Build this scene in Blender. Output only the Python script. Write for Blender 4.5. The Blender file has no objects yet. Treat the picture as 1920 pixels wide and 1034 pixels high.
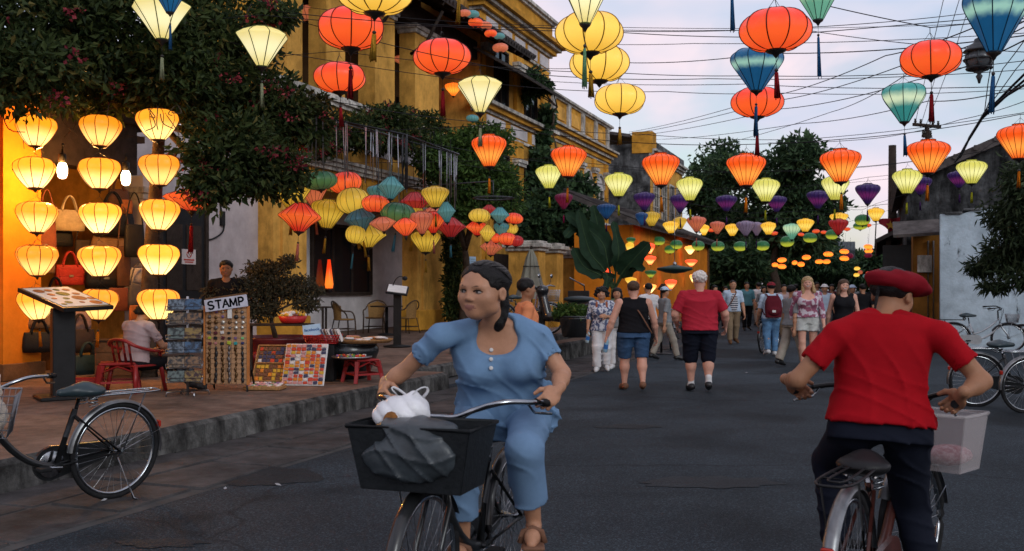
import bpy, math, random
import numpy as np
from mathutils import Vector, Matrix, Quaternion

random.seed(7)
rng = np.random.default_rng(7)
SC = bpy.context.scene
COL = SC.collection
R = math.radians

# ------------------------------------------------------------------ camera
CAMZ = 1.5
F = 35.0 / 36.0 * 1920.0
HZ = 540.0
cam_d = bpy.data.cameras.new('camera')
cam_d.lens = 35.0
cam_d.sensor_width = 36.0
cam_d.shift_y = (HZ - 517.0) / 1920.0
cam_d.clip_end = 3000.0
cam_d.dof.use_dof = True
cam_d.dof.focus_distance = 9.0
cam_d.dof.aperture_fstop = 5.0
cam = bpy.data.objects.new('camera', cam_d)
COL.objects.link(cam)
cam.location = (0, 0, CAMZ)
cam.rotation_euler = (R(90), 0, 0)
SC.camera = cam

# ------------------------------------------------------------------ sky
SUN_EL, SUN_AZ = 26.0, 150.0      # afterglow behind the camera, to the right
world = bpy.data.worlds.new('World')
SC.world = world
world.use_nodes = True
wn = world.node_tree
wn.nodes.clear()
def WN(t, **kw):
    n = wn.nodes.new(t)
    for k, v in kw.items():
        setattr(n, k, v)
    return n
wo = WN('ShaderNodeOutputWorld')
sky = WN('ShaderNodeTexSky')
sky.sky_type = 'NISHITA'
sky.sun_disc = False
sky.sun_elevation = R(SUN_EL)
sky.sun_rotation = R(SUN_AZ)
sky.air_density = 1.2
sky.dust_density = 1.5
b1 = WN('ShaderNodeBackground')
b1.inputs[1].default_value = 0.15
wn.links.new(sky.outputs[0], b1.inputs[0])
tc = WN('ShaderNodeTexCoord')
mp = WN('ShaderNodeMapping')
mp.inputs['Scale'].default_value = (1.0, 1.0, 2.6)
wn.links.new(tc.outputs['Generated'], mp.inputs[0])
n1 = WN('ShaderNodeTexNoise')
n1.inputs['Scale'].default_value = 2.4
n1.inputs['Detail'].default_value = 5.0
n1.inputs['Roughness'].default_value = 0.52
n1.inputs['Distortion'].default_value = 0.5
wn.links.new(mp.outputs[0], n1.inputs['Vector'])
r1 = WN('ShaderNodeValToRGB')
r1.color_ramp.elements[0].position = 0.36
r1.color_ramp.elements[1].position = 0.53
r1.color_ramp.elements[0].color = (0.12, 0.12, 0.12, 1)
wn.links.new(n1.outputs[0], r1.inputs[0])
n2 = WN('ShaderNodeTexNoise')
n2.inputs['Scale'].default_value = 4.2
n2.inputs['Detail'].default_value = 4.0
wn.links.new(mp.outputs[0], n2.inputs['Vector'])
r2 = WN('ShaderNodeValToRGB')
r2.color_ramp.elements[0].position = 0.35
r2.color_ramp.elements[0].color = (0.56, 0.65, 0.82, 1)
r2.color_ramp.elements[1].position = 0.66
r2.color_ramp.elements[1].color = (0.96, 0.80, 0.86, 1)
wn.links.new(n2.outputs[0], r2.inputs[0])
b2 = WN('ShaderNodeBackground')
b2.inputs[1].default_value = 1.06
wn.links.new(r2.outputs[0], b2.inputs[0])
mxs = WN('ShaderNodeMixShader')
wn.links.new(r1.outputs[0], mxs.inputs[0])
wn.links.new(b1.outputs[0], mxs.inputs[1])
wn.links.new(b2.outputs[0], mxs.inputs[2])
wn.links.new(mxs.outputs[0], wo.inputs[0])

sun_d = bpy.data.lights.new('sun', 'SUN')
sun_d.energy = 0.8
sun_d.angle = R(20)
sun_d.color = (0.86, 0.95, 1.0)
sun = bpy.data.objects.new('sun', sun_d)
COL.objects.link(sun)
sun.location = (0, -5, 30)
_sd = Vector((math.sin(R(SUN_AZ)) * math.cos(R(SUN_EL)), math.cos(R(SUN_AZ)) * math.cos(R(SUN_EL)), math.sin(R(SUN_EL))))
sun.rotation_euler = _sd.to_track_quat('Z', 'Y').to_euler()

SC.view_settings.view_transform = 'Standard'
SC.view_settings.look = 'None'
SC.view_settings.exposure = 0.0
SC.view_settings.gamma = 1.0
SC.view_settings.use_curve_mapping = False
SC.cycles.use_denoising = True
SC.cycles.max_bounces = 5
SC.cycles.transparent_max_bounces = 6
SC.cycles.diffuse_bounces = 3
SC.cycles.glossy_bounces = 2
SC.cycles.sample_clamp_indirect = 4.0

# ------------------------------------------------------------------ frames
CA, SA = math.cos(R(20)), math.sin(R(20))
def S(s, t, z=0.0):
    """street frame: s metres along the street, t metres to its right"""
    return Vector((s * SA + t * CA, s * CA - t * SA, z))
def at(px, py, Y):
    return Vector(((px - 960) / F * Y, Y, CAMZ + (HZ - py) / F * Y))
def ground_at(px, py, z=0.0):
    Y = (CAMZ - z) * F / (py - HZ)
    return Vector(((px - 960) / F * Y, Y, z))
def Y_on_t(px, t):
    a = (px - 960) / F
    return t / (a * CA - SA)
def Y_on_s(px, s):
    a = (px - 960) / F
    return s / (CA + SA * a)
def s_at(px, t):
    a = (px - 960) / F
    Y = Y_on_t(px, t)
    return a * Y * SA + Y * CA
def z_at(px, py, t):
    return CAMZ + (HZ - py) / F * Y_on_t(px, t)

# ------------------------------------------------------------------ materials
MATS = {}
def newmat(name):
    m = bpy.data.materials.new(name)
    m.use_nodes = True
    nt = m.node_tree
    b = nt.nodes['Principled BSDF']
    return m, nt, b
def mat(name, col, rough=0.7, var=0.25, scale=6.0, bump=0.0, bscale=40.0, metal=0.0, spec=None, col2=None, var2=0.0, scale2=0.8, coat=0.0):
    """surface with two scales of tone variation and fine relief"""
    if name in MATS:
        return MATS[name]
    if spec is None:
        spec = 0.4 if rough < .45 or metal > .3 else (0.2 if rough < .6 else 0.09)
    m, nt, b = newmat(name)
    N, L = nt.nodes.new, nt.links.new
    b.inputs['Roughness'].default_value = rough
    b.inputs['Metallic'].default_value = metal
    b.inputs['Specular IOR Level'].default_value = spec
    if coat:
        b.inputs['Coat Weight'].default_value = coat
    c = N('ShaderNodeTexCoord')
    n = N('ShaderNodeTexNoise')
    n.inputs['Scale'].default_value = scale
    n.inputs['Detail'].default_value = 5
    n.inputs['Roughness'].default_value = 0.65
    L(c.outputs['Object'], n.inputs['Vector'])
    rp = N('ShaderNodeValToRGB')
    lo = [max(0, x * (1 - var)) for x in col]
    hi = [min(1, x * (1 + var)) for x in col]
    if col2:
        lo = list(col2)
        hi = list(col)
    rp.color_ramp.elements[0].position = 0.3
    rp.color_ramp.elements[1].position = 0.7
    rp.color_ramp.elements[0].color = (*lo, 1)
    rp.color_ramp.elements[1].color = (*hi, 1)
    L(n.outputs[0], rp.inputs[0])
    last = rp.outputs[0]
    if var2:
        n2 = N('ShaderNodeTexNoise')
        n2.inputs['Scale'].default_value = scale2
        n2.inputs['Detail'].default_value = 6
        n2.inputs['Roughness'].default_value = 0.7
        L(c.outputs['Object'], n2.inputs['Vector'])
        r2_ = N('ShaderNodeValToRGB')
        r2_.color_ramp.elements[0].position = 0.35
        r2_.color_ramp.elements[1].position = 0.62
        r2_.color_ramp.elements[0].color = (1 - var2, 1 - var2, 1 - var2, 1)
        r2_.color_ramp.elements[1].color = (1, 1, 1, 1)
        L(n2.outputs[0], r2_.inputs[0])
        mx = N('ShaderNodeMix')
        mx.data_type = 'RGBA'
        mx.blend_type = 'MULTIPLY'
        mx.inputs[0].default_value = 1.0
        L(last, mx.inputs[6])
        L(r2_.outputs[0], mx.inputs[7])
        last = mx.outputs[2]
    L(last, b.inputs['Base Color'])
    if bump:
        n3 = N('ShaderNodeTexNoise')
        n3.inputs['Scale'].default_value = bscale
        n3.inputs['Detail'].default_value = 4
        L(c.outputs['Object'], n3.inputs['Vector'])
        bp = N('ShaderNodeBump')
        bp.inputs['Strength'].default_value = bump
        bp.inputs['Distance'].default_value = 0.02
        L(n3.outputs[0], bp.inputs['Height'])
        L(bp.outputs[0], b.inputs['Normal'])
    MATS[name] = m
    return m
def mat_leaf(name, c1, c2, c3=None, rough=0.5):
    if name in MATS:
        return MATS[name]
    m, nt, b = newmat(name)
    N, L = nt.nodes.new, nt.links.new
    g = N('ShaderNodeNewGeometry')
    rp = N('ShaderNodeValToRGB')
    rp.color_ramp.elements[0].color = (*c1, 1)
    rp.color_ramp.elements[1].color = (*c2, 1)
    if c3:
        e = rp.color_ramp.elements.new(0.93)
        e.color = (*c2, 1)
        rp.color_ramp.elements[2].position = 1.0
        rp.color_ramp.elements[2].color = (*c3, 1)
    L(g.outputs['Random Per Island'], rp.inputs[0])
    L(rp.outputs[0], b.inputs['Base Color'])
    b.inputs['Roughness'].default_value = rough
    b.inputs['Specular IOR Level'].default_value = 0.12
    tr = N('ShaderNodeBsdfTranslucent')
    L(rp.outputs[0], tr.inputs[0])
    mx = N('ShaderNodeMixShader')
    mx.inputs[0].default_value = 0.3
    L(b.outputs[0], mx.inputs[1])
    L(tr.outputs[0], mx.inputs[2])
    L(mx.outputs[0], nt.nodes['Material Output'].inputs[0])
    MATS[name] = m
    return m
def mat_emit(name, col, e):
    if name in MATS:
        return MATS[name]
    m, nt, b = newmat(name)
    b.inputs['Base Color'].default_value = (*col, 1)
    b.inputs['Emission Color'].default_value = (*col, 1)
    b.inputs['Emission Strength'].default_value = e
    MATS[name] = m
    return m
def mat_silk(name, base, glow=None, hot=None, g=0.0, hz=-0.12, hw=0.3, hb=0.6):
    """lantern silk: thin translucent cloth; a lit one glows from the bulb inside (brightest at the height of the bulb)"""
    if name in MATS:
        return MATS[name]
    m, nt, b = newmat(name)
    N, L = nt.nodes.new, nt.links.new
    c = N('ShaderNodeTexCoord')
    wv = N('ShaderNodeTexNoise')
    wv.inputs['Scale'].default_value = 60
    L(c.outputs['Object'], wv.inputs['Vector'])
    bp = N('ShaderNodeBump')
    bp.inputs['Strength'].default_value = 0.25
    bp.inputs['Distance'].default_value = 0.004
    L(wv.outputs[0], bp.inputs['Height'])
    nz = N('ShaderNodeTexNoise')
    nz.inputs['Scale'].default_value = 7
    L(c.outputs['Object'], nz.inputs['Vector'])
    mc = N('ShaderNodeMix')
    mc.data_type = 'RGBA'
    mc.inputs[6].default_value = (*[x * 0.82 for x in base], 1)
    mc.inputs[7].default_value = (*[min(1, x * 1.15) for x in base], 1)
    L(nz.outputs[0], mc.inputs[0])
    L(mc.outputs[2], b.inputs['Base Color'])
    L(bp.outputs[0], b.inputs['Normal'])
    b.inputs['Roughness'].default_value = 0.32
    b.inputs['Specular IOR Level'].default_value = 0.4
    b.inputs['Sheen Weight'].default_value = 0.25
    tr = N('ShaderNodeBsdfTranslucent')
    L(mc.outputs[2], tr.inputs[0])
    mx = N('ShaderNodeMixShader')
    mx.inputs[0].default_value = 0.4
    L(b.outputs[0], mx.inputs[1])
    L(tr.outputs[0], mx.inputs[2])
    if g > 0:
        # distance from the bulb inside, in units of the lantern's own size
        sp = N('ShaderNodeSeparateXYZ')
        L(c.outputs['Object'], sp.inputs[0])
        mr = N('ShaderNodeMath'); mr.operation = 'SUBTRACT'; mr.inputs[1].default_value = hz
        L(sp.outputs[2], mr.inputs[0])
        ab = N('ShaderNodeMath'); ab.operation = 'ABSOLUTE'
        L(mr.outputs[0], ab.inputs[0])
        ad = N('ShaderNodeMath'); ad.operation = 'MULTIPLY_ADD'
        ad.inputs[1].default_value = 0.10
        L(nz.outputs[0], ad.inputs[0])
        L(ab.outputs[0], ad.inputs[2])
        mr2 = N('ShaderNodeMapRange')
        mr2.inputs['From Min'].default_value = 0.05
        mr2.inputs['From Max'].default_value = hw + 0.05
        mr2.inputs['To Min'].default_value = 1.0
        mr2.inputs['To Max'].default_value = 0.0
        mr2.interpolation_type = 'SMOOTHSTEP'
        L(ad.outputs[0], mr2.inputs[0])
        ec = N('ShaderNodeMix')
        ec.data_type = 'RGBA'
        ec.inputs[6].default_value = (*[x * g for x in glow], 1)
        ec.inputs[7].default_value = (*[x * g * (1 + hb) for x in hot], 1)
        L(mr2.outputs[0], ec.inputs[0])
        L(ec.outputs[2], b.inputs['Emission Color'])
        b.inputs['Emission Strength'].default_value = 1.0 / 0.6
    L(mx.outputs[0], nt.nodes['Material Output'].inputs[0])
    MATS[name] = m
    return m

# ------------------------------------------------------------------ objects
def tag(o, label=None, cat=None, group=None, kind=None):
    if label: o['label'] = label
    if cat: o['category'] = cat
    if group: o['group'] = group
    if kind: o['kind'] = kind
    return o
def thing(name, label, cat, loc=(0, 0, 0), rz=0.0, group=None):
    o = bpy.data.objects.new(name, None)
    o.empty_display_size = 0.1
    COL.objects.link(o)
    o.location = loc
    o.rotation_euler = (0, 0, rz)
    return tag(o, label, cat, group)
def link(name, me, m, parent=None, loc=None, rot=None, scale=None):
    o = bpy.data.objects.new(name, me)
    COL.objects.link(o)
    if m is not None and not me.materials:
        for x in (m if isinstance(m, (list, tuple)) else [m]):
            me.materials.append(x)
    if parent is not None:
        o.parent = parent
    if loc is not None: o.location = loc
    if rot is not None: o.rotation_euler = rot
    if scale is not None: o.scale = scale
    return o
def kids(o):
    return list(o.children)
def copy_tree(o, parent=None):
    c = o.copy()
    COL.objects.link(c)
    if parent is not None:
        c.parent = parent
    for ch in kids(o):
        copy_tree(ch, c)
    return c
ORD = ['first', 'second', 'third', 'fourth', 'fifth', 'sixth', 'seventh', 'eighth', 'ninth', 'tenth', 'eleventh', 'twelfth', 'thirteenth', 'fourteenth', 'fifteenth', 'sixteenth', 'seventeenth', 'eighteenth', 'nineteenth', 'twentieth']

def frame_of(d):
    d = Vector(d).normalized()
    up = Vector((0, 0, 1)) if abs(d.z) < 0.95 else Vector((0, 1, 0))
    x = d.cross(up).normalized()
    y = x.cross(d).normalized()
    return x, y, d
class MB:
    """collects shapes into one mesh"""
    def __init__(self):
        self.v, self.f, self.mi, self.sm = [], [], [], []
        self.M = None
        self.cur = 0
    def add(self, vs, fs, smooth=False):
        b = len(self.v)
        if self.M is not None:
            vs = [self.M @ Vector(v) for v in vs]
        self.v.extend([tuple(v) for v in vs])
        for f in fs:
            self.f.append(tuple(i + b for i in f))
            self.mi.append(self.cur)
            self.sm.append(smooth)
        return self
    def box(self, c, s, rz=0.0, bev=0.0, M=None):
        x, y, z = s[0] / 2, s[1] / 2, s[2] / 2
        if bev <= 0 or min(x, y, z) < bev * 1.2:
            vs = [(-x, -y, -z), (x, -y, -z), (x, y, -z), (-x, y, -z), (-x, -y, z), (x, -y, z), (x, y, z), (-x, y, z)]
            fs = [(0, 3, 2, 1), (4, 5, 6, 7), (0, 1, 5, 4), (1, 2, 6, 5), (2, 3, 7, 6), (3, 0, 4, 7)]
        else:
            b = bev
            vs, fs = [], []
            def ring(zz, ins):
                i0 = len(vs)
                for sx, sy in ((-1, -1), (1, -1), (1, 1), (-1, 1)):
                    if (sx * sy) > 0:
                        pts = [(sx * (x - ins - b), sy * (y - ins)), (sx * (x - ins), sy * (y - ins - b))]
                    else:
                        pts = [(sx * (x - ins), sy * (y - ins - b)), (sx * (x - ins - b), sy * (y - ins))]
                    if (sx, sy) == (-1, -1): pts = [(-x + ins, -y + ins + b), (-x + ins + b, -y + ins)]
                    if (sx, sy) == (1, -1): pts = [(x - ins - b, -y + ins), (x - ins, -y + ins + b)]
                    if (sx, sy) == (1, 1): pts = [(x - ins, y - ins - b), (x - ins - b, y - ins)]
                    if (sx, sy) == (-1, 1): pts = [(-x + ins + b, y - ins), (-x + ins, y - ins - b)]
                    for p in pts: vs.append((p[0], p[1], zz))
                return i0
            r = [ring(-z, b), ring(-z + b, 0), ring(z - b, 0), ring(z, b)]
            for a, c_ in zip(r[:-1], r[1:]):
                for i in range(8):
                    j = (i + 1) % 8
                    fs.append((a + i, a + j, c_ + j, c_ + i))
            fs.append(tuple(r[0] + i for i in reversed(range(8))))
            fs.append(tuple(r[3] + i for i in range(8)))
        T = Matrix.Translation(Vector(c)) @ Matrix.Rotation(rz, 4, 'Z')
        if M is not None:
            T = Matrix.Translation(Vector(c)) @ M.to_4x4()
        return self.add([T @ Vector(v) for v in vs], fs)
    def box2(self, a, b, bev=0.0):
        c = [(p + q) / 2 for p, q in zip(a, b)]
        return self.box(c, [abs(q - p) for p, q in zip(a, b)], bev=bev)
    def quad(self, a, b, c, d):
        return self.add([a, b, c, d], [(0, 1, 2, 3)])
    def slab(self, a, b, c, d, th):
        """a quad with thickness along its own normal (both ways)"""
        a, b, c, d = map(Vector, (a, b, c, d))
        n = (b - a).cross(d - a).normalized() * (th / 2)
        vs = [a - n, b - n, c - n, d - n, a + n, b + n, c + n, d + n]
        return self.add(vs, [(0, 3, 2, 1), (4, 5, 6, 7), (0, 1, 5, 4), (1, 2, 6, 5), (2, 3, 7, 6), (3, 0, 4, 7)])
    def tube(self, pts, r, n=8, cap=True, closed=False, flat=None, smooth=True):
        pts = [Vector(p) for p in pts]
        m = len(pts)
        rs = r if isinstance(r, (list, tuple)) else [r] * m
        vs, fs = [], []
        px = None
        for i, p in enumerate(pts):
            if closed:
                d = pts[(i + 1) % m] - pts[i - 1]
            else:
                d = pts[min(i + 1, m - 1)] - pts[max(i - 1, 0)]
            if d.length < 1e-9: d = Vector((0, 0, 1))
            d.normalize()
            if px is None:
                x, y, _ = frame_of(d)
            else:
                x = (px - d * px.dot(d))
                if x.length < 1e-6: x, _, _ = frame_of(d)
                x.normalize()
                y = d.cross(x)
            px = x
            for k in range(n):
                a = 2 * math.pi * k / n
                ry = rs[i] if flat is None else rs[i] * flat
                vs.append(p + x * (math.cos(a) * rs[i]) + y * (math.sin(a) * ry))
        e = m if closed else m - 1
        for i in range(e):
            for k in range(n):
                a, b = i * n + k, i * n + (k + 1) % n
                c, d_ = ((i + 1) % m) * n + (k + 1) % n, ((i + 1) % m) * n + k
                fs.append((a, b, c, d_))
        self.add(vs, fs, smooth)
        if cap and not closed:
            b0 = len(self.v) - m * n
            self.f.append(tuple(b0 + k for k in reversed(range(n)))); self.mi.append(self.cur); self.sm.append(False)
            self.f.append(tuple(b0 + (m - 1) * n + k for k in range(n))); self.mi.append(self.cur); self.sm.append(False)
        return self
    def lathe(self, prof, n=20, c=(0, 0, 0), cap=True, lobes=0, amp=0.0, smooth=True, sx=1.0, sy=1.0, phase=0.0):
        vs, fs = [], []
        c = Vector(c)
        m = len(prof)
        for (r, z) in prof:
            for k in range(n):
                a = 2 * math.pi * k / n
                rr = r
                if lobes:
                    rr = r * (1 - amp * abs(math.sin(lobes * (a - phase) / 2)))
                vs.append(c + Vector((rr * math.cos(a) * sx, rr * math.sin(a) * sy, z)))
        up = prof[-1][1] >= prof[0][1]
        for i in range(m - 1):
            for k in range(n):
                a, b = i * n + k, i * n + (k + 1) % n
                q = (a, b, b + n, a + n)
                fs.append(q if up else q[::-1])
        if cap:
            lo, hi = tuple(range(n)), tuple((m - 1) * n + k for k in range(n))
            fs.append(lo[::-1] if up else lo)
            fs.append(hi if up else hi[::-1])
        return self.add(vs, fs, smooth)
    def ball(self, c, r, n=12, m=8, M=None):
        r = r if isinstance(r, (list, tuple)) else (r, r, r)
        c = Vector(c)
        vs, fs = [], []
        for i in range(m + 1):
            th = math.pi * i / m
            for k in range(n):
                a = 2 * math.pi * k / n
                p = Vector((r[0] * math.sin(th) * math.cos(a), r[1] * math.sin(th) * math.sin(a), -r[2] * math.cos(th)))
                if M is not None: p = M @ p
                vs.append(c + p)
        for i in range(m):
            for k in range(n):
                a, b = i * n + k, i * n + (k + 1) % n
                fs.append((a, b, b + n, a + n))
        return self.add(vs, fs, True)
    def mesh(self, name):
        me = bpy.data.meshes.new(name)
        me.from_pydata(self.v, [], self.f)
        me.polygons.foreach_set('use_smooth', self.sm)
        me.polygons.foreach_set('material_index', self.mi)
        me.update()
        return me
    def build(self, name, m, parent=None, **kw):
        return link(name, self.mesh(name), m, parent, **kw)

def arr_mesh(name, V, Q, smooth=False):
    """numpy arrays -> mesh; Q is (n,3) or (n,4)"""
    me = bpy.data.meshes.new(name)
    V = np.asarray(V, dtype=np.float32)
    Q = np.asarray(Q, dtype=np.int32)
    k = Q.shape[1]
    me.vertices.add(len(V))
    me.vertices.foreach_set('co', V.ravel())
    me.loops.add(Q.size)
    me.loops.foreach_set('vertex_index', Q.ravel())
    me.polygons.add(len(Q))
    me.polygons.foreach_set('loop_start', np.arange(0, Q.size, k, dtype=np.int32))
    me.polygons.foreach_set('loop_total', np.full(len(Q), k, dtype=np.int32))
    me.polygons.foreach_set('use_smooth', np.full(len(Q), smooth))
    me.update(calc_edges=True)
    me.validate()
    return me
def bez(p, n=8):
    """points along a cubic through four control points"""
    p = [Vector(q) for q in p]
    out = []
    for i in range(n + 1):
        t = i / n
        u = 1 - t
        out.append(p[0] * u ** 3 + p[1] * 3 * u * u * t + p[2] * 3 * u * t * t + p[3] * t ** 3)
    return out
def catmull(P, n=6):
    P = [Vector(p) for p in P]
    out = []
    for i in range(len(P) - 1):
        p0, p1, p2, p3 = P[max(i - 1, 0)], P[i], P[i + 1], P[min(i + 2, len(P) - 1)]
        for k in range(n):
            t = k / n
            out.append(0.5 * ((2 * p1) + (p2 - p0) * t + (2 * p0 - 5 * p1 + 4 * p2 - p3) * t * t + (3 * p1 - p0 - 3 * p2 + p3) * t ** 3))
    out.append(P[-1])
    return out
def leaves_mesh(name, blobs, n, size, droop=0.3, aspect=0.45, shell=0.5, seed=1, fold=0.18):
    """n pointed leaves spread through ellipsoid clumps: blobs = (centre, radii, weight)"""
    g = np.random.default_rng(seed)
    W = np.array([b[2] for b in blobs], float)
    W /= W.sum()
    idx = g.choice(len(blobs), n, p=W)
    C = np.array([list(b[0]) for b in blobs])[idx]
    RD = np.array([list(b[1]) for b in blobs])[idx]
    d = g.normal(size=(n, 3))
    d /= np.linalg.norm(d, axis=1)[:, None]
    rad = (shell + (1 - shell) * g.random(n)) ** 0.8
    # uneven outline
    wob = 1 + 0.16 * np.sin(d[:, 0] * 7 + idx) * np.sin(d[:, 1] * 6 + 2 * idx) + 0.14 * np.sin(d[:, 2] * 9 + idx)
    P = C + d * RD * (rad * wob)[:, None]
    ax = d * 0.6 + g.normal(size=(n, 3)) * 0.75
    ax[:, 2] -= droop
    ax /= np.linalg.norm(ax, axis=1)[:, None]
    side = np.cross(ax, g.normal(size=(n, 3)))
    side /= np.linalg.norm(side, axis=1)[:, None] + 1e-9
    nr = np.cross(side, ax)
    L = size * (0.6 + 0.8 * g.random(n))[:, None]
    w = L * aspect / 2
    b0 = P
    tip = P + ax * L
    m1 = P + ax * L * 0.45 + side * w + nr * L * fold
    m2 = P + ax * L * 0.45 - side * w + nr * L * fold
    mid = P + ax * L * 0.5
    V = np.stack([b0, m1, tip, m2, mid], 1).reshape(-1, 3)
    k = np.arange(n)[:, None] * 5
    T = np.concatenate([k + np.array([[0, 1, 4]]), k + np.array([[1, 2, 4]]), k + np.array([[4, 2, 3]]), k + np.array([[0, 4, 3]])], 0)
    return arr_mesh(name, V, T)
# ------------------------------------------------------------------ one-surface bodies: blended distance fields meshed on a grid
def A3(v):
    return np.array([v[0], v[1], v[2]], dtype=np.float32)
class Field:
    def __init__(self, lo, hi, h):
        self.h = h
        self.lo = np.array(lo, dtype=np.float32)
        n = np.ceil((np.array(hi) - np.array(lo)) / h).astype(int) + 1
        self.n = n
        self.ax = [self.lo[i] + h * np.arange(n[i], dtype=np.float32) for i in range(3)]
        self.D = np.full(tuple(n), 0.5, dtype=np.float32)
    def block(self, lo, hi):
        sl = []
        for i in range(3):
            a = int(max(0, math.floor((lo[i] - self.lo[i]) / self.h)))
            b = int(min(self.n[i], math.ceil((hi[i] - self.lo[i]) / self.h) + 1))
            if b <= a: return None
            sl.append(slice(a, b))
        X = self.ax[0][sl[0]][:, None, None]
        Y = self.ax[1][sl[1]][None, :, None]
        Z = self.ax[2][sl[2]][None, None, :]
        return tuple(sl), X, Y, Z
    def _put(self, sl, d, k, sub=False):
        D = self.D[sl]
        if sub:
            h = np.clip(0.5 - 0.5 * (D + d) / k, 0, 1)
            self.D[sl] = D * (1 - h) - d * h + k * h * (1 - h)
        else:
            h = np.clip(0.5 + 0.5 * (D - d) / k, 0, 1)
            self.D[sl] = D * (1 - h) + d * h - k * h * (1 - h)
    def cone(self, a, b, ra, rb, k=0.02, flat=False, sub=False, sq=None):
        a, b = A3(a), A3(b)
        m = max(ra, rb) + k + 3 * self.h + 0.03
        r = self.block(np.minimum(a, b) - m, np.maximum(a, b) + m)
        if r is None: return
        sl, X, Y, Z = r
        ab = b - a
        L2 = float(ab @ ab) + 1e-12
        t = ((X - a[0]) * ab[0] + (Y - a[1]) * ab[1] + (Z - a[2]) * ab[2]) / L2
        tc = np.clip(t, 0, 1)
        dx, dy, dz = X - a[0] - tc * ab[0], Y - a[1] - tc * ab[1], Z - a[2] - tc * ab[2]
        d = np.sqrt(dx * dx + dy * dy + dz * dz) - (ra + (rb - ra) * tc)
        if flat:
            d = np.maximum(d, (t - 1) * math.sqrt(L2))
        self._put(sl, d, k, sub)
    def chain(self, pts, rs, k=0.02, sub=False):
        for i in range(len(pts) - 1):
            self.cone(pts[i], pts[i + 1], rs[i], rs[i + 1], k, sub=sub)
    def ell(self, c, r, k=0.02, M=None, sub=False):
        c = A3(c)
        m = max(r) + k + 3 * self.h + 0.03
        q = self.block(c - m, c + m)
        if q is None: return
        sl, X, Y, Z = q
        x, y, z = X - c[0], Y - c[1], Z - c[2]
        if M is not None:
            M = np.array(M, dtype=np.float32)
            x, y, z = (x * M[0, 0] + y * M[1, 0] + z * M[2, 0], x * M[0, 1] + y * M[1, 1] + z * M[2, 1], x * M[0, 2] + y * M[1, 2] + z * M[2, 2])
        q0 = np.sqrt((x / r[0]) ** 2 + (y / r[1]) ** 2 + (z / r[2]) ** 2)
        q1 = np.sqrt((x / r[0] ** 2) ** 2 + (y / r[1] ** 2) ** 2 + (z / r[2] ** 2) ** 2) + 1e-9
        d = np.where(q0 < 0.4, (q0 - 1) * min(r), q0 * (q0 - 1) / q1)
        self._put(sl, d, k, sub)
    def loft(self, o, M, st, k=0.03, n=2.3, sub=False):
        """st: list of (height, half width, half depth, forward offset) along M's third column"""
        o = A3(o)
        M = np.array(M, dtype=np.float32)
        st = np.array(st, dtype=np.float32)
        hmax = max(st[:, 1].max(), st[:, 2].max()) + abs(st[:, 3]).max() + k + 4 * self.h + 0.03
        e0, e1 = o + M[:, 2] * st[0, 0], o + M[:, 2] * st[-1, 0]
        q = self.block(np.minimum(e0, e1) - hmax, np.maximum(e0, e1) + hmax)
        if q is None: return
        sl, X, Y, Z = q
        x, y, z = X - o[0], Y - o[1], Z - o[2]
        x, y, z = (x * M[0, 0] + y * M[1, 0] + z * M[2, 0], x * M[0, 1] + y * M[1, 1] + z * M[2, 1], x * M[0, 2] + y * M[1, 2] + z * M[2, 2])
        # smooth interpolation of the stations
        zz = np.linspace(st[0, 0], st[-1, 0], 80)
        def sm(col):
            v = np.interp(zz, st[:, 0], st[:, col])
            kk = np.array([1, 2, 3, 2, 1]) / 9.0
            for _ in range(3):
                v = np.convolve(np.pad(v, 2, mode='edge'), kk, 'valid')
            return v
        R1, R2, OF = sm(1), sm(2), sm(3)
        rx, ry, of = (np.interp(z, zz, v).astype(np.float32) for v in (R1, R2, OF))
        y = y - of
        q = (np.abs(x / rx) ** n + np.abs(y / ry) ** n) ** (1 / n)
        d = (q - 1) * np.minimum(rx, ry)
        d = np.maximum(d, np.maximum(st[0, 0] - z, z - st[-1, 0]))
        self._put(sl, d, k, sub)
    def cut(self, p, nrm):
        p, nrm = A3(p), A3(Vector(nrm).normalized())
        X, Y, Z = self.ax[0][:, None, None], self.ax[1][None, :, None], self.ax[2][None, None, :]
        self.D = np.maximum(self.D, (X - p[0]) * nrm[0] + (Y - p[1]) * nrm[1] + (Z - p[2]) * nrm[2])
    def warp(self, fn):
        X, Y, Z = self.ax[0][:, None, None], self.ax[1][None, :, None], self.ax[2][None, None, :]
        self.D = self.D + fn(X, Y, Z).astype(np.float32)
    def arrays(self):
        D = self.D
        Sg = D < 0
        nx, ny, nz = D.shape
        c = [Sg[i:nx - 1 + i, j:ny - 1 + j, k:nz - 1 + k] for i in (0, 1) for j in (0, 1) for k in (0, 1)]
        s = sum(x.astype(np.int8) for x in c)
        act = (s > 0) & (s < 8)
        I = np.argwhere(act)
        if len(I) == 0:
            return np.zeros((0, 3), np.float32), np.zeros((0, 4), np.int32)
        idx = np.full(act.shape, -1, np.int32)
        idx[act] = np.arange(len(I))
        acc = np.zeros((len(I), 3), np.float32)
        cnt = np.zeros(len(I), np.float32)
        off = [(i, j, k) for i in (0, 1) for j in (0, 1) for k in (0, 1)]
        val = [D[I[:, 0] + o[0], I[:, 1] + o[1], I[:, 2] + o[2]] for o in off]
        for a in range(8):
            for ax in range(3):
                if off[a][ax] == 0:
                    o2 = list(off[a]); o2[ax] = 1
                    b = off.index(tuple(o2))
                    m = (val[a] < 0) != (val[b] < 0)
                    t = val[a] / (val[a] - val[b] + 1e-12)
                    p = np.tile(np.array(off[a], np.float32), (len(I), 1))
                    p[:, ax] = t
                    acc[m] += p[m]
                    cnt[m] += 1
        V = self.lo + self.h * (I + acc / cnt[:, None])
        Q = []
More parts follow.
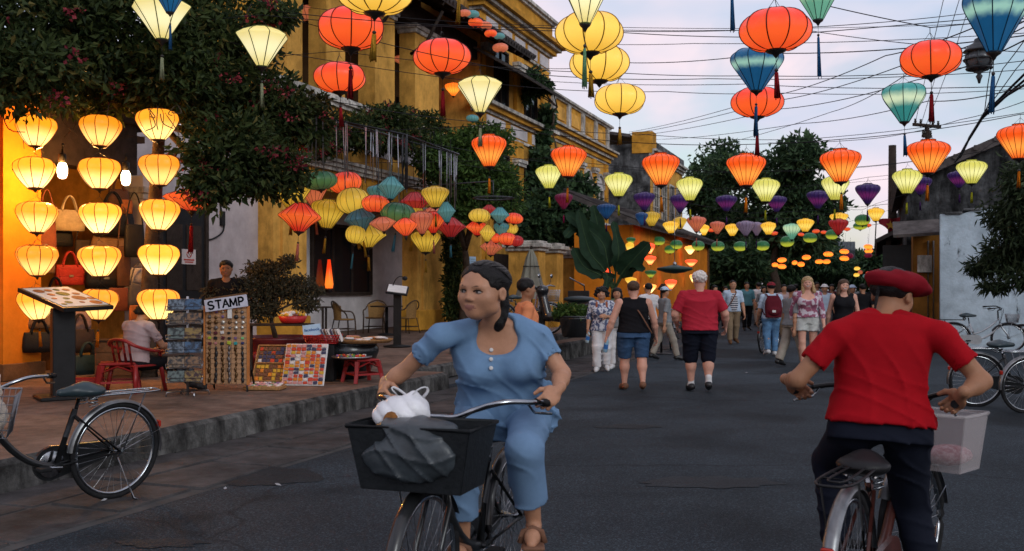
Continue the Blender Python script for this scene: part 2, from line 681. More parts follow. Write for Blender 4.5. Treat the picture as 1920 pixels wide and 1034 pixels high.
        for ax in range(3):
            u, v = (ax + 1) % 3, (ax + 2) % 3
            A = Sg
            sl0 = [slice(1, -1)] * 3; sl0[ax] = slice(0, -1)
            sl1 = [slice(1, -1)] * 3; sl1[ax] = slice(1, None)
            d = A[tuple(sl0)] != A[tuple(sl1)]
            P = np.argwhere(d)
            if not len(P): continue
            base = P.copy()
            for q in range(3):
                if q != ax: base[:, q] += 1
            ins = Sg[base[:, 0], base[:, 1], base[:, 2]]
            def cell(du, dv):
                c_ = base.copy(); c_[:, u] -= du; c_[:, v] -= dv
                return idx[c_[:, 0], c_[:, 1], c_[:, 2]]
            q = np.stack([cell(1, 1), cell(0, 1), cell(0, 0), cell(1, 0)], 1)
            q[~ins] = q[~ins][:, ::-1]
            Q.append(q)
        Q = np.concatenate(Q) if Q else np.zeros((0, 4), np.int32)
        Q = Q[(Q >= 0).all(1)]
        return V, Q
    def mesh(self, name, face_mat=None, more=None):
        V, Q = self.arrays()
        if more is not None:
            for V2, Q2 in more:
                Q = np.concatenate([Q, Q2 + len(V)])
                V = np.concatenate([V, V2])
        me = arr_mesh(name, V, Q, True)
        if face_mat is not None:
            c = V[Q].mean(1)
            mi = face_mat(c).astype(np.int32)
            if len(me.polygons) == len(mi):
                me.polygons.foreach_set('material_index', mi)
        return me

def basis(side, fwd, up):
    return np.array([[side[i], fwd[i], up[i]] for i in range(3)], dtype=np.float32)
def look(yaw, pitch=0.0, roll=0.0):
    """columns right, forward, up; yaw 0 looks along +Y, positive turns to the left; pitch up positive"""
    m = Matrix.Rotation(yaw, 3, 'Z') @ Matrix.Rotation(pitch, 3, 'X') @ Matrix.Rotation(roll, 3, 'Y')
    return np.array(m, dtype=np.float32)

SKIN = mat('skin_tan', (0.41, 0.205, 0.12), 0.46, 0.14, 14, 0.08, 120, spec=.3)
SKIN_L = mat('skin_light', (0.56, 0.30, 0.22), 0.5, 0.12, 9, 0.05, 90)
SKIN_D = mat('skin_brown', (0.30, 0.145, 0.08), 0.5, 0.10, 9, 0.05, 90)
LIP = mat('lip', (0.27, 0.115, 0.09), 0.45, 0.1)
HAIR_K = mat('hair_black', (0.008, 0.007, 0.007), 0.5, 0.5, 30, 0.35, 120, spec=.18)
HAIR_BR = mat('hair_brown', (0.075, 0.042, 0.025), 0.5, 0.5, 30, 0.5, 120)
HAIR_BL = mat('hair_blonde', (0.36, 0.24, 0.12), 0.5, 0.5, 30, 0.5, 120)
HAIR_W = mat('hair_white', (0.66, 0.62, 0.58), 0.55, 0.3, 30, 0.5, 120)
EYEW = mat('eye_white', (0.34, 0.30, 0.28), 0.25, 0.05)
EYEK = mat('eye_dark', (0.012, 0.008, 0.006), 0.15, 0.05)

WID = 1.12
def head_prims(f, c, M, s, k=0.16, w=WID):
    c = A3(c)
    M = np.array(M)
    def P(x, y, z): return c + M @ np.array([x * w * s, y * s, z * s])
    def E(x, y, z, r, kk=0.1, sub=False, MM=None):
        f.ell(P(x, y, z), (r[0] * s * w, r[1] * s, r[2] * s), kk * s, M if MM is None else M @ MM, sub)
    E(0, -.06, .14, (.345, .42, .36))
    E(0, .08, -.12, (.285, .30, .37), k)
    E(0, .22, -.39, (.13, .13, .11), .14)
    for e in (-1, 1):
        E(e * .17, .20, -.13, (.13, .14, .13), .12)
        E(e * .20, .05, -.30, (.10, .16, .10), .12)
        E(e * .09, .30, .075, (.13, .08, .055), .08)
    for e in (-1, 1):
        E(e * .135, .395, -.005, (.075, .06, .05), .06, True)
    f.cone(P(0, .345, .03), P(0, .425, -.125), .032 * s, .048 * s, .05 * s)
    for e in (-1, 1):
        E(e * .05, .375, -.145, (.046, .05, .04), .03)
        E(e * .352, -.02, -.05, (.035, .095, .13), .03)
        E(e * .375, .0, -.04, (.02, .05, .08), .02, True)
    E(0, .34, -.255, (.105, .062, .03), .035)
    E(0, .335, -.305, (.09, .062, .034), .035)
    E(0, .405, -.28, (.09, .03, .008), .012, True)
    return P
def hair_field(f, P, M, s, style, w=WID, pts=None):
    M = np.array(M)
    def E(x, y, z, r, kk=0.08, sub=False):
        f.ell(P(x, y, z), (r[0] * s * w, r[1] * s, r[2] * s), kk * s, M, sub)
    if style in ('short', 'shaved'):
        g = 0.0 if style == 'short' else -0.03
        E(0, -.08, .17, (.385 + g, .455 + g, .385 + g))
        E(0, .46, -.22, (.42, .50, .46), .06, True)
        E(0, .02, -.42, (.6, .40, .36), .06, True)
    elif style == 'fluffy':
        E(0, -.08, .19, (.41, .47, .40))
        E(0, .46, -.24, (.40, .48, .46), .06, True)
        E(0, .06, -.46, (.6, .40, .34), .06, True)
    elif style in ('pony', 'bun', 'tied'):
        E(0, -.08, .16, (.375, .455, .375))
        E(0, .50, -.12, (.36, .47, .475), .08, True)
        E(0, .20, -.50, (.6, .34, .46), .06, True)
        if style == 'pony':
            for i in range(5):
                E(0, -.50 - .05 * math.sin(i), -.02 - i * .15, (.13 - .012 * abs(i - 2), .13, .16), .10)
        if style == 'bun':
            E(0, -.50, .02, (.19, .16, .18))
    elif style in ('long', 'bob'):
        E(0, -.08, .17, (.405, .47, .39))
        n = 6 if style == 'long' else 3
        for i in range(n):
            z = -.05 - i * .15
            for e in (-1, 1):
                E(e * (.31 + .02 * i), -.05 + .02 * i, z, (.13, .22, .17), .10)
            E(0, -.34 + .01 * i, z, (.32, .20, .18), .10)
        E(0, .42, -.22, (.265, .44, .42), .06, True)
    elif style == 'curly':
        E(0, -.06, .16, (.50, .52, .46))
        for e in (-1, 1):
            E(e * .40, -.05, -.06, (.17, .26, .26), .08)
        E(0, .46, -.2, (.27, .42, .38), .06, True)
def finger_set(f, wr, d, n, T, s=1.0, curl=(0.35, 0.5, 0.35), spread=0.05, thumb=(0.6, 0.35), k=0.008):
    """palm, four unequal fingers and a thumb; d fingers' direction, n the way the palm faces, T the thumb's side"""
    wr, d, n, T = Vector(wr), Vector(d).normalized(), Vector(n), Vector(T)
    n = (n - d * n.dot(d)).normalized()
    T = (T - d * T.dot(d) - n * T.dot(n)).normalized()
    M = basis(T, n, d)
    f.cone(wr - d * 0.03 * s, wr + d * 0.02 * s, 0.026 * s, 0.025 * s, k)
    f.ell(wr + d * 0.048 * s, (0.042 * s, 0.018 * s, 0.052 * s), k, M)
    f.ell(wr + d * 0.072 * s, (0.041 * s, 0.015 * s, 0.026 * s), k, M)
    L = [(.040, .024, .020), (.044, .028, .021), (.041, .026, .020), (.033, .020, .018)]
    rd = [.0098, .0102, .0096, .0084]
    for i in range(4):
        lat = (1.5 - i)
        p = wr + d * (0.088 - 0.005 * abs(lat - 0.5)) * s + T * lat * 0.0195 * s
        dd = (d + T * lat * spread).normalized()
        ang = 0.0
        for j in range(3):
            ang += curl[j] * (1 + 0.06 * (i - 1))
            v = dd * math.cos(ang) + n * math.sin(ang)
            q = p + v * L[i][j] * s
            r0 = rd[i] * s * (1 - 0.08 * j)
            f.cone(p, q, r0, r0 * 0.93, k * 0.6)
            p = q
    p = wr + d * 0.022 * s + T * 0.028 * s + n * 0.006 * s
    f.ell(p + d * 0.012 * s, (0.02 * s, 0.018 * s, 0.03 * s), k, M)
    v = (d * 0.75 + T * 0.65 + n * thumb[0] * 0.5).normalized()
    q = p + v * 0.045 * s
    f.cone(p, q, 0.0135 * s, 0.0115 * s, k)
    v2 = (v + n * thumb[1] - T * thumb[1] * 0.9).normalized()
    f.cone(q, q + v2 * 0.032 * s, 0.0115 * s, 0.009 * s, k * 0.6)
def hand_arrays(wr, d, n, T, s=1.0, h=0.005, **kw):
    wr = Vector(wr)
    f = Field(np.array(wr) - 0.2 * s, np.array(wr) + 0.2 * s, h)
    finger_set(f, wr, d, n, T, s, **kw)
    return f.arrays()

def std_joints(H=1.65, b=1.0, stride=0.0, sw=0.0, lean=0.0, hipw=1.0, shw=1.0, arms=None):
    """standing or walking, facing +Y, feet on z=0; stride > 0 puts the right foot ahead"""
    u = H / 1.7
    J = {}
    x = WID
    st = stride * u
    J['pel'] = Vector((0, 0, .525 * H))
    J['neck'] = Vector((0, lean * .32 * H, .835 * H))
    J['head'] = Vector((0, lean * .38 * H + .012, .932 * H))
    for sd, e in (('R', 1), ('L', -1)):
        s = st * e
        J['hip' + sd] = Vector((e * .092 * x * u * hipw, 0, .515 * H))
        lift = 0.0
        J['ank' + sd] = Vector((e * .085 * x * u * hipw, s * .5, .05 * H + (.045 * u if s < -0.02 else 0)))
        J['kne' + sd] = Vector((e * .09 * x * u * hipw, s * .25 + .03, .285 * H))
        J['toe' + sd] = J['ank' + sd] + Vector((e * .025, .155 * u, -.032 * H - (.03 * u if s < -0.02 else 0)))
        J['sh' + sd] = Vector((e * .178 * x * u * shw, lean * .29 * H - .01, .80 * H))
        a = (sw * -e)
        J['elb' + sd] = J['sh' + sd] + Vector((e * .055 * x * u * shw, a * .5 - .02, -.185 * H))
        J['wri' + sd] = J['elb' + sd] + Vector((e * .01, a * .6 + .06 * u, -.145 * H))
    if arms:
        for k_, v in arms.items():
            J[k_] = Vector(v)
    return J

def person(label, J, H=1.65, b=1.0, fem=False, belly=0.0, bust=0.0, skin=None, hmat=None, hair='short', headM=None, headS=None,
           top=None, sleeve=0.45, hem=0.0, neckline=0.03, bottom=None, blen=0.95, flare=1.0, loose=0.012, shoes=None, socks=None, sandal=False,
           hand=None, hx=0.014, loc=(0, 0, 0), rz=0.0, group=None, face=True, topwr=None, botwr=None, eyes='small', cat='person', torso_tw=None, hips=1.0, bra=False, lower=True, headW=WID):
    """one body mesh; clothing, hair and small face pieces are its thing's other parts"""
    skin = skin or SKIN
    hmat = hmat or HAIR_K
    u = H / 1.7
    x = WID
    root = thing('person', label, cat, loc, rz, group)
    hs = headS or 0.132 * H
    if headM is None: headM = look(0)
    P0 = list(J.values())
    lo = np.min([A3(p) for p in P0], 0) - 0.24
    hi = np.max([A3(p) for p in P0], 0) + 0.24
    pel, neck = J['pel'], J['neck']
    up = (neck - pel).normalized()
    sd = ((J['shR'] - J['shL']).normalized() + (J['hipR'] - J['hipL']).normalized())
    sd = (sd - up * sd.dot(up)).normalized()
    fw = up.cross(sd).normalized()
    M = basis(sd, fw, up)
    TL = (neck - pel).length
    sw_ = (J['shR'] - J['shL']).length / 2
    hw_ = (J['hipR'] - J['hipL']).length / 2
    def torso(inf, z0=-0.30, z1=1.0):
        rows = []
        zs = [(-.32, hw_ * 1.75 * hips, .105 * b), (-.12, hw_ * 1.92 * hips, .122 * b), (.08, hw_ * 1.80 * hips, .118 * b), (.32, sw_ * (.70 if fem else .76) * (b ** .6) * (1 + belly * .6), .100 * b * (1 + belly)),
              (.55, sw_ * .80 * (b ** .5), .108 * b), (.76, sw_ * .90 * (b ** .3), .108 * b), (.90, sw_ * .84, .085), (1.0, sw_ * .42, .060)]
        off = [-.02, -.015, .005 + belly * .05, .010 + belly * .07, .008 + belly * .02, .005, -.01, -.015]
        for (z, a, c), o in zip(zs, off):
            rows.append((z * TL, a + inf, c * u + inf, o * u))
        return [r for r in rows if z0 * TL - 1e-6 <= r[0] <= z1 * TL + 1e-6]
    ar = (.050 * u * b ** .8, .040 * u * b ** .7, .027 * u)
    lr = (.088 * u * b ** .9, .060 * u * b ** .6, .057 * u * b ** .6, .036 * u)
    f = Field(lo, hi, hx)
    f.loft(pel, M, torso(-.008), .03)
    if bust:
        for e in (-1, 1):
            f.ell(pel + up * TL * .62 + fw * (.085 * u + bust * .3) + sd * e * sw_ * .42, (.075 * u * x, .06 + bust, .075 * u), .05, M)
    for s in 'RL':
        e = 1 if s == 'R' else -1
        sh, el, wr = J['sh' + s], J['elb' + s], J['wri' + s]
        f.ell(sh - sd * e * .01, (.058 * u, .055 * u, .058 * u), .04)
        f.cone(sh, el, ar[0], ar[1], .03)
        f.cone(el, el.lerp(wr, .35), ar[1], ar[1] * 1.02, .02)
        f.cone(el.lerp(wr, .35), wr, ar[1] * 1.02, ar[2], .02)
        if lower:
            hp, kn, an, to = J['hip' + s], J['kne' + s], J['ank' + s], J['toe' + s]
            f.cone(hp, kn, lr[0], lr[1], .04)
            back = -(fw * .5 + (to - an).normalized() * .5)
            f.cone(kn, kn.lerp(an, .3), lr[1] * .96, lr[2], .025)
            f.ell(kn.lerp(an, .28) + back * .012, (lr[2] * 1.02, lr[2] * 1.05, .11 * u), .03)
            f.cone(kn.lerp(an, .3), an, lr[2], lr[3], .025)
            # foot
            f.ell(an + back * .025 + Vector((0, 0, -.028 * u)), (.034 * u * x, .034 * u, .030 * u), .02)
            f.cone(an + (to - an) * .15 + Vector((0, 0, -.012 * u)), an.lerp(to, .7) + Vector((0, 0, .004)), .036 * u, .034 * u, .02)
            f.cone(an.lerp(to, .7), to, .036 * u, .024 * u, .02)
        hd = hand.get(s) if hand else None
    f.cone(neck - up * .03, neck.lerp(J['head'], .55), .056 * u * b ** .5, .050 * u * b ** .5, .035)
    P = head_prims(f, J['head'], headM, hs, .16, headW)
    more = []
    for s in 'RL':
        e = 1 if s == 'R' else -1
        el, wr = J['elb' + s], J['wri' + s]
        spec = dict(hand.get(s, {})) if hand else {}
        dd = spec.pop('d', (wr - el).normalized())
        nn = spec.pop('n', sd * -e)
        TT = spec.pop('T', fw)
        more.append(hand_arrays(wr, dd, nn, TT, u * 1.06, max(.005, min(.009, hx * .55)), **spec))
    hc = A3(J['head'])
    Mi = np.array(headM)
    def lipm(c):
        q = (c - hc) @ Mi / hs
        return ((np.abs(q[:, 0]) < .105 * x) & (q[:, 1] > .345) & (np.abs(q[:, 2] + .282) < .055 - .25 * np.abs(q[:, 0]))).astype(int)
    me = f.mesh('body', lipm, more)
    link('body', me, [skin, LIP], root)
    # hair
    if hair:
        g = Field(hc - hs * 1.45, hc + hs * 1.0, max(.006, hx * .6))
        hair_field(g, P, headM, hs, hair, headW)
        amp = .012 if hair == 'curly' else (.006 if hair == 'fluffy' else .0022)
        q = 90 if hair != 'curly' else 70
        g.warp(lambda X, Y, Z: amp * (np.sin(q * X + 3 * np.sin(23 * Z)) * np.sin(q * Y + 2 * np.sin(31 * X)) + .6 * np.sin(q * 1.3 * Z + 2 * np.sin(q * .5 * X))))
        link('hair', g.mesh('hair'), hmat, root)
    if face:
        for e in (-1, 1):
            mb = MB()
            Rm = Matrix([list(r) for r in headM])
            mb.ball(P(e * .135, .335, -.008), (.062 * hs * x, .035 * hs, (.030 if eyes == 'small' else .034) * hs), 12, 8, Rm)
            ey = mb.build('eye', EYEW if eyes != 'small' else EYEK, root)
            if eyes != 'small':
                mb = MB()
                mb.ball(P(e * .135 + eyes * .02, .356, -.004), (.028 * hs * x, .018 * hs, .028 * hs), 10, 6, Rm)
                mb.build('iris', EYEK, ey)
                mb = MB()
                mb.tube([P(e * .205, .325, -.002), P(e * .165, .365, .024), P(e * .12, .378, .026), P(e * .065, .365, .004)], .0075 * hs / .22 * .22 * 1.6, 6)
                mb.build('eyelash', HAIR_K, ey)
            mb = MB()
            mb.tube([P(e * .055, .385, .075), P(e * .13, .372, .10), P(e * .215, .31, .078)], [.016 * hs, .018 * hs, .009 * hs], 6, flat=.6)
            mb.build('eyebrow', hmat if hmat is not HAIR_W else HAIR_BR, root)
    # top
    if top is not None:
        f = Field(lo, hi, hx)
        z0 = hem * TL
        rr = torso(loose)
        zz = [r[0] for r in rr]
        def at_z(z): return [float(np.interp(z, zz, [r[i] for r in rr])) for i in range(4)]
        rows = []
        for z in [z0, z0 + .06, z0 + .14] + [r[0] for r in rr if r[0] > z0 + .18]:
            r = at_z(z)
            e = max(0, 1 - (z - z0) / .18)
            rows.append((z, r[1] * (1 + (flare_top(flare) - 1) * e) + .010 * e, r[2] * (1 + (flare_top(flare) - 1) * e) + .010 * e, r[3]))
        f.loft(pel, M, rows, .02)
        if bust:
            for e in (-1, 1):
                f.ell(pel + up * TL * .62 + fw * (.085 * u + bust * .3) + sd * e * sw_ * .42, (.08 * u * x, .068 + bust, .082 * u), .07, M)
        for s in 'RL':
            e = 1 if s == 'R' else -1
            sh, el, wr = J['sh' + s], J['elb' + s], J['wri' + s]
            nb = neck + sd * e * .05 * u - up * .022 * u
            tz = nb.lerp(sh + up * .005, 1.0 if sleeve > 0 else .62)
            f.cone(nb, tz, .046 * u + loose * .6, .050 * u + loose * .5, .025)
            if sleeve > 0:
                f.ell(sh - sd * e * .012, (.056 * u + loose * .4, .055 * u + loose * .4, .056 * u + loose * .4), .02)
                if sleeve <= .6:
                    end = sh.lerp(el, sleeve / .5)
                    f.cone(sh, end, ar[0] + loose * .45, ar[0] * .95 + loose * .55, .02, flat=True)
                    if hx < .012: f.cone(sh.lerp(end, .72), end + (end - sh) * .2, ar[0] * .88 + loose * .2, ar[0] * .95 + loose * .55 - .007, .003, sub=True)
                else:
                    end = el.lerp(wr, (sleeve - .5) / .5)
                    f.cone(sh, el, ar[0] + loose * .45, ar[1] + loose * .8, .02)
                    f.cone(el, end, ar[1] + loose * .8, ar[2] + loose, .02, flat=True)
            else:
                f.ell(sh + sd * e * .045 - up * .02, (.075 * u, .11 * u, .105 * u), .015, None, True)
        nr_ = .058 * u + neckline * .30
        f.cone(neck + fw * (.012 + neckline * .30) - up * (.012 + neckline * .15), neck + up * .2 + fw * .05, nr_, nr_ + .02, .012, sub=True)
        if neckline > .03:
            f.ell(neck + fw * .10 * u - up * neckline * .55, ((.05 + neckline * .55) * u * x, .085 * u, neckline * .75), .02, M, True)
        if topwr: f.warp(topwr)
        link('top' if not bra else 'vest', f.mesh('top'), top, root)
    if bottom is not None and lower:
        f = Field(lo, hi, hx)
        rr = torso(loose * .25)
        wz = .18 * TL
        f.loft(pel, M, [r for r in rr if r[0] < wz - .02] + [(wz,) + tuple(float(np.interp(wz, [r[0] for r in rr], [r[i] for r in rr])) for i in (1, 2, 3))], .02)
        for s in 'RL':
            hp, kn, an = J['hip' + s], J['kne' + s], J['ank' + s]
            g0 = loose * .9
            if blen <= .5:
                end = hp.lerp(kn, blen / .5)
                f.cone(hp, end, lr[0] + g0, (lr[0] + (lr[1] - lr[0]) * blen / .5 + g0) * flare, .04, flat=True)
            else:
                end = kn.lerp(an, (blen - .5) / .5)
                f.cone(hp, kn, lr[0] + g0, (lr[1] + g0) * (1 + (flare - 1) * .5), .04)
                f.cone(kn, end, (lr[1] + g0) * (1 + (flare - 1) * .5), (lr[3] + .012 + g0) * flare, .03, flat=True)
                if hx < .012: f.cone(kn.lerp(end, .8), end + (end - kn) * .2, (lr[3] + g0) * flare, (lr[3] + .004 + g0) * flare, .003, sub=True)
        if botwr: f.warp(botwr)
        if top is not None and hem < .12 and max(J['kneR'].z, J['kneL'].z) < J['hipR'].z - .18: f.cut(pel + up * min(wz, hem * TL + .05), up)
        link('trousers' if blen > .6 else 'shorts', f.mesh('bottom'), bottom, root)
    if lower and (shoes is not None or socks is not None):
        for s in 'RL':
            an, to = J['ank' + s], J['toe' + s]
            d = (to - an); d.z = 0; d.normalize()
            for kind, m in (('sock', socks), ('shoe', shoes)):
                if m is None: continue
                f = Field(np.array(an) - .26, np.array(an) + .26, .011 if hx < .02 else .014)
                if kind == 'sock':
                    f.cone(an + Vector((0, 0, .09 * u)), an, .046 * u, .045 * u, .01)
                    f.cone(an, an.lerp(to, .4), .045 * u, .044 * u, .02)
                else:
                    heel = an - d * .035 * u + Vector((0, 0, -.02 * u))
                    f.ell(heel, (.043 * u * x, .043 * u, .042 * u), .02)
                    f.cone(heel, an.lerp(to, .6) + Vector((0, 0, .004)), .043 * u, .043 * u, .03)
                    f.cone(an.lerp(to, .6), to + d * .012, .043 * u, .033 * u, .03)
                    if not sandal:
                        f.cone(an + Vector((0, 0, .005)), an.lerp(to, .45), .044 * u, .044 * u, .02)
                link(kind, f.mesh(kind), m, root)
    return root
def flare_top(x):
    return 1.0 + (x - 1.0) * 0.15
# ------------------------------------------------------------------ ground, road, pavement
M_ASPH = mat('asphalt', (0.032, 0.043, 0.053), 0.8, 0.5, 60, 0.6, 120, var2=0.4, scale2=0.5, spec=0.14)
M_CONC = mat('pavement_concrete', (0.185, 0.125, 0.098), 0.85, 0.3, 5, 0.35, 60, var2=0.5, scale2=0.9)
M_KERB = mat('kerb_stone', (0.13, 0.128, 0.122), 0.85, 0.45, 5, 0.5, 40, var2=0.75, scale2=2.2)
M_SLAB = mat('gutter_slab', (0.068, 0.064, 0.064), 0.8, 0.35, 4, 0.4, 50, var2=0.5, scale2=1.5)
M_DARKG = mat('soil', (0.06, 0.06, 0.06), 0.9, 0.3, 3)
YEL = mat('yellow_plaster', (0.76, 0.40, 0.085), 0.85, 0.16, 2.2, 0.25, 30, var2=0.5, scale2=0.7)
YEL2 = mat('ochre_plaster', (0.66, 0.32, 0.045), 0.85, 0.2, 2.0, 0.25, 30, var2=0.5, scale2=0.8)
ORA = mat('orange_plaster', (0.72, 0.225, 0.018), 0.8, 0.14, 1.6, 0.2, 30, var2=0.3, scale2=0.9)
WHT = mat('white_plaster', (0.62, 0.58, 0.58), 0.85, 0.1, 2.5, 0.2, 30, var2=0.3, scale2=0.8)
PINK = mat('grey_plaster', (0.46, 0.40, 0.40), 0.85, 0.12, 2.5, 0.2, 30, var2=0.3, scale2=0.8)
TRIM = mat('pale_trim', (0.64, 0.60, 0.54), 0.8, 0.25, 4, 0.3, 40, var2=0.55, scale2=1.2)
MOSS = mat('mossy_wall', (0.17, 0.175, 0.18), 0.9, 0.6, 1.2, 0.4, 20, var2=0.7, scale2=0.6)
WEATH = mat('weathered_wall', (0.10, 0.105, 0.11), 0.9, 0.55, 1.6, 0.4, 20, var2=0.9, scale2=0.8)
BLUEW = mat('limewash_wall', (0.47, 0.57, 0.64), 0.85, 0.16, 1.8, 0.5, 14, var2=0.35, scale2=1.3)
WOODK = mat('dark_wood', (0.035, 0.025, 0.02), 0.7, 0.4, 6, 0.3, 40)
WOODB = mat('brown_wood', (0.13, 0.065, 0.03), 0.6, 0.35, 5, 0.3, 40)
TILE = mat('roof_tile', (0.085, 0.075, 0.072), 0.85, 0.5, 3, 0.5, 20)
BLACK = mat('black_paint', (0.012, 0.012, 0.013), 0.45, 0.3, 8)
GLASSK = mat('dark_glass', (0.012, 0.012, 0.014), 0.08, 0.2, 3, spec=0.5)
IRON = mat('iron', (0.05, 0.055, 0.06), 0.5, 0.4, 12, metal=0.6)
STEEL = mat('steel', (0.42, 0.43, 0.45), 0.28, 0.2, 14, metal=0.9)
WIRE = mat('cable', (0.015, 0.015, 0.018), 0.6, 0.2, 8)

# stains on the asphalt
def road_mat():
    m = M_ASPH
    nt = m.node_tree
    b = nt.nodes['Principled BSDF']
    N, L = nt.nodes.new, nt.links.new
    src = b.inputs['Base Color'].links[0].from_socket
    c = N('ShaderNodeTexCoord')
    n = N('ShaderNodeTexNoise'); n.inputs['Scale'].default_value = 0.33; n.inputs['Detail'].default_value = 7; n.inputs['Distortion'].default_value = 0.6
    L(c.outputs['Object'], n.inputs['Vector'])
    r = N('ShaderNodeValToRGB')
    r.color_ramp.elements[0].position = 0.36; r.color_ramp.elements[0].color = (0.5, 0.5, 0.5, 1)
    r.color_ramp.elements[1].position = 0.46; r.color_ramp.elements[1].color = (1, 1, 1, 1)
    L(n.outputs[0], r.inputs[0])
    v = N('ShaderNodeTexVoronoi'); v.inputs['Scale'].default_value = 100
    L(c.outputs['Object'], v.inputs['Vector'])
    r2_ = N('ShaderNodeValToRGB')
    r2_.color_ramp.elements[0].position = 0.55; r2_.color_ramp.elements[0].color = (.8, .8, .8, 1)
    r2_.color_ramp.elements[1].position = 0.92; r2_.color_ramp.elements[1].color = (2.1, 2.1, 2.1, 1)
    L(v.outputs['Color'], r2_.inputs[0])
    last = src
    wn2 = N('ShaderNodeTexNoise'); wn2.inputs['Scale'].default_value = 1.3; wn2.inputs['Detail'].default_value = 6
    L(c.outputs['Object'], wn2.inputs['Vector'])
    mxv = N('ShaderNodeMix'); mxv.data_type = 'RGBA'; mxv.blend_type = 'ADD'; mxv.inputs[0].default_value = .8
    L(c.outputs['Object'], mxv.inputs[6]); L(wn2.outputs['Color'], mxv.inputs[7])
    cv = N('ShaderNodeTexVoronoi'); cv.feature = 'DISTANCE_TO_EDGE'; cv.inputs['Scale'].default_value = .2
    L(mxv.outputs[2], cv.inputs['Vector'])
    r3 = N('ShaderNodeValToRGB')
    r3.color_ramp.elements[0].position = 0.001; r3.color_ramp.elements[0].color = (.5, .5, .5, 1)
    r3.color_ramp.elements[1].position = 0.006; r3.color_ramp.elements[1].color = (1, 1, 1, 1)
    L(cv.outputs['Distance'], r3.inputs[0])
    pv = N('ShaderNodeTexVoronoi'); pv.inputs['Scale'].default_value = .28
    L(mxv.outputs[2], pv.inputs['Vector'])
    r4 = N('ShaderNodeValToRGB')
    r4.color_ramp.elements[0].color = (.74, .74, .74, 1); r4.color_ramp.elements[1].color = (1.28, 1.28, 1.28, 1)
    L(pv.outputs['Color'], r4.inputs[0])
    for s in (r.outputs[0], r2_.outputs[0], r3.outputs[0], r4.outputs[0]):
        mx = N('ShaderNodeMix'); mx.data_type = 'RGBA'; mx.blend_type = 'MULTIPLY'; mx.inputs[0].default_value = 1
        mx.clamp_result = False
        L(last, mx.inputs[6]); L(s, mx.inputs[7]); last = mx.outputs[2]
    L(last, b.inputs['Base Color'])
road_mat()

mb = MB(); mb.quad((-400, -200, -0.02), (400, -200, -0.02), (400, 600, -0.02), (-400, 600, -0.02))
tag(mb.build('ground', M_DARKG), kind='structure')
mb = MB()
ns, nt_ = 60, 12
vs = [S(-12 + 132 * i / ns, -6.2 + 24 * j / nt_, 0.0) for i in range(ns + 1) for j in range(nt_ + 1)]
fs = [(i * (nt_ + 1) + j, (i + 1) * (nt_ + 1) + j, (i + 1) * (nt_ + 1) + j + 1, i * (nt_ + 1) + j + 1) for i in range(ns) for j in range(nt_)]
mb.add(vs, [f[::-1] for f in fs])
tag(mb.build('road', M_ASPH), kind='structure')
# old repairs and oil-dark patches in the asphalt, thin sheets on the road
M_PATCH = mat('asphalt_patch', (0.017, 0.022, 0.027), 0.7, 0.5, 30, 0.6, 120, var2=0.4, scale2=2.0, spec=0.2)
gq = random.Random(12)
for cx, cy, rx, ry in ((500, 893, 115, 20), (300, 1018, 95, 9), (430, 868, 70, 8), (1330, 905, 150, 12), (1180, 800, 60, 5)):
    P_ = []
    for k in range(22):
        a = 2 * math.pi * k / 22
        q = gq.uniform(.72, 1.12)
        v_ = ground_at(cx + rx * q * math.cos(a), cy + ry * q * math.sin(a), .004)
        P_.append(v_)
    c0 = sum(P_, Vector()) / len(P_)
    mb = MB()
    mb.add([c0] + P_, [(0, 1 + (k + 1) % 22, 1 + k) for k in range(22)])
    tag(mb.build('asphalt_patch', M_PATCH), kind='structure')
# gutter of flat stones along the kerb
gut = MB()
a, b, c, d = S(-3, -5.95, 0.002), S(26, -5.95, 0.002), S(26, -4.62, 0.002), S(-3, -4.62, 0.002)
gut.quad(d, c, b, a)
gut = tag(gut.build('gutter', M_DARKG), kind='structure')
gr = random.Random(3)
for row, (t0, t1) in enumerate(((-5.95, -5.38), (-5.36, -4.66))):
    s = -2.5 + row * .4
    while s < 25:
        L_ = gr.uniform(.75, 1.25)
        m_ = MB()
        z = gr.uniform(.010, .022)
        e = [gr.uniform(0, .025) for _ in range(4)]
        p = [S(s + .012 + e[0], t0 + .01 + e[1], 0), S(s + L_ - .012 - e[2], t0 + .01 + e[3], 0), S(s + L_ - .012 - e[1], t1 - .01 - (e[0] * 3 if row else 0), 0), S(s + .012 + e[3], t1 - .01 - (e[2] * 3 if row else 0), 0)]
        cen = sum(p, Vector()) / 4
        bot = [Vector((q.x, q.y, .003)) for q in p]
        top_ = [cen + (q - cen) * .985 + Vector((0, 0, z + gr.uniform(-.004, .004))) for q in p]
        m_.add(bot + top_, [(7, 6, 5, 4), (0, 4, 5, 1), (1, 5, 6, 2), (2, 6, 7, 3), (3, 7, 4, 0)])
        m_.build('stone', M_SLAB, gut)
        s += L_
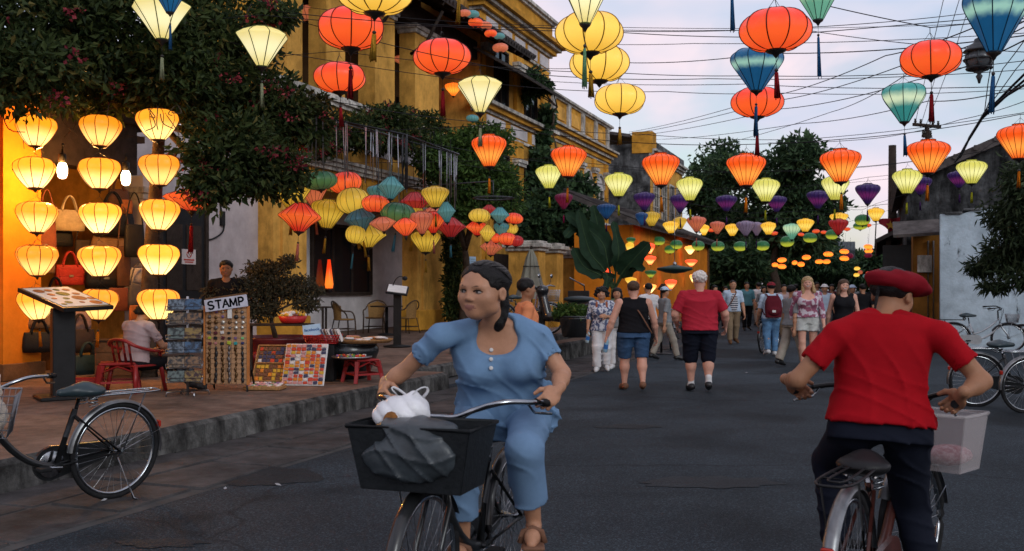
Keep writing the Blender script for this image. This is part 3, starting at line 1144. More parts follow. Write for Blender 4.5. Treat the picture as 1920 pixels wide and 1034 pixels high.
# pavement with a worn edge, and the kerb face
def pavement(name, s0, s1, t0, t1, z, mtop, edge_seed=1, parent=None):
    g = random.Random(edge_seed)
    n = int((s1 - s0) / .35)
    m_ = MB()
    front, lip, back, foot = [], [], [], []
    for i in range(n + 1):
        s = s0 + (s1 - s0) * i / n
        j, q = g.uniform(-.018, .018), g.uniform(-.012, .006)
        back.append(S(s, t0, z)); front.append(S(s, t1 - .05 + j, z + q * .4)); lip.append(S(s, t1 + j, z - .035 + q)); foot.append(S(s, t1 + .015 + j * .5, 0))
    vs = back + front + lip + foot
    k = n + 1
    fs = []
    for i in range(n):
        fs.append((i, i + k, i + k + 1, i + 1))
    top_f = [f for f in fs]
    m_.add(vs, [f[::-1] if (vs[f[1]] - vs[f[0]]).cross(vs[f[2]] - vs[f[0]]).z < 0 else f for f in top_f])
    o = tag(m_.build(name, mtop), kind='structure')
    m_ = MB()
    fs = []
    for r in (1, 2):
        for i in range(n):
            fs.append((i + r * k, i + (r + 1) * k, i + 1 + (r + 1) * k, i + 1 + r * k))
    # end faces
    m_.add(vs, fs)
    m_.add([S(s1, t0, z), vs[2 * k - 1], vs[3 * k - 1], vs[4 * k - 1], S(s1, t0, 0)], [(0, 1, 2, 3, 4)])
    m_.add([S(s0, t0, z), vs[k], vs[2 * k], vs[3 * k], S(s0, t0, 0)], [(4, 3, 2, 1, 0)])
    m_.build('kerb', M_KERB, o)
    return o
pavement('pavement', -4, 13.6, -26, -5.95, .25, M_CONC, 4)
pavement('pavement', 13.6, 62, -26, -6.75, .235, M_CONC, 5)
pavement('step', 17.4, 27, -7.6, -6.0, .36, M_CONC, 6)
pavement('step', 18.0, 27, -7.6, -6.45, .50, M_CONC, 7)

# ------------------------------------------------------------------ buildings on the left, built in the street frame
class Bld:
    def __init__(self, name, label, cat, s0, t0, group=None):
        self.s0, self.t0 = s0, t0
        self.root = thing(name, label, cat, S(s0, t0, 0), R(70), group)
    def P(self, s, t, z):
        return Vector((s - self.s0, -(t - self.t0), z))
    def bx(self, mb, s0, s1, t0, t1, z0, z1, bev=0.0):
        a, b = self.P(s0, t0, z0), self.P(s1, t1, z1)
        mb.box2(a, b, bev)
        return mb
    def part(self, name, m, *boxes, parent=None, bev=0.0):
        mb = MB()
        for b in boxes:
            self.bx(mb, *b, bev=bev)
        return mb.build(name, m, parent or self.root)
    def window(self, s0, s1, t, z0, z1, fm, gm=None, nx=2, nz=2, fr=.07, parent=None, dep=.08):
        mb = MB()
        self.bx(mb, s0 - fr, s0, t - .02, t + dep, z0 - fr, z1 + fr)
        self.bx(mb, s1, s1 + fr, t - .02, t + dep, z0 - fr, z1 + fr)
        self.bx(mb, s0, s1, t - .02, t + dep, z1, z1 + fr)
        self.bx(mb, s0, s1, t - .02, t + dep + .03, z0 - fr, z0)
        for i in range(1, nx):
            x = s0 + (s1 - s0) * i / nx
            self.bx(mb, x - .025, x + .025, t + .005, t + dep - .02, z0, z1)
        for i in range(1, nz):
            x = z0 + (z1 - z0) * i / nz
            self.bx(mb, s0, s1, t + .008, t + dep - .03, x - .02, x + .02)
        w = mb.build('window', fm, parent or self.root)
        mb = MB(); self.bx(mb, s0, s1, t + .004, t + .012, z0, z1)
        mb.build('pane', gm or GLASSK, w)
        return w
    def cornice(self, name, m, s0, s1, t, z, steps, ret=0.0):
        """stacked mouldings: (height, projection) from below"""
        mb = MB()
        for i_, (h, p) in enumerate(steps):
            mb.cur = i_ % 2 if len(steps) > 3 else 0
            self.bx(mb, s0 - p * ret, s1 + p * ret, t - .3, t + p, z, z + h - .002)
            z += h
        return mb.build(name, [m, YEL2], self.root)

# --- the bag shop: orange pillar, open front, yellow back wall
tA = -10.9
A = Bld('bag_shop', 'orange shop building with an open front full of handbags, under the flowering tree', 'shop', 11, tA)
sP0, sP1 = s_at(6, tA), s_at(77, tA)
sQ0, sQ1 = s_at(262, tA), s_at(287, tA)
A.part('pillar', ORA, (sP0, sP1, tA - .45, tA, .25, 4.05))
A.part('plinth', WOODB, (sP0 - .04, sP1 + .04, tA - .5, tA + .05, .25, .48), bev=.01)
A.part('wall', ORA, (sP0 - 6, sP0, tA - .45, tA - .10, .25, 4.05))
A.part('beam', WOODK, (sP0 - 6, sQ1 + .2, tA - .5, tA + .06, 4.05, 4.45), (sP1, sQ0, tA - .4, tA - .05, 3.28, 4.05))
A.part('back_wall', YEL, (sP1 - .6, sQ1 + .5, tA - 2.6, tA - 2.4, .25, 3.9))
A.part('side_wall', YEL, (sQ0 + .05, sQ0 + .2, tA - 2.4, tA - .35, .25, 3.9), (sP1 - .55, sP1 - .4, tA - 2.4, tA - .47, .25, 3.9))
A.part('panel', WOODK, (s_at(92, tA - 2.38), s_at(238, tA - 2.38), tA - 2.399, tA - 2.37, .25, 2.72))
A.part('ceiling', WOODB, (sP1 - .6, sQ1 + .4, tA - 2.6, tA - .5, 3.9, 4.0))
A.part('pier', WHT, (sQ0 + .05, sQ1, tA - .34, tA + .02, .25, 3.28))
A.part('pier_capital', TRIM, (sQ0, sQ1 + .05, tA - .38, tA + .08, 3.0, 3.1), (sQ0 + .02, sQ1 + .03, tA - .36, tA + .05, 2.9, 2.998), bev=.012)
A.part('roof', TILE, (sP0 - 6, sQ1 + 1, tA - 3.5, tA + .9, 4.45, 4.6))
wA = A.window(s_at(104, tA - 2.4), s_at(166, tA - 2.4), tA - 2.4, z_at(130, 470, tA - 2.4), z_at(130, 366, tA - 2.4), WOODK, GLASSK, 1, 1, .09)
A.part('signboard', WHT, (s_at(96, tA - 2.36), s_at(152, tA - 2.36), tA - 2.38, tA - 2.3, 3.0, 3.62), bev=.01)
for k, (p0, p1, z0) in enumerate(((92, 236, .62), (92, 236, 1.28), (170, 236, 1.95))):
    A.part('shelf', WOODB, (s_at(p0, tA - 2.3), s_at(p1, tA - 2.3), tA - 2.395, tA - 1.75, z0, z0 + .04))
A.part('cabinet', WOODB, (s_at(70, tA - 1.0) + .1, s_at(125, tA - 1.0), tA - 1.5, tA - .75, .25, .80), bev=.01)

# --- wall with the dark door, set back
tB0 = -12.9
B0 = Bld('door_house', 'grey plaster house front with a black door beside the bag shop', 'house', 16, tB0)
s0, s1 = sQ1 + .02, s_at(520, tB0)
B0.part('wall', PINK, (s0, s1, tB0 - .3, tB0, .25, 4.6))
d0, d1 = s_at(303, tB0 + .05), s_at(383, tB0 + .05)
dr = B0.part('door', BLACK, (d0, d1, tB0 + .002, tB0 + .06, .25, z_at(340, 393, tB0)), bev=.01)
B0.part('door_panel', WOODK, (d0 + .12, (d0 + d1) / 2 - .06, tB0 + .06, tB0 + .075, .45, 1.3), (d0 + .12, (d0 + d1) / 2 - .06, tB0 + .06, tB0 + .075, 1.45, 2.75), parent=dr)
B0.part('door_panel', WOODK, ((d0 + d1) / 2 + .06, d1 - .12, tB0 + .06, tB0 + .075, .45, 1.3), ((d0 + d1) / 2 + .06, d1 - .12, tB0 + .06, tB0 + .075, 1.45, 2.75), parent=dr)
B0.part('door_frame', WOODK, (d0 - .1, d0 - .002, tB0 + .002, tB0 + .09, .25, 3.1), (d1 + .002, d1 + .1, tB0 + .002, tB0 + .09, .25, 3.1), (d0 - .1, d1 + .1, tB0 + .002, tB0 + .1, 3.1, 3.2))
mbw = MB()
p = lambda px, py: B0.P(s_at(px, tB0 + .03), tB0 + .03, z_at(px, py, tB0 + .03))
mbw.tube(catmull([p(412, 372), p(416, 402), p(420, 420), p(417, 436), p(400, 448), p(386, 450)], 5), .018, 6)
mbw.box(p(417, 410), (.12, .06, .3))
mbw.build('cable_box', BLACK, B0.root)

# --- the arcade house with the balcony
tB = -12.5
B = Bld('arcade_house', 'yellow two-storey house with thick pillars and a gallery under a dark tiled eave', 'house', 18.9, tB)
sA_, sB_ = 18.9, s_at(575, tB)
sC_, sD_ = s_at(783, tB), s_at(829, tB)
sE_ = 31.0
for (a, b) in ((sA_, sB_), (sC_, sD_)):
    o = B.part('pillar', YEL, (a, b, tB - .5, tB, .25, 3.85))
    B.part('pilaster', YEL, (a + .28, b - .28, tB + .002, tB + .06, .25, 3.6), parent=o)
    B.part('base', YEL2, (a - .05, b + .05, tB - .55, tB + .09, .25, .85), parent=o, bev=.02)
    B.part('capital', TRIM, (a - .06, b + .06, tB - .56, tB + .10, 3.62, 3.72), (a - .1, b + .1, tB - .6, tB + .14, 3.72, 3.85), parent=o, bev=.015)
tW = tB - 2.0
B.part('wall', WHT, (sA_, sE_, tW - .3, tW, .25, 3.9))
B.window(s_at(584, tW), s_at(692, tW), tW, z_at(640, 548, tW), z_at(640, 428, tW), WOODK, GLASSK, 3, 1, .09)
B.part('gallery_floor', YEL2, (sA_ - .1, sE_, tB - 2.3, tB + .02, 3.85, 4.35))
B.cornice('moulding', TRIM, sA_ - .1, sE_ + .02, tB + .02, 4.36, [(.09, .12), (.10, .2), (.08, .28)])
B.part('parapet', YEL, (sA_ - .1, sE_, tB - .25, tB, 4.64, 5.95))
for i in range(6):
    a = sA_ + .3 + i * 1.95
    B.part('parapet_panel', WHT, (a, a + 1.5, tB + .002, tB + .03, 5.0, 5.55))
B.cornice('parapet_rail', TRIM, sA_ - .12, sE_ + .02, tB, 5.95, [(.10, .10), (.12, .18), (.06, .12)])
cols = [(538, 567), (612, 647), (703, 740), (778, 823)]
for (a, b) in cols:
    a, b = s_at(a, tB), s_at(b, tB)
    o = B.part('column', YEL, (a, b, tB - .5, tB, 6.235, 9.1))
    B.part('capital', TRIM, (a - .06, b + .06, tB - .55, tB + .07, 8.9, 9.02), (a - .12, b + .12, tB - .6, tB + .12, 9.02, 9.15), parent=o, bev=.015)
B.part('gallery_wall', mat('shaded_plaster', (.10, .055, .022), .85, .2, 2), (sA_, sE_, tB - 2.4, tB - 2.1, 4.35, 11.3))  # shade of the gallery recess put into the wall colour
B.part('side_wall', YEL2, (sA_ - .1, sA_ + .1, tB - 2.4, tB - .5, 4.35, 10.9))
for k in range(5):
    a = sA_ + .6 + k * 2.4
    o = B.part('gallery_door', WOODK, (a, a + 1.35, tB - 2.098, tB - 2.0, 4.36, 7.7))
    for q in range(2):
        B.part('door_leaf', BLACK, (a + .08 + q * .62, a + .65 + q * .62, tB - 1.998, tB - 1.97, 4.45, 7.6), parent=o)
B.part('architrave', WOODK, (sA_ - .1, sE_, tB - .5, tB - .02, 9.155, 9.75))
mb = MB()
e0, e1 = 17.0, 33.2
mb.slab(B.P(e0, tB + 1.25, 9.55), B.P(e1, tB + 1.25, 9.55), B.P(e1, tB - 2.5, 11.6), B.P(e0, tB - 2.5, 11.6), .12)
rf = mb.build('roof', TILE, B.root)
for i in range(22):
    s = e0 + .35 + i * .74
    mb = MB()
    mb.slab(B.P(s, tB + 1.18, 9.46), B.P(s + .09, tB + 1.18, 9.46), B.P(s + .09, tB - 1.2, 10.78), B.P(s, tB - 1.2, 10.78), .12)
    mb.build('rafter', WOODK, rf)
mb = MB()
for i in range(64):
    s = e0 + .12 + i * .254
    mb.tube([B.P(s, tB + 1.32, 9.60), B.P(s, tB - 2.5, 11.70)], .075, 6)
tag(mb.build('roof_tile', TILE, rf), kind='stuff')
for s in (s_at(690, tB), s_at(770, tB)):
    mb = MB()
    mb.tube([B.P(s, tB + .0, 8.2), B.P(s, tB + .5, 8.5), B.P(s, tB + 1.0, 9.35)], .05, 6)
    mb.build('bracket', WOODK, B.root)

# --- the tall house with the cornices
C = Bld('cornice_house', 'tall yellow house with stepped grey cornices next to the gallery house', 'house', 31.2, tB)
c0, c1 = 31.2, 38.6
C.part('wall', YEL, (c0, c1, tB - 8, tB, .25, 11.46))
C.cornice('cornice', TRIM, c0 - .1, c1, tB, 10.2, [(.10, .10), (.55, .05), (.10, .16), (.16, .30), (.12, .46), (.16, .62), (.08, .5)], 1.0)
for i in range(5):
    a = c0 + .4 + i * 1.45
    C.part('frieze_panel', WHT, (a, a + 1.1, tB + .052, tB + .08, 10.36, 10.78))
C.part('attic', YEL2, (c0, c1, tB - .4, tB + .2, 11.47, 12.1))
C.cornice('attic_rail', TRIM, c0 - .05, c1, tB + .2, 12.1, [(.1, .1), (.12, .2)], 1.0)
C.cornice('middle_cornice', TRIM, c0, c1, tB, 6.9, [(.10, .06), (.50, .03), (.10, .12), (.14, .26), (.12, .40)], 1.0)
for i in range(3):
    a = c0 + .5 + i * 2.4
    C.part('frieze_panel', WHT, (a, a + 1.8, tB + .032, tB + .06, 7.06, 7.44))
for a in (c0 + .15, c0 + 3.3, c1 - 1.0):
    o = C.part('pilaster', YEL2, (a, a + .75, tB, tB + .14, 7.87, 10.2))
    C.part('capital', TRIM, (a - .08, a + .83, tB, tB + .22, 9.55, 9.67), (a - .12, a + .87, tB, tB + .27, 9.67, 9.8), parent=o)
    o = C.part('pilaster', YEL2, (a, a + .75, tB, tB + .14, .25, 6.9))
    C.part('capital', TRIM, (a - .08, a + .83, tB, tB + .22, 6.0, 6.12), (a - .12, a + .87, tB, tB + .27, 6.12, 6.25), parent=o)
for a in (c0 + 1.25, c0 + 4.5):
    C.window(a, a + 1.3, tB, 7.95, 9.9, WOODK, GLASSK, 2, 2)
    C.window(a, a + 1.4, tB, 3.3, 6.2, WOODK, GLASSK, 2, 3)
    C.part('door', WOODK, (a, a + 1.4, tB + .002, tB + .05, .25, 2.7), bev=.01)
mb = MB()
mb.slab(C.P(c0 - .6, tB + 1.3, 8.75), C.P(c1 - 1.8, tB + 1.3, 8.75), C.P(c1 - 1.8, tB, 9.5), C.P(c0 - .6, tB, 9.5), .09)
mb.build('awning', TILE, C.root)

# --- long house with the parapet
D_ = Bld('parapet_house', 'long yellow house with pale mouldings and a walled parapet past the tall house', 'house', 38.7, tB)
d0, d1 = 38.65, 48.3
D_.part('wall', YEL, (d0, d1, tB - 8, tB, .25, 8.3))
D_.cornice('cornice', TRIM, d0, d1, tB, 7.6, [(.1, .06), (.18, .14), (.14, .26), (.14, .40), (.1, .5)], 1.0)
D_.part('parapet', YEL2, (d0, d1, tB - .3, tB + .1, 8.26, 9.35))
D_.cornice('parapet_rail', TRIM, d0, d1, tB + .1, 9.35, [(.08, .08), (.1, .18), (.05, .12)], 1.0)
for i in range(5):
    a = d0 + .05 + i * 2.2
    D_.part('parapet_pier', TRIM, (a, a + .4, tB + .102, tB + .2, 8.28, 9.33))
    if i < 4:
        D_.part('parapet_panel', YEL, (a + .7, a + 1.9, tB + .102, tB + .14, 8.55, 9.1))
    o = D_.part('pilaster', YEL2, (a, a + .5, tB, tB + .12, .25, 7.58))
    D_.part('capital', TRIM, (a - .06, a + .56, tB, tB + .2, 6.9, 7.0), (a - .1, a + .6, tB, tB + .25, 7.0, 7.15), parent=o)
D_.cornice('string_course', TRIM, d0, d1, tB, 4.3, [(.1, .08), (.14, .18), (.1, .28)], 1.0)
for i in range(4):
    a = d0 + .72 + i * 2.2
    w = D_.window(a, a + 1.25, tB, 4.95, 6.2, TRIM, GLASSK, 2, 2, .1)
    mb = MB()
    cx, cz = (a + a + 1.25) / 2, 6.28
    pts = [(cx + .68 * math.cos(math.pi * k / 12), cz + .62 * math.sin(math.pi * k / 12)) for k in range(13)]
    for (p0, p1) in zip(pts[:-1], pts[1:]):
        mb.slab(D_.P(p0[0], tB + .06, p0[1]), D_.P(p1[0], tB + .06, p1[1]), D_.P(cx + (p1[0] - cx) * 1.16, tB + .06, cz + (p1[1] - cz) * 1.16), D_.P(cx + (p0[0] - cx) * 1.16, tB + .06, cz + (p0[1] - cz) * 1.16), .12)
    mb.build('arch', TRIM, w)
    mb = MB()
    mb.add([D_.P(cx, tB + .03, cz)] + [D_.P(x_, tB + .03, z_) for (x_, z_) in pts], [(0, k + 1, k + 2) for k in range(12)])
    mb.build('fanlight', WHT, w)
    D_.part('door', WOODK, (a + .1, a + 1.2, tB + .002, tB + .06, .25, 3.3), bev=.01)

# --- columns of the porch in front
for (px, py0) in ((1016, 452), (1050, 457), (1096, 468)):
    t_ = -9.0
    s_ = s_at(px, t_)
    zt = z_at(px, py0, t_)
    G_ = Bld('gate_pillar', {1016: 'yellow gate pillar with a stepped cap behind the folded parasol', 1050: 'yellow gate pillar lit from below beside the banana plant', 1096: 'yellow gate pillar half hidden by banana leaves'}[px], 'pillar', s_, t_, 'yellow gate pillars')
    w_ = .33
    G_.part('shaft', YEL, (s_ - w_, s_ + w_, t_ - .9, t_, .25, zt - .3))
    G_.part('cap', TRIM, (s_ - w_ - .08, s_ + w_ + .08, t_ - .98, t_ + .08, zt - .298, zt - .2), (s_ - w_ - .16, s_ + w_ + .16, t_ - 1.06, t_ + .16, zt - .198, zt - .08), (s_ - w_ - .05, s_ + w_ + .05, t_ - .95, t_ + .05, zt - .078, zt), bev=.015)
    G_.part('plinth', YEL2, (s_ - w_ - .06, s_ + w_ + .06, t_ - .96, t_ + .06, .25, .8), bev=.02)

# --- low orange house with a tiled roof
tF = -7.0
f0, f1 = 30.2, s_at(1326, tF)
Fh = Bld('lantern_house', 'low orange house under a dark tiled roof, its wall hung with lit paper lanterns', 'house', f0, tF)
Fh.part('wall', ORA, (f0, f1, tF - 1.9, tF, 0, 3.45))
mb = MB()
mb.slab(Fh.P(f0 - .6, tF + .35, 3.42), Fh.P(f1 + .4, tF + .35, 3.42), Fh.P(f1 + .4, tF - 2.1, 4.45), Fh.P(f0 - .6, tF - 2.1, 4.45), .14)
rf = mb.build('roof', TILE, Fh.root)
mb = MB()
for i in range(int((f1 - f0 + 1) / .26)):
    s = f0 - .5 + i * .26
    mb.tube([Fh.P(s, tF + .42, 3.49), Fh.P(s, tF - 2.1, 4.54)], .07, 6)
tag(mb.build('roof_tile', TILE, rf), kind='stuff')
Fh.part('corner_post', WOODB, (f1 + .01, f1 + .3, tF - .3, tF + .05, 0, 3.3))

# --- grey end wall and yellow front farther on
tE = -10.8
e0, e1 = 50.2, 59.5
E_ = Bld('stained_house', 'yellow house whose bare end wall is streaked black and grey', 'house', e0, tE)
E_.part('wall', YEL, (e0 + .3, e1, tE - 7, tE, 0, 8.6))
E_.part('end_wall', MOSS, (e0, e0 + .29, tE - 8, tE - .02, 0, 8.9))
E_.cornice('cornice', TRIM, e0, e1, tE, 8.2, [(.14, .1), (.16, .22), (.12, .36)])
E_.part('parapet', MOSS, (e0 - .02, e1, tE - .4, tE + .1, 8.63, 9.1))
E_.part('chimney_pier', YEL2, (e0 - .05, e0 + 1.0, tE - .9, tE + .15, 8.4, 9.5))
E_.cornice('balcony', TRIM, e0 + .5, e1, tE, 3.9, [(.12, .4), (.12, .6)])
for i in range(4):
    a = e0 + 1.0 + i * 2.1
    E_.window(a, a + 1.1, tE, 5.0, 7.2, TRIM, GLASSK, 2, 3, .1)
    E_.window(a, a + 1.1, tE, 1.0, 3.2, TRIM, GLASSK, 2, 2, .1)
mb = MB()
mb.slab(E_.P(e0 - .3, tE - 1, 9.3), E_.P(e1, tE - 1, 9.3), E_.P(e1, tE - 8, 10.6), E_.P(e0 - .3, tE - 8, 10.6), .15)
mb.build('roof', TILE, E_.root)

# ------------------------------------------------------------------ right side of the street
G = Bld('weathered_house', 'dark weathered gable house with black stains behind the limewashed wall', 'house', 29.5, 1.2)
gs = 29.5
def onS(px, py, s):
    Y = Y_on_s(px, s)
    X = (px - 960) / F * Y
    return X * CA - Y * SA, CAMZ + (HZ - py) / F * Y
tl, zl = onS(1700, 345, gs)
tr_, zr = onS(1935, 243, gs)
tend = tr_ + 5
zend = zr + (zr - zl) / (tr_ - tl) * 5
mb = MB()
pts = [(tl, 0), (tend, 0), (tend, zend), (tl, zl)]
fr = [G.P(gs, t, z) for t, z in pts]
bk = [G.P(gs + 9, t, z) for t, z in pts]
mb.add(fr + bk, [(0, 1, 2, 3), (7, 6, 5, 4), (0, 3, 7, 4), (1, 5, 6, 2), (3, 2, 6, 7), (0, 4, 5, 1)])
mb.build('wall', WEATH, G.root)
mb = MB()
mb.slab(G.P(gs - .35, tl - .3, zl - .05), G.P(gs - .35, tend, zend + .06), G.P(gs + 9, tend, zend + .06), G.P(gs + 9, tl - .3, zl - .05), .22)
mb.build('roof', TILE, G.root)
mb = MB()
for q in range(14):
    t_ = tl + .2 + q * .5
    z_ = zl + (zend - zl) * (t_ - tl) / (tend - tl)
    mb.tube([G.P(gs - .4, t_, z_ + .13), G.P(gs + 9, t_, z_ + .13)], .08, 6)
tag(mb.build('roof_tile', TILE, G.root), kind='stuff')
Hh = Bld('corner_shop', 'narrow orange shop front with pipes down its wall beside the limewashed wall', 'shop', 28.2, .9)
ta, _ = onS(1712, 500, 28.2)
tb, _ = onS(1762, 500, 28.2)
_, zt = onS(1730, 438, 28.2)
Hh.part('wall', mat('dull_ochre', (.34, .15, .03), .85, .25, 2, .2, 30, var2=.5), (28.2, 29.4, ta, tb, 0, zt))
Hh.part('door', BLACK, (28.1, 28.19, ta - .75, ta - .05, 0, zt - .3))
mb = MB()
for px in (1740, 1750):
    t_, _ = onS(px, 500, 28.15)
    mb.tube([Hh.P(28.15, t_, .1), Hh.P(28.15, t_, zt - .2)], .028, 6)
mb.build('pipe', STEEL, Hh.root)
Hh.part('meter_box', TRIM, (28.05, 28.19, ta + .1, ta + .45, 1.9, 2.35), bev=.01)
mb = MB()
mb.slab(Hh.P(27.4, ta - .5, zt - .1), Hh.P(27.4, tb, zt - .05), Hh.P(28.5, tb, zt + .35), Hh.P(28.5, ta - .5, zt + .3), .08)
mb.build('awning', TILE, Hh.root)
# houses along the right-hand side beyond
G2 = Bld('shaded_house', 'dark two-storey house with a tiled awning on the right beyond the flag', 'house', 31, .75)
G2.part('wall', WEATH, (38.6, 52, 1.0, 7, 0, 5.0))
mb = MB(); mb.slab(G2.P(38.2, .9, 5.3), G2.P(52.4, .9, 5.3), G2.P(52.4, 7, 7.0), G2.P(38.2, 7, 7.0), .16); mb.build('roof', TILE, G2.root)
mb = MB(); mb.slab(G2.P(34, .05, 3.0), G2.P(50, .05, 3.0), G2.P(50, 1.2, 3.6), G2.P(34, 1.2, 3.6), .12); mb.build('awning', TILE, G2.root)
G2.part('porch_wall', YEL2, (34.2, 38.5, 1.0, 1.3, 0, 3.5))
for s in (34.3, 38.2, 42, 46):
    G2.part('post', WOODK, (s, s + .16, .35, .5, 0, 3.1))
G2.part('door', BLACK, (35.2, 37.2, .9, .99, 0, 2.6), (39.5, 41.5, .9, .99, 0, 2.6))
# limewashed wall
lw = Bld('limewashed_wall', 'pale blue-white limewashed wall with black mould streaks behind the silver bicycle', 'wall', 26.8, 1.2)
ta, z1_ = onS(1763, 402, 26.8)
tb_, z2_ = onS(1850, 388, 26.8)
tc_, z3_ = onS(1925, 452, 26.8)
mb = MB()
prof = [(ta, 0), (ta, z1_), (ta + .45, z1_ - .02), (tb_ - .2, z2_ - .05), (tb_, z2_ + .03), (tb_ + .25, z2_ - .12), (tb_ + .7, z2_ - .4), (tc_, z3_), (tc_ + 4, z3_ - .2), (tc_ + 4, 0)]
n = len(prof)
mb.add([lw.P(26.8, t, z) for t, z in prof] + [lw.P(27.15, t, z) for t, z in prof], [tuple(range(n)), tuple(range(2 * n - 1, n - 1, -1))] + [(i, i + n, (i + 1) % n + n, (i + 1) % n) for i in range(n)])
mb.build('wall', BLUEW, lw.root)
mb = MB()
for i in range(7):
    t_ = ta + .1 + i * .42
    mb.box(lw.P(26.95, t_ + .2, float(np.interp(t_ + .2, [q[0] for q in prof[1:8]], [q[1] for q in prof[1:8]])) + .03), (.42, .40, .06), 0, .012)
mb.build('coping', MOSS, lw.root)

def streaks(m, sx, sz, lo, hi, dark):
    nt = m.node_tree
    b = nt.nodes['Principled BSDF']
    N, L = nt.nodes.new, nt.links.new
    src = b.inputs['Base Color'].links[0].from_socket
    c = N('ShaderNodeTexCoord'); mp_ = N('ShaderNodeMapping'); mp_.inputs['Scale'].default_value = (sx, sx, sz)
    L(c.outputs['Object'], mp_.inputs[0])
    n = N('ShaderNodeTexNoise'); n.inputs['Scale'].default_value = 1.0; n.inputs['Detail'].default_value = 8; n.inputs['Roughness'].default_value = .72
    L(mp_.outputs[0], n.inputs['Vector'])
    r = N('ShaderNodeValToRGB')
    r.color_ramp.elements[0].position = lo; r.color_ramp.elements[0].color = (dark, dark, dark, 1)
    r.color_ramp.elements[1].position = hi; r.color_ramp.elements[1].color = (1, 1, 1, 1)
    L(n.outputs[0], r.inputs[0])
    mx = N('ShaderNodeMix'); mx.data_type = 'RGBA'; mx.blend_type = 'MULTIPLY'; mx.inputs[0].default_value = 1
    L(src, mx.inputs[6]); L(r.outputs[0], mx.inputs[7]); L(mx.outputs[2], b.inputs['Base Color'])
streaks(BLUEW, 2.6, 1.0, .33, .41, .10)
streaks(WEATH, 2.2, .6, .40, .60, .25)
streaks(MOSS, 1.6, .4, .40, .60, .3)
streaks(TRIM, 5, 1.5, .38, .55, .45)
streaks(M_KERB, 5, 1.4, .40, .58, .4)
streaks(YEL, 3, .8, .34, .48, .62)
# ------------------------------------------------------------------ plants
LF1 = mat_leaf('leaf_dark', (0.010, 0.022, 0.008), (0.066, 0.092, 0.030), (0.17, 0.13, 0.04))
LF2 = mat_leaf('leaf_green', (0.022, 0.050, 0.014), (0.085, 0.15, 0.035), (0.15, 0.19, 0.05))
LF3 = mat_leaf('leaf_far', (0.016, 0.036, 0.020), (0.072, 0.128, 0.056), (0.11, 0.16, 0.06))
LF4 = mat_leaf('leaf_bamboo', (0.018, 0.032, 0.016), (0.06, 0.085, 0.04), (0.10, 0.12, 0.05))
LFD = mat_leaf('leaf_dry', (0.03, 0.032, 0.022), (0.10, 0.09, 0.055), (0.17, 0.12, 0.06))
FLW = mat_leaf('bougainvillea', (0.16, 0.02, 0.035), (0.34, 0.055, 0.07), (0.45, 0.10, 0.10))
BAN = mat('banana_leaf', (0.012, 0.030, 0.015), 0.62, 0.3, 5, 0.2, 30)
BARK = mat('bark', (0.075, 0.055, 0.042), 0.9, 0.4, 8, 0.8, 30)

def tree(name, label, cat, base, blobs, n, size, m, trunk=None, r=.12, seed=1, group=None, flowers=0, aspect=.45, droop=.3, shell=.35, limb=True):
    base = Vector(base)
    root = thing(name, label, cat, base, 0, group)
    bl = [(tuple(Vector(c) - base), rr, w) for c, rr, w in blobs]
    link('crown', leaves_mesh('crown', bl, n, size, droop, aspect, shell, seed), m, root)
    g = random.Random(seed)
    mb = MB()
    top_ = Vector(bl[0][0])
    fork = Vector((top_.x * .35, top_.y * .35, top_.z * .55)) if trunk is None else Vector(trunk) - base
    pts = catmull([(0, 0, -.05), fork * .33 + Vector((g.uniform(-.1, .1), g.uniform(-.1, .1), 0)), fork * .7 + Vector((g.uniform(-.12, .12), g.uniform(-.1, .1), 0)), fork], 4)
    mb.tube(pts, [r * (1.25 - .6 * i / (len(pts) - 1)) for i in range(len(pts))], 9)
    mb.build('trunk', BARK, root)
    if limb:
        for (c, rr, w) in bl:
            c = Vector(c)
            mb = MB()
            mid = fork.lerp(c, .5) + Vector((g.uniform(-.2, .2), g.uniform(-.2, .2), g.uniform(0, .25)))
            pts = catmull([fork, mid, c], 4)
            mb.tube(pts, [r * (.62 - .5 * i / (len(pts) - 1)) for i in range(len(pts))], 6)
            for q in range(5):
                e = c + Vector((g.uniform(-1, 1) * rr[0], g.uniform(-1, 1) * rr[1], g.uniform(-1, 1) * rr[2])) * .8
                k0 = mid.lerp(c, g.uniform(.2, 1))
                mb.tube([k0, k0.lerp(e, .5) + Vector((0, 0, g.uniform(-.05, .12))), e], [r * .16, r * .11, r * .05], 5)
            mb.build('limb', BARK, root)
    if flowers:
        g2 = np.random.default_rng(seed + 50)
        fb = []
        for i in range(flowers):
            c, rr, w = bl[g2.integers(len(bl))]
            d = g2.normal(size=3); d /= np.linalg.norm(d)
            d[1] = -abs(d[1]) * .9
            fb.append((tuple(np.array(c) + d * np.array(rr) * 1.0), (.14, .10, .09), 1))
        link('blossoms', leaves_mesh('blossoms', fb, flowers * 22, .05, .1, .8, .1, seed + 9), FLW, root)
    return root

W_ = lambda px, py, Y: tuple(at(px, py, Y))
bl = [(W_(70, 60, 11.6), (1.0, .9, .75), 1.2), (W_(250, 60, 12.2), (1.1, 1.0, .8), 1.3), (W_(395, 85, 13.0), (.85, .8, .72), 1.0),
      (W_(30, 130, 11.0), (.8, .7, .45), .8), (W_(170, 150, 12.4), (.9, .8, .42), .9), (W_(330, 150, 12.2), (.9, .7, .5), 1.0), (W_(490, 215, 13.2), (.72, .6, .56), .9),
      (W_(430, 290, 12.2), (.66, .55, .55), .75), (W_(560, 225, 13.6), (.5, .5, .42), .5), (W_(505, 320, 12.6), (.52, .45, .35), .45), (W_(515, 30, 12.4), (.30, .4, .16), .14),
      (W_(400, 350, 12.0), (.35, .35, .28), .22), (W_(130, -60, 12.0), (1.4, 1.2, .9), .8), (W_(360, -70, 12.8), (1.0, 1.0, .6), .5)]
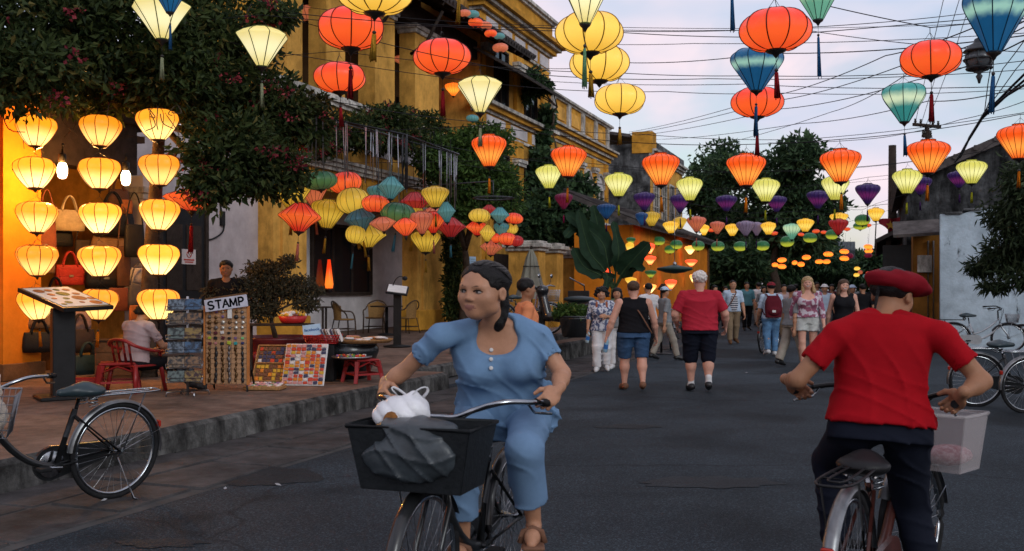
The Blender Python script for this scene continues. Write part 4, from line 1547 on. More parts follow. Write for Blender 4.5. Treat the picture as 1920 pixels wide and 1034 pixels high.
tb = ground_at(279, 700, .25)
tb = at(279, 705, 14.0); tb.z = .25
tree('bougainvillea_tree', 'large dark tree with small red flowers overhanging the bag shop', 'tree', tb, bl, 40000, .11, LF1, at(300, 230, 13.4), .11, 3, flowers=70, shell=.25)
# bare twigs under the crown
mb = MB()
g = random.Random(5)
tr0 = thing('trellis', 'tangle of bare dark branches on a pole from which the shop lanterns hang', 'trellis', at(180, 188, 12.3))
o_ = at(180, 188, 12.3)
mb.tube([at(-60, 190, 12.7) - o_, at(120, 186, 12.35) - o_, at(345, 178, 12.0) - o_], .028, 7)
mb.build('pole', BARK, tr0)
mb = MB()
for px in (-40, 330):
    Y0 = 12.65 if px < 0 else 12.05
    a = at(px, 186, Y0)
    t0_ = a.x * CA - a.y * SA
    s0_ = a.x * SA + a.y * CA
    mb.tube([a - o_, S(s0_ + .1, -10.95, 4.2) - o_], .022, 6)
mb.build('strut', BARK, tr0)
for i in range(26):
    mb = MB()
    x = g.uniform(-20, 350)
    p0 = at(x, 186 + g.uniform(-10, 10), 12.2 + g.uniform(-.2, .5))
    p1 = p0 + Vector((g.uniform(-.5, .5), g.uniform(-.3, .3), g.uniform(-.35, .25)))
    p2 = p1 + Vector((g.uniform(-.3, .3), g.uniform(-.2, .2), g.uniform(-.3, .15)))
    mb.tube(catmull([p0 - o_, p1 - o_, p2 - o_], 4), [.010, .0095, .009, .008, .0075, .007, .006, .005, .004], 5)
    mb.build('twig', BARK, tr0)

g2 = random.Random(15)
for i in range(7):
    mb = MB()
    p0 = at(g2.uniform(255, 335), g2.uniform(196, 215), 11.65)
    p1 = p0 + Vector((g2.uniform(-.12, .12), g2.uniform(-.03, .03), g2.uniform(-.2, -.1)))
    p2 = p1 + Vector((g2.uniform(-.12, .12), 0, g2.uniform(-.14, .02)))
    mb.tube(catmull([p0 - o_, p1 - o_, p2 - o_], 4), .006, 5)
    mb.build('twig', BARK, tr0)
bl = [(W_(880, 330, 26.5), (1.15, 1.0, 1.0), 1.2), (W_(930, 360, 26.5), (.75, .8, .7), .7), (W_(830, 300, 26.5), (.8, .8, .7), .7), (W_(850, 390, 26.5), (.55, .6, .5), .4), (W_(905, 268, 26.8), (.9, .8, .55), .5)]
tree('leafy_tree', 'bright green leafy tree growing against the gallery house', 'tree', S(27.1, -11.4, .25), bl, 17000, .15, LF2, None, .13, 5, shell=.3)
mb_b = [(S(27.2, -11.75, z), (.33, .3, .55), 1) for z in (1.0, 1.7, 2.4, 3.1, 3.7)]
tree('ivy_column', 'dark ivy climbing the corner post behind the cycling woman', 'ivy', S(27.3, -11.8, .25), [(tuple(c), r_, w_) for c, r_, w_ in mb_b], 5200, .13, LF1, S(27.3, -11.8, 3.6), .07, 6, limb=False)
bl = [(W_(660, 250, 24.0), (.8, .7, .45), 1), (W_(740, 255, 25.5), (.9, .7, .5), 1), (W_(790, 245, 27.5), (.8, .7, .6), .9), (W_(730, 220, 25.5), (.7, .6, .35), .6), (W_(600, 262, 23.2), (.6, .6, .4), .6)]
base_ = S(24.0, -12.05, 5.0)
tree('climbing_plant', 'reddish green climbing plant tangled along the gallery parapet', 'plant', base_, bl, 9500, .13, LF1, base_ + Vector((.1, 0, .4)), .05, 8, flowers=40)
bl = [(W_(998, 165, 37.5), (.62, .6, .42), 1), (W_(1000, 142, 37.5), (.32, .3, .34), .4), (W_(982, 182, 37.3), (.40, .4, .25), .4), (W_(1022, 160, 37.5), (.28, .3, .26), .25)]
base_ = S(37.3, -11.9, 7.9)
tree('ledge_sapling', 'small dark tree sprouting from the cornice of the tall house', 'plant', base_, bl, 1300, .22, LF3, base_ + Vector((.2, 0, .7)), .05, 9, shell=.1)
bl = [(W_(1022, 222, 39.5), (.34, .4, .40), .5), (W_(1012, 258, 39.2), (.36, .4, .5), .5), (W_(1010, 312, 38.5), (.55, .6, .7), .9), (W_(1020, 370, 38.0), (.95, .6, 1.1), 1.3), (W_(1075, 350, 39.0), (.9, .6, .5), .6), (W_(1045, 395, 36.5), (1.4, .7, .9), 1.2), (W_(1010, 430, 36.0), (.8, .7, .9), 1), (W_(1000, 500, 35.5), (.4, .4, 1.3), .8), (W_(1080, 430, 36), (.9, .6, .6), .6)]
tree('creeper', 'dark broad-leaved creeper hanging down the front of the long yellow house', 'creeper', S(37.6, -11.9, .25), bl, 9500, .26, LF3, S(37.6, -11.7, 6), .09, 10, aspect=.65)

# potted bush on the pavement and bonsai-like shrub
def far_tree(label, px, py, Y, rx, rz, n, seed, size=.34, m=None, tr_r=.22):
    c = at(px, py, Y)
    g = random.Random(seed)
    bl = []
    for i in range(9):
        a = g.uniform(0, 6.28)
        q = g.uniform(.15, .75)
        bl.append(((c.x + math.cos(a) * rx * q, c.y + g.uniform(-.6, .6) * rx, c.z + g.uniform(-.75, .75) * rz), (rx * g.uniform(.35, .55), rx * .5, rz * g.uniform(.3, .5)), 1))
    bl.insert(0, ((c.x, c.y, c.z), (rx * .6, rx * .6, rz * .6), 1))
    return tree('street_tree', label, 'tree', (c.x, c.y, 0), bl, n, size, m or LF3, (c.x, c.y, max(1.5, c.z - rz * .7)), tr_r, seed, 'trees along the far end of the street')
far_tree('dark round tree above the yellow house with the stained end wall', 1322, 335, 60, 1.9, 3.0, 7000, 21)
far_tree('tall broad tree at the far end of the street under the orange lanterns', 1455, 385, 52, 3.3, 3.1, 15000, 22)
far_tree('dark tree left of the broad one, over the orange house roof', 1370, 440, 56, 2.4, 3.2, 8000, 23)
far_tree('low dark tree behind the green lanterns in the middle of the street', 1440, 490, 62, 3.6, 2.4, 10000, 24)
far_tree('tree at the street end behind the row of small orange lanterns', 1530, 495, 66, 3.2, 2.2, 9000, 25)
far_tree('sparse tree under the grey billboard at the far end', 1585, 500, 74, 2.6, 1.7, 6000, 26)
far_tree('small tree beside the tiled awning near the flag', 1638, 500, 62, 1.6, 1.4, 4000, 27)
far_tree('shadowy tree behind the orange corner post of the low house', 1375, 520, 47, 1.7, 1.5, 5000, 28)

# leafy mass on the right (bamboo sprays)
def onY(px, py, Y): return tuple(at(px, py, Y))
bl = [(onY(1912, 420, 20), (.50, .5, .62), 1.0), (onY(1885, 478, 20.5), (.50, .5, .38), .8), (onY(1918, 345, 19.5), (.45, .5, .6), .6), (onY(1842, 500, 21), (.36, .3, .18), .3), (onY(1872, 400, 20.5), (.34, .3, .34), .25), (onY(1930, 520, 20), (.55, .4, .26), .45), (onY(1960, 420, 20), (.7, .7, 1.1), .8), (onY(1865, 535, 20.5), (.28, .3, .14), .15)]
b_ = at(1985, 500, 21.0); b_.z = 0
tree('bamboo', 'dark feathery bamboo hanging over the right end of the limewashed wall', 'bamboo', b_, bl, 7600, .17, LF4, at(1960, 480, 20.6), .07, 31, aspect=.16, droop=.7, shell=.2)

# banana plant
def banana(label, base, leaves, seed):
    base = Vector(base)
    root = thing('banana_plant', label, 'plant', base)
    mb = MB()
    mb.tube([(0, 0, 0), (.03, 0, .6), (.02, .02, 1.25)], [.14, .12, .07], 10)
    mb.build('stem', mat('banana_stem', (0.10, 0.13, 0.06), .6, .3, 5), root)
    for (mid, tip, w) in leaves:
        mid, tip = Vector(mid) - base, Vector(tip) - base
        st = Vector((.02, .02, 1.2))
        spine = catmull([st, st.lerp(mid, .45) + Vector((0, 0, .1)), mid, tip], 7)
        V, Q = [], []
        n = len(spine)
        i0 = 6
        for i in range(i0, n):
            q = (i - i0) / (n - 1 - i0)
            d = (spine[min(i + 1, n - 1)] - spine[i - 1]).normalized()
            v = Vector((0, -1, .25))
            sd_ = d.cross(v).normalized()
            up_ = sd_.cross(d)
            ww = .72 * w * (math.sin(math.pi * min(1, q * .93 + .07)) ** .6)
            jag = .03 * math.sin(i * 5.1)
            for lat in (-1, -.5, 0, .5, 1):
                V.append(spine[i] + sd_ * lat * (ww + jag) + up_ * abs(lat) * ww * .38)
        for i in range(n - i0 - 1):
            for k in range(4):
                a = i * 5 + k
                Q.append((a, a + 1, a + 6, a + 5))
        lf = link('leaf', arr_mesh('leaf', [tuple(v) for v in V], Q, True), BAN, root)
        mb = MB()
        mb.tube(spine, [.03 * (1 - .85 * i / (n - 1)) for i in range(n)], 6)
        mb.build('midrib', mat('midrib', (0.035, 0.065, 0.028), .6, .2), lf)
    return root
Yb = 25.0
bb = at(1150, 590, Yb); bb.z = .235
banana('banana plant with broad dark leaves in front of the orange house', bb,
       [(W_(1105, 470, Yb), W_(1085, 395, Yb), .30), (W_(1185, 490, Yb - .3), W_(1218, 455, Yb - .5), .38), (W_(1160, 470, Yb), W_(1150, 415, Yb + .3), .22), (W_(1095, 500, Yb), W_(1075, 465, Yb), .30), (W_(1125, 450, Yb + .2), W_(1060, 400, Yb + .3), .36),
        (W_(1140, 520, Yb), W_(1135, 545, Yb - .6), .18), (W_(1085, 430, Yb + .3), W_(1058, 445, Yb + .1), .26), (W_(1120, 420, Yb + .4), W_(1112, 385, Yb + .4), .24), (W_(1190, 500, Yb - .2), W_(1205, 510, Yb - .8), .25)], 3)
# ------------------------------------------------------------------ lanterns
def prof_globe(h=.56):
    out = []
    for i in range(15):
        a = -math.pi / 2 * .86 + math.pi * .86 * i / 14
        out.append((.5 * math.cos(a) ** .85, h / 2 * math.sin(a) / math.sin(math.pi / 2 * .86)))
    return out
def prof_pts(P, n=4):
    q = catmull([(r, 0, z) for r, z in P], n)
    return [(max(.02, v.x), v.z) for v in q]
PROF = {
    'globe': prof_globe(.57),
    'oval': prof_globe(.52),
    'diamond': [(.10, -.36), (.20, -.22), (.31, -.06), (.42, .09), (.495, .185), (.5, .20), (.48, .22), (.36, .29), (.20, .345)],
    'balloon': prof_pts([(.11, -.46), (.20, -.32), (.33, -.13), (.45, .05), (.5, .17), (.47, .28), (.34, .365), (.17, .39)]),
    'garlic': prof_pts([(.15, -.42), (.18, -.38), (.27, -.24), (.41, -.02), (.5, .14), (.46, .26), (.31, .335), (.18, .36), (.17, .40)]),
    'squat': prof_pts([(.10, -.40), (.17, -.30), (.31, -.12), (.44, .04), (.5, .15), (.49, .24), (.40, .31), (.24, .34), (.16, .38)]),
    'shop': prof_pts([(.17, -.385), (.29, -.26), (.41, -.09), (.485, .06), (.5, .125), (.475, .23), (.40, .305), (.26, .355)]),
    'saucer': [(.12, -.36), (.15, -.32), (.28, -.17), (.42, -.05), (.495, .0), (.5, .02), (.48, .05), (.36, .16), (.22, .28), (.13, .36)],
    'flat': [(.07, -.24), (.2, -.18), (.38, -.07), (.495, .01), (.5, .03), (.45, .07), (.3, .14), (.12, .2)],
}
NRIB = {'globe': 10, 'oval': 14, 'diamond': 8, 'balloon': 10, 'garlic': 18, 'squat': 16, 'shop': 10, 'saucer': 16, 'flat': 12}
SILK = {
    'red': dict(base=(.60, .055, .045), glow=(1, .055, .012), hot=(1, .15, .02), g=.52, hz=-.12, hw=.34, hb=.35),
    'yellow': dict(base=(.66, .45, .10), glow=(1, .56, .045), hot=(1, .70, .13), g=.58, hz=-.05, hw=.34, hb=.25),
    'pale': dict(base=(.62, .55, .24), glow=(1, .80, .24), hot=(1, .95, .62), g=.50, hz=-.05, hw=.36, hb=.5),
    'blue': dict(base=(.02, .14, .30), glow=(.01, .13, .30), hot=(.50, .85, .62), g=.32, hz=.06, hw=.13, hb=.9),
    'teal': dict(base=(.05, .26, .28), glow=(.05, .34, .30), hot=(.85, .92, .58), g=.42, hz=.04, hw=.2, hb=.8),
    'mint': dict(base=(.16, .36, .28), glow=(.18, .50, .34), hot=(.75, .9, .55), g=.45, hz=.1, hw=.3, hb=.4),
    'orange': dict(base=(.55, .10, .02), glow=(1, .115, .007), hot=(1, .40, .06), g=.64, hz=-.17, hw=.3, hb=.45),
    'lime': dict(base=(.50, .48, .12), glow=(.80, .74, .12), hot=(1, .96, .45), g=.50, hz=-.05, hw=.3, hb=.6),
    'purple': dict(base=(.05, .03, .14), glow=(.05, .01, .12), hot=(.34, .03, .22), g=.2, hz=-.10, hw=.22, hb=.5),
    'magenta': dict(base=(.20, .015, .07), glow=(.25, .01, .06), hot=(.5, .02, .08), g=.12, hz=-.1, hw=.3, hb=.3),
    'cobalt': dict(base=(.02, .08, .22), glow=(.01, .06, .2), hot=(.02, .15, .4), g=.15, hz=-.1, hw=.3, hb=.3),
    'salmon': dict(base=(.60, .19, .12), glow=(.8, .2, .1), hot=(1, .3, .12), g=.22, hz=-.1, hw=.3, hb=.4),
    'lilac': dict(base=(.28, .22, .32), glow=(.3, .22, .34), hot=(.4, .3, .4), g=.12, hz=-.1, hw=.3, hb=.3),
    'amber': dict(base=(.60, .38, .05), glow=(1, .56, .03), hot=(1, .75, .15), g=.62, hz=-.1, hw=.3, hb=.4),
    'mustard': dict(base=(.52, .36, .05), glow=(.8, .5, .04), hot=(1, .68, .08), g=.26, hz=-.08, hw=.3, hb=.8),
    'scarlet': dict(base=(.55, .05, .03), glow=(1, .05, .02), hot=(1, .18, .03), g=.32, hz=-.04, hw=.28, hb=.9),
    'crimson': dict(base=(.36, .025, .03), glow=(.7, .02, .02), hot=(.8, .05, .04), g=.16, hz=-.08, hw=.3, hb=.4),
    'cyan': dict(base=(.10, .32, .36), glow=(.1, .4, .42), hot=(.3, .6, .5), g=.12, hz=-.08, hw=.3, hb=.4),
    'slate': dict(base=(.06, .18, .26), glow=(.06, .2, .3), hot=(.2, .4, .4), g=.08, hz=-.08, hw=.3, hb=.4),
    'green': dict(base=(.05, .16, .09), glow=(.04, .16, .08), hot=(.2, .36, .08), g=.14, hz=-.08, hw=.25, hb=.6),
    'leafgreen': dict(base=(.02, .12, .05), glow=(.02, .12, .04), hot=(.72, .74, .05), g=.35, hz=-.20, hw=.22, hb=.8),
    'shop': dict(base=(.62, .36, .07), glow=(1, .35, .012), hot=(1, .80, .27), g=1.05, hz=-.27, hw=.40, hb=.45),
    'shopdim': dict(base=(.60, .33, .06), glow=(1, .31, .010), hot=(1, .74, .22), g=.88, hz=-.22, hw=.36, hb=.35),
    'shopbright': dict(base=(.62, .38, .08), glow=(1, .39, .016), hot=(1, .86, .36), g=1.2, hz=-.30, hw=.44, hb=.6),
    'farorange': dict(base=(.62, .16, .03), glow=(1, .20, .012), hot=(1, .32, .03), g=1.0, hz=-.1, hw=.3, hb=.5),
    'farred': dict(base=(.62, .06, .03), glow=(1, .07, .02), hot=(1, .30, .08), g=1.7, hz=-.2, hw=.3, hb=.8),
    'peach': dict(base=(.6, .3, .12), glow=(1, .34, .06), hot=(1, .65, .25), g=1.7, hz=-.2, hw=.35, hb=.6),
}
TASSEL = {'red': (.26, .012, .018), 'blue': (.02, .09, .22), 'green': (.14, .30, .16), 'gold': (.40, .22, .025), 'orange': (.70, .20, .01), 'lime': (.42, .42, .02), 'cream': (.30, .33, .20), 'magenta': (.30, .01, .08), 'purple': (.06, .02, .10), 'teal': (.05, .2, .28), 'pink': (.5, .16, .12)}
RIBM = {'shopdim': (.30, .06, .006), 'shopbright': (.30, .06, .006), 'red': (.10, .008, .006), 'yellow': (.22, .12, .01), 'pale': (.10, .12, .03), 'orange': (.16, .02, .004), 'shop': (.30, .06, .006), 'lime': (.20, .22, .03)}
CAPM = mat('lantern_cap', (.02, .017, .015), .4, .3, 8)
_lm = {}
def lantern_meshes(shape):
    if shape in _lm: return _lm[shape]
    pr = PROF[shape]
    nr = NRIB[shape]
    amp = .085 if nr <= 10 else .075
    mb = MB()
    mb.lathe(pr, nr * (5 if nr <= 10 else 4), cap=False, lobes=nr, amp=amp)
    shade = mb.mesh('shade')
    # cloth has thickness enough to read as a closed lampshade from below
    mb = MB()
    for k in range(nr):
        a = 2 * math.pi * k / nr
        rr = .0095 if nr <= 10 else .0066
        mb.tube([(r * 1.003 * math.cos(a), r * 1.003 * math.sin(a), z) for r, z in pr], rr, 4, cap=False)
    b, t = pr[0], pr[-1]
    for (r, z) in (b, t):
        mb.tube([(r * math.cos(2 * math.pi * k / 16), r * math.sin(2 * math.pi * k / 16), z) for k in range(16)], .011, 5, closed=True)
    frame = mb.mesh('frame')
    mb = MB()
    mb.lathe([(.004, b[1] - .115), (.025, b[1] - .09), (.05, b[1] - .055), (b[0] * .98, b[1] - .022), (b[0] * 1.02, b[1] - .005)], 14)
    cap = mb.mesh('finial')
    mb = MB()
    z = b[1] - .11
    mb.tube([(0, 0, z), (0, 0, z - .15)], .005, 4)
    mb.ball((0, 0, z - .17), (.03, .03, .026), 8, 6)
    cord = mb.mesh('knot')
    mb = MB()
    z -= .185
    mb.tube([(0, 0, z), (.002, 0, z - .03), (.004, 0, z - .3), (.01, .004, z - .62)], [.018, .026, .034, .040], 9)
    for k in range(9):
        a = 2 * math.pi * k / 9
        mb.tube([(.02 * math.cos(a), .02 * math.sin(a), z - .03), (.01 + .042 * math.cos(a), .042 * math.sin(a), z - .60 - .03 * (k % 3))], .009, 4)
    tas = mb.mesh('tassel')
    mb = MB()
    mb.lathe([(t[0], t[1]), (t[0] * .9, t[1] + .012), (.02, t[1] + .016)], 14)
    for a in (0, 2.09, 4.19):
        mb.tube([(t[0] * .95 * math.cos(a), t[0] * .95 * math.sin(a), t[1]), (0, 0, t[1] + .16)], .005, 4)
    mb.tube([(0, 0, t[1] + .15), (0, 0, t[1] + .24)], .006, 4)
    top = mb.mesh('hanger')
    _lm[shape] = (shade, frame, cap, cord, tas, top, b[1], t[1])
    return _lm[shape]
_lmc = {}
def with_mat(me, m, key):
    k = (me.name, key)
    if k not in _lmc:
        c = me.copy()
        c.materials.clear()
        c.materials.append(m)
        _lmc[k] = c
    return _lmc[k]
LR = random.Random(11)
def silk(color, shape):
    d = SILK[color]
    return mat_silk('silk_' + color, **d)
def lantern(shape, color, label, pos, w, h=None, tassel=None, tl=1.0, group=None, tilt=0.0, parts=True, name='lantern', cord_up=0.0, cat='lantern'):
    """pos: centre of the shade; w its real width; h real height (else the profile's own)"""
    sh, fr, cp, kn, ta, tp, zb, zt = lantern_meshes(shape)
    root = thing(name, label, cat, pos, LR.uniform(0, 6.28), group)
    if tilt:
        root.rotation_euler = (LR.uniform(-tilt, tilt), LR.uniform(-tilt, tilt), LR.uniform(0, 6.28))
    hz = 1.0 if h is None else (h / w) / (zt - zb)
    root.scale = (w, w, w * hz)
    link('shade', with_mat(sh, silk(color, shape), color), None, root)
    if parts:
        rc = RIBM.get(color, tuple(x * .25 for x in SILK[color]['base']))
        link('frame', with_mat(fr, mat('rib_' + color, rc, .5, .1), color), None, root)
    link('finial', with_mat(cp, CAPM, 'k'), None, root)
    if parts:
        link('hanger', with_mat(tp, CAPM, 'k'), None, root)
    if tassel:
        o = link('tassel', with_mat(ta, mat('tassel_' + tassel, TASSEL[tassel], .8, .3, 40, .6, 90), tassel), None, root)
        o.scale = (1, 1, tl)
        o.location = (0, 0, (zb - .295) * (1 - tl))
        if parts:
            link('knot', with_mat(kn, CAPM, 'k'), None, o).scale = (1, 1, 1 / tl if tl else 1)
            o.children[0].location = (0, 0, 0) if tl == 1 else ((0, 0, -(zb - .295) * (1 - tl) / tl))
    if cord_up:
        mb = MB()
        L0 = zt + .2
        mb.tube([(0, 0, L0), (0, 0, L0 + cord_up / (w * hz))], .004 / w, 4)
        mb.build('cord', WIRE, root)
    return root, Vector(pos) + Vector((0, 0, (zt + .24) * w * hz))
CABG = 'overhead wires across the street'
def cable(label, pts, r=.006, sag=.06, group=CABG, name='cable', m=None):
    P = [Vector(p) for p in pts]
    out = []
    for i in range(len(P) - 1):
        n = 10
        L = (P[i + 1] - P[i]).length
        for k in range(n):
            t = k / n
            q = P[i].lerp(P[i + 1], t)
            q.z -= 4 * t * (1 - t) * sag * min(1, L / 6)
            out.append(q)
    out.append(P[-1])
    root = thing(name, label, 'wire', out[0], 0, group)
    mb = MB()
    mb.tube([p - out[0] for p in out], r, 5)
    mb.build('strand', m or WIRE, root)
    return root

def string(rows, s, label_cable, left=True, right=True, zl=None, zr=None, tr=9.0, r=.0045):
    """rows: dicts with px, py, w, h (pixels), shape, color, label..; hung on one cable at street distance s"""
    hp = []
    for d in sorted(rows, key=lambda d: d['px']):
        ss = s + d.get('ds', 0)
        Y = Y_on_s(d['px'], ss)
        pos = at(d['px'], d['py'], Y)
        w = d['w'] / F * Y
        h = d['h'] / F * Y if 'h' in d else None
        _, top = lantern(d['shape'], d['color'], d['label'], pos, w, h, d.get('tas'), d.get('tl', 1.0), d.get('group'), d.get('tilt', .03), parts=d.get('parts', True))
        hp.append(top)
    pts = list(hp)
    z0 = hp[0].z + .25 if zl is None else zl
    z1 = hp[-1].z + .35 if zr is None else zr
    if left: pts.insert(0, S(s, -12.2, z0))
    if right: pts.append(S(s, tr, z1))
    cable(label_cable, pts, r)
GB = 'big lanterns strung over the near street'
def L_(px, py, w, h, shape, color, label, tas=None, tl=1.0, **kw):
    return dict(px=px, py=py, w=w, h=h, shape=shape, color=color, label=label, tas=tas, tl=tl, **kw)
string([
    L_(318, -12, 66, 66, 'balloon', 'blue', 'blue balloon lantern cut by the top edge, above the cream cone lantern in the tree', 'blue', .95, group=GB),
    L_(703, -12, 142, 74, 'globe', 'yellow', 'yellow globe lantern at the top edge above the red-orange globes', 'gold', .62, group=GB),
    L_(862, -72, 100, 70, 'balloon', 'yellow', 'yellow lantern almost out of view, only its gold tassel hanging by the dark eave', 'gold', 1.0, group=GB),
    L_(1098, -8, 104, 104, 'diamond', 'pale', 'cream cone lantern with a green tassel hanging before two yellow globes', 'green', .8, group=GB),
    L_(1370, -95, 100, 90, 'balloon', 'blue', 'blue lantern out of view whose blue tassel end dangles in the sky', 'blue', 1.1, group=GB),
    L_(1533, -8, 84, 86, 'balloon', 'mint', 'mint green balloon lantern with a long blue tassel at the top edge', 'blue', 1.2, group=GB),
    L_(1866, 32, 116, 122, 'balloon', 'blue', 'large blue balloon lantern in front of the iron street lamp', 'blue', .78, group=GB),
], 8.2, 'black wire carrying the topmost big lanterns', zr=4.3)
string([
    L_(303, 35, 108, 78, 'diamond', 'pale', 'cream cone lantern lit among the leaves of the flowering tree', 'cream', .6, group=GB),
    L_(658, 54, 125, 74, 'globe', 'red', 'large red-orange globe lantern below the yellow one at the top edge', 'red', .68, group=GB),
    L_(1105, 62, 128, 74, 'globe', 'yellow', 'upper of the two overlapping yellow globe lanterns in the sky', 'gold', .55, group=GB),
    L_(1454, 57, 133, 76, 'globe', 'red', 'big red-orange globe lantern over the blue balloon lantern', 'red', .6, group=GB),
    L_(1745, 111, 112, 64, 'globe', 'red', 'red-orange globe lantern beside the iron street lamp', 'red', .75, group=GB),
], 9.0, 'black wire carrying the big red and yellow globes', zr=4.0)
string([
    L_(491, 88, 98, 72, 'diamond', 'pale', 'cream cone lantern with painted bamboo sprigs at the edge of the tree', 'cream', .7, group=GB),
    L_(829, 107, 108, 62, 'globe', 'red', 'red-orange globe lantern hanging under the dark tiled eave', 'red', .7, group=GB),
    L_(1124, 119, 112, 66, 'globe', 'yellow', 'lower of the two overlapping yellow globe lanterns in the sky', None, group=GB),
    L_(1419, 128, 97, 78, 'balloon', 'blue', 'blue balloon lantern between two red-orange globes', 'blue', 1.0, group=GB),
], 10.2, 'black wire carrying the blue balloon and the second yellow globe', zr=4.2)
string([
    L_(637, 146, 98, 54, 'globe', 'red', 'smaller red-orange globe lantern low over the balcony rack', 'red', .62, group=GB),
    L_(900, 178, 88, 66, 'diamond', 'pale', 'cream cone lantern hanging over the leafy green tree', 'cream', .6, group=GB),
    L_(1162, 187, 97, 54, 'globe', 'yellow', 'lowest yellow globe lantern hanging over the parapet of the long house', 'gold', .5, group=GB),
    L_(1420, 192, 97, 54, 'globe', 'red', 'red-orange globe lantern just under the blue balloon lantern', 'red', .75, group=GB),
    L_(1695, 191, 80, 70, 'balloon', 'teal', 'small turquoise balloon lantern with a pale band, over the crossarm pole', 'blue', .75, group=GB),
], 11.6, 'black wire carrying the lowest of the big lanterns', zr=4.4)
# painted sprigs on the cream cone at the tree's edge
def row(data, s, fn, cab, **kw):
    string([fn(i, *d) for i, d in enumerate(data)], s, cab, **kw)
GO = 'orange ribbed lanterns of the near row'
row([(917, 282, 66, 60), (1066, 302, 67, 58), (1239, 317, 70, 60), (1399, 318, 73, 60), (1576, 310, 75, 62), (1740, 293, 78, 62), (1912, 265, 80, 64)], 11.9,
    lambda i, px, py, w, h: L_(px, py, w, h, 'garlic', 'orange', f'orange ribbed lantern with an orange tassel, {ORD[i]} from the left in its row', 'orange', .62, group=GO), 'black wire carrying the row of orange ribbed lanterns', zr=3.7)
GL = 'lime-yellow ribbed lanterns behind the orange row'
row([(1029, 331, 49, 44), (1160, 346, 52, 44), (1293, 354, 49, 44), (1436, 356, 51, 44), (1566, 352, 50, 46), (1701, 340, 53, 46), (1822, 322, 54, 44)], 16.6,
    lambda i, px, py, w, h: L_(px, py, w, h, 'garlic', 'lime', f'lime-yellow ribbed lantern with a lime tassel, {ORD[i]} from the left in its row', 'lime', .6, group=GL), 'thin wire carrying the row of lime-yellow lanterns', zr=5.0)
GP = 'dark purple and jewel-coloured lanterns of the third row'
pr_ = [(1057, 377, 34, 30, 'magenta'), (1137, 396, 36, 28, 'cobalt'), (1208, 377, 40, 34, 'purple'), (1275, 381, 36, 34, 'purple'), (1362, 381, 40, 30, 'purple'), (1456, 382, 38, 30, 'purple'), (1534, 374, 42, 34, 'purple'), (1627, 363, 45, 38, 'purple'), (1726, 348, 40, 34, 'purple'), (1798, 336, 40, 32, 'purple')]
pc = {'magenta': 'magenta onion lantern, the only magenta one, before the creeper', 'cobalt': 'larger cobalt blue lantern in front of the low tiled roof'}
pn = [0]
def fp_(i, px, py, w, h, c):
    if c == 'purple':
        lb = f'dark purple lantern, {ORD[pn[0]]} purple one from the left'
        pn[0] += 1
    else:
        lb = pc[c]
    return L_(px, py, w, h, 'squat', c, lb, 'magenta' if c == 'magenta' else 'purple', .6, group=GP)
row(pr_, 22.0, fp_, 'thin wire carrying the row of dark purple lanterns', zr=4.6, tr=2.5)
GM = 'small mixed lanterns of the fourth row'
mx_ = [(1203, 410, 24, 24, 'cobalt', 'squat', 'small cobalt blue lantern half behind the dull yellow one'), (1222, 410, 32, 28, 'mustard', 'garlic', 'dull yellow ribbed lantern over the tiled roof of the orange house'), (1258, 426, 31, 23, 'amber', 'garlic', 'bright amber lantern, leftmost of the small amber ones'), (1275, 418, 26, 22, 'mustard', 'garlic', 'dull yellow lantern peeping out beside the salmon pink one'),
       (1306, 420, 36, 29, 'salmon', 'squat', 'larger salmon pink lantern of the small mixed row'), (1320, 431, 20, 20, 'amber', 'garlic', 'tilted amber lantern tucked behind the larger salmon pink one'), (1345, 427, 28, 24, 'salmon', 'squat', 'smaller salmon pink lantern between amber ones'), (1373, 431, 27, 23, 'amber', 'garlic', 'amber lantern just left of the larger lilac grey lantern'),
       (1398, 428, 35, 28, 'lilac', 'squat', 'larger lilac grey lantern of the small mixed row'), (1419, 429, 25, 25, 'lilac', 'squat', 'smaller lilac grey lantern beside the larger one'), (1441, 428, 29, 24, 'amber', 'garlic', 'amber lantern just right of the lilac grey pair'), (1485, 434, 33, 30, 'mint', 'squat', 'pale green lantern between two amber ones'),
       (1510, 422, 32, 25, 'amber', 'garlic', 'amber lantern just right of the pale green one'), (1573, 410, 34, 22, 'amber', 'garlic', 'amber lantern behind and above the dark red one'), (1572, 425, 36, 30, 'crimson', 'squat', 'dark red lantern in front of an amber one'), (1617, 413, 28, 20, 'leafgreen', 'oval', 'dark green lantern left of the last amber one'), (1642, 402, 31, 25, 'amber', 'garlic', 'amber lantern hanging beside the red flag')]
row([(a, b, c, d, e, f, g_) for a, b, c, d, e, f, g_ in mx_], 26.5, lambda i, px, py, w, h, c, sh, lb: L_(px, py, w, h, sh, c, lb, 'pink' if c == 'salmon' else ('purple' if c == 'lilac' else None), .7, group=GM, ds=.25 * (i % 2), parts=(w > 26)), 'thin wire carrying the small mixed lanterns', zr=4.2, tr=1.8)
GG = 'small green and yellow lanterns of the fifth row'
gr_ = [(1235, 452, 24, 16), (1256, 468, 21, 15), (1268, 459, 24, 17), (1309, 461, 24, 18), (1346, 462, 25, 18), (1388, 462, 25, 18), (1430, 461, 25, 18), (1476, 453, 26, 20), (1519, 446, 26, 18), (1560, 440, 24, 18), (1613, 424, 26, 14)]
row(gr_, 33.5, lambda i, px, py, w, h: L_(px, py, w, h, 'oval', 'leafgreen', f'small green lantern glowing yellow below, {ORD[i]} from the left in its row', None, group=GG, parts=False), 'thin wire carrying the small green lanterns', zr=4.2, tr=1.2)
GR = 'small red lanterns scattered behind the fifth row'
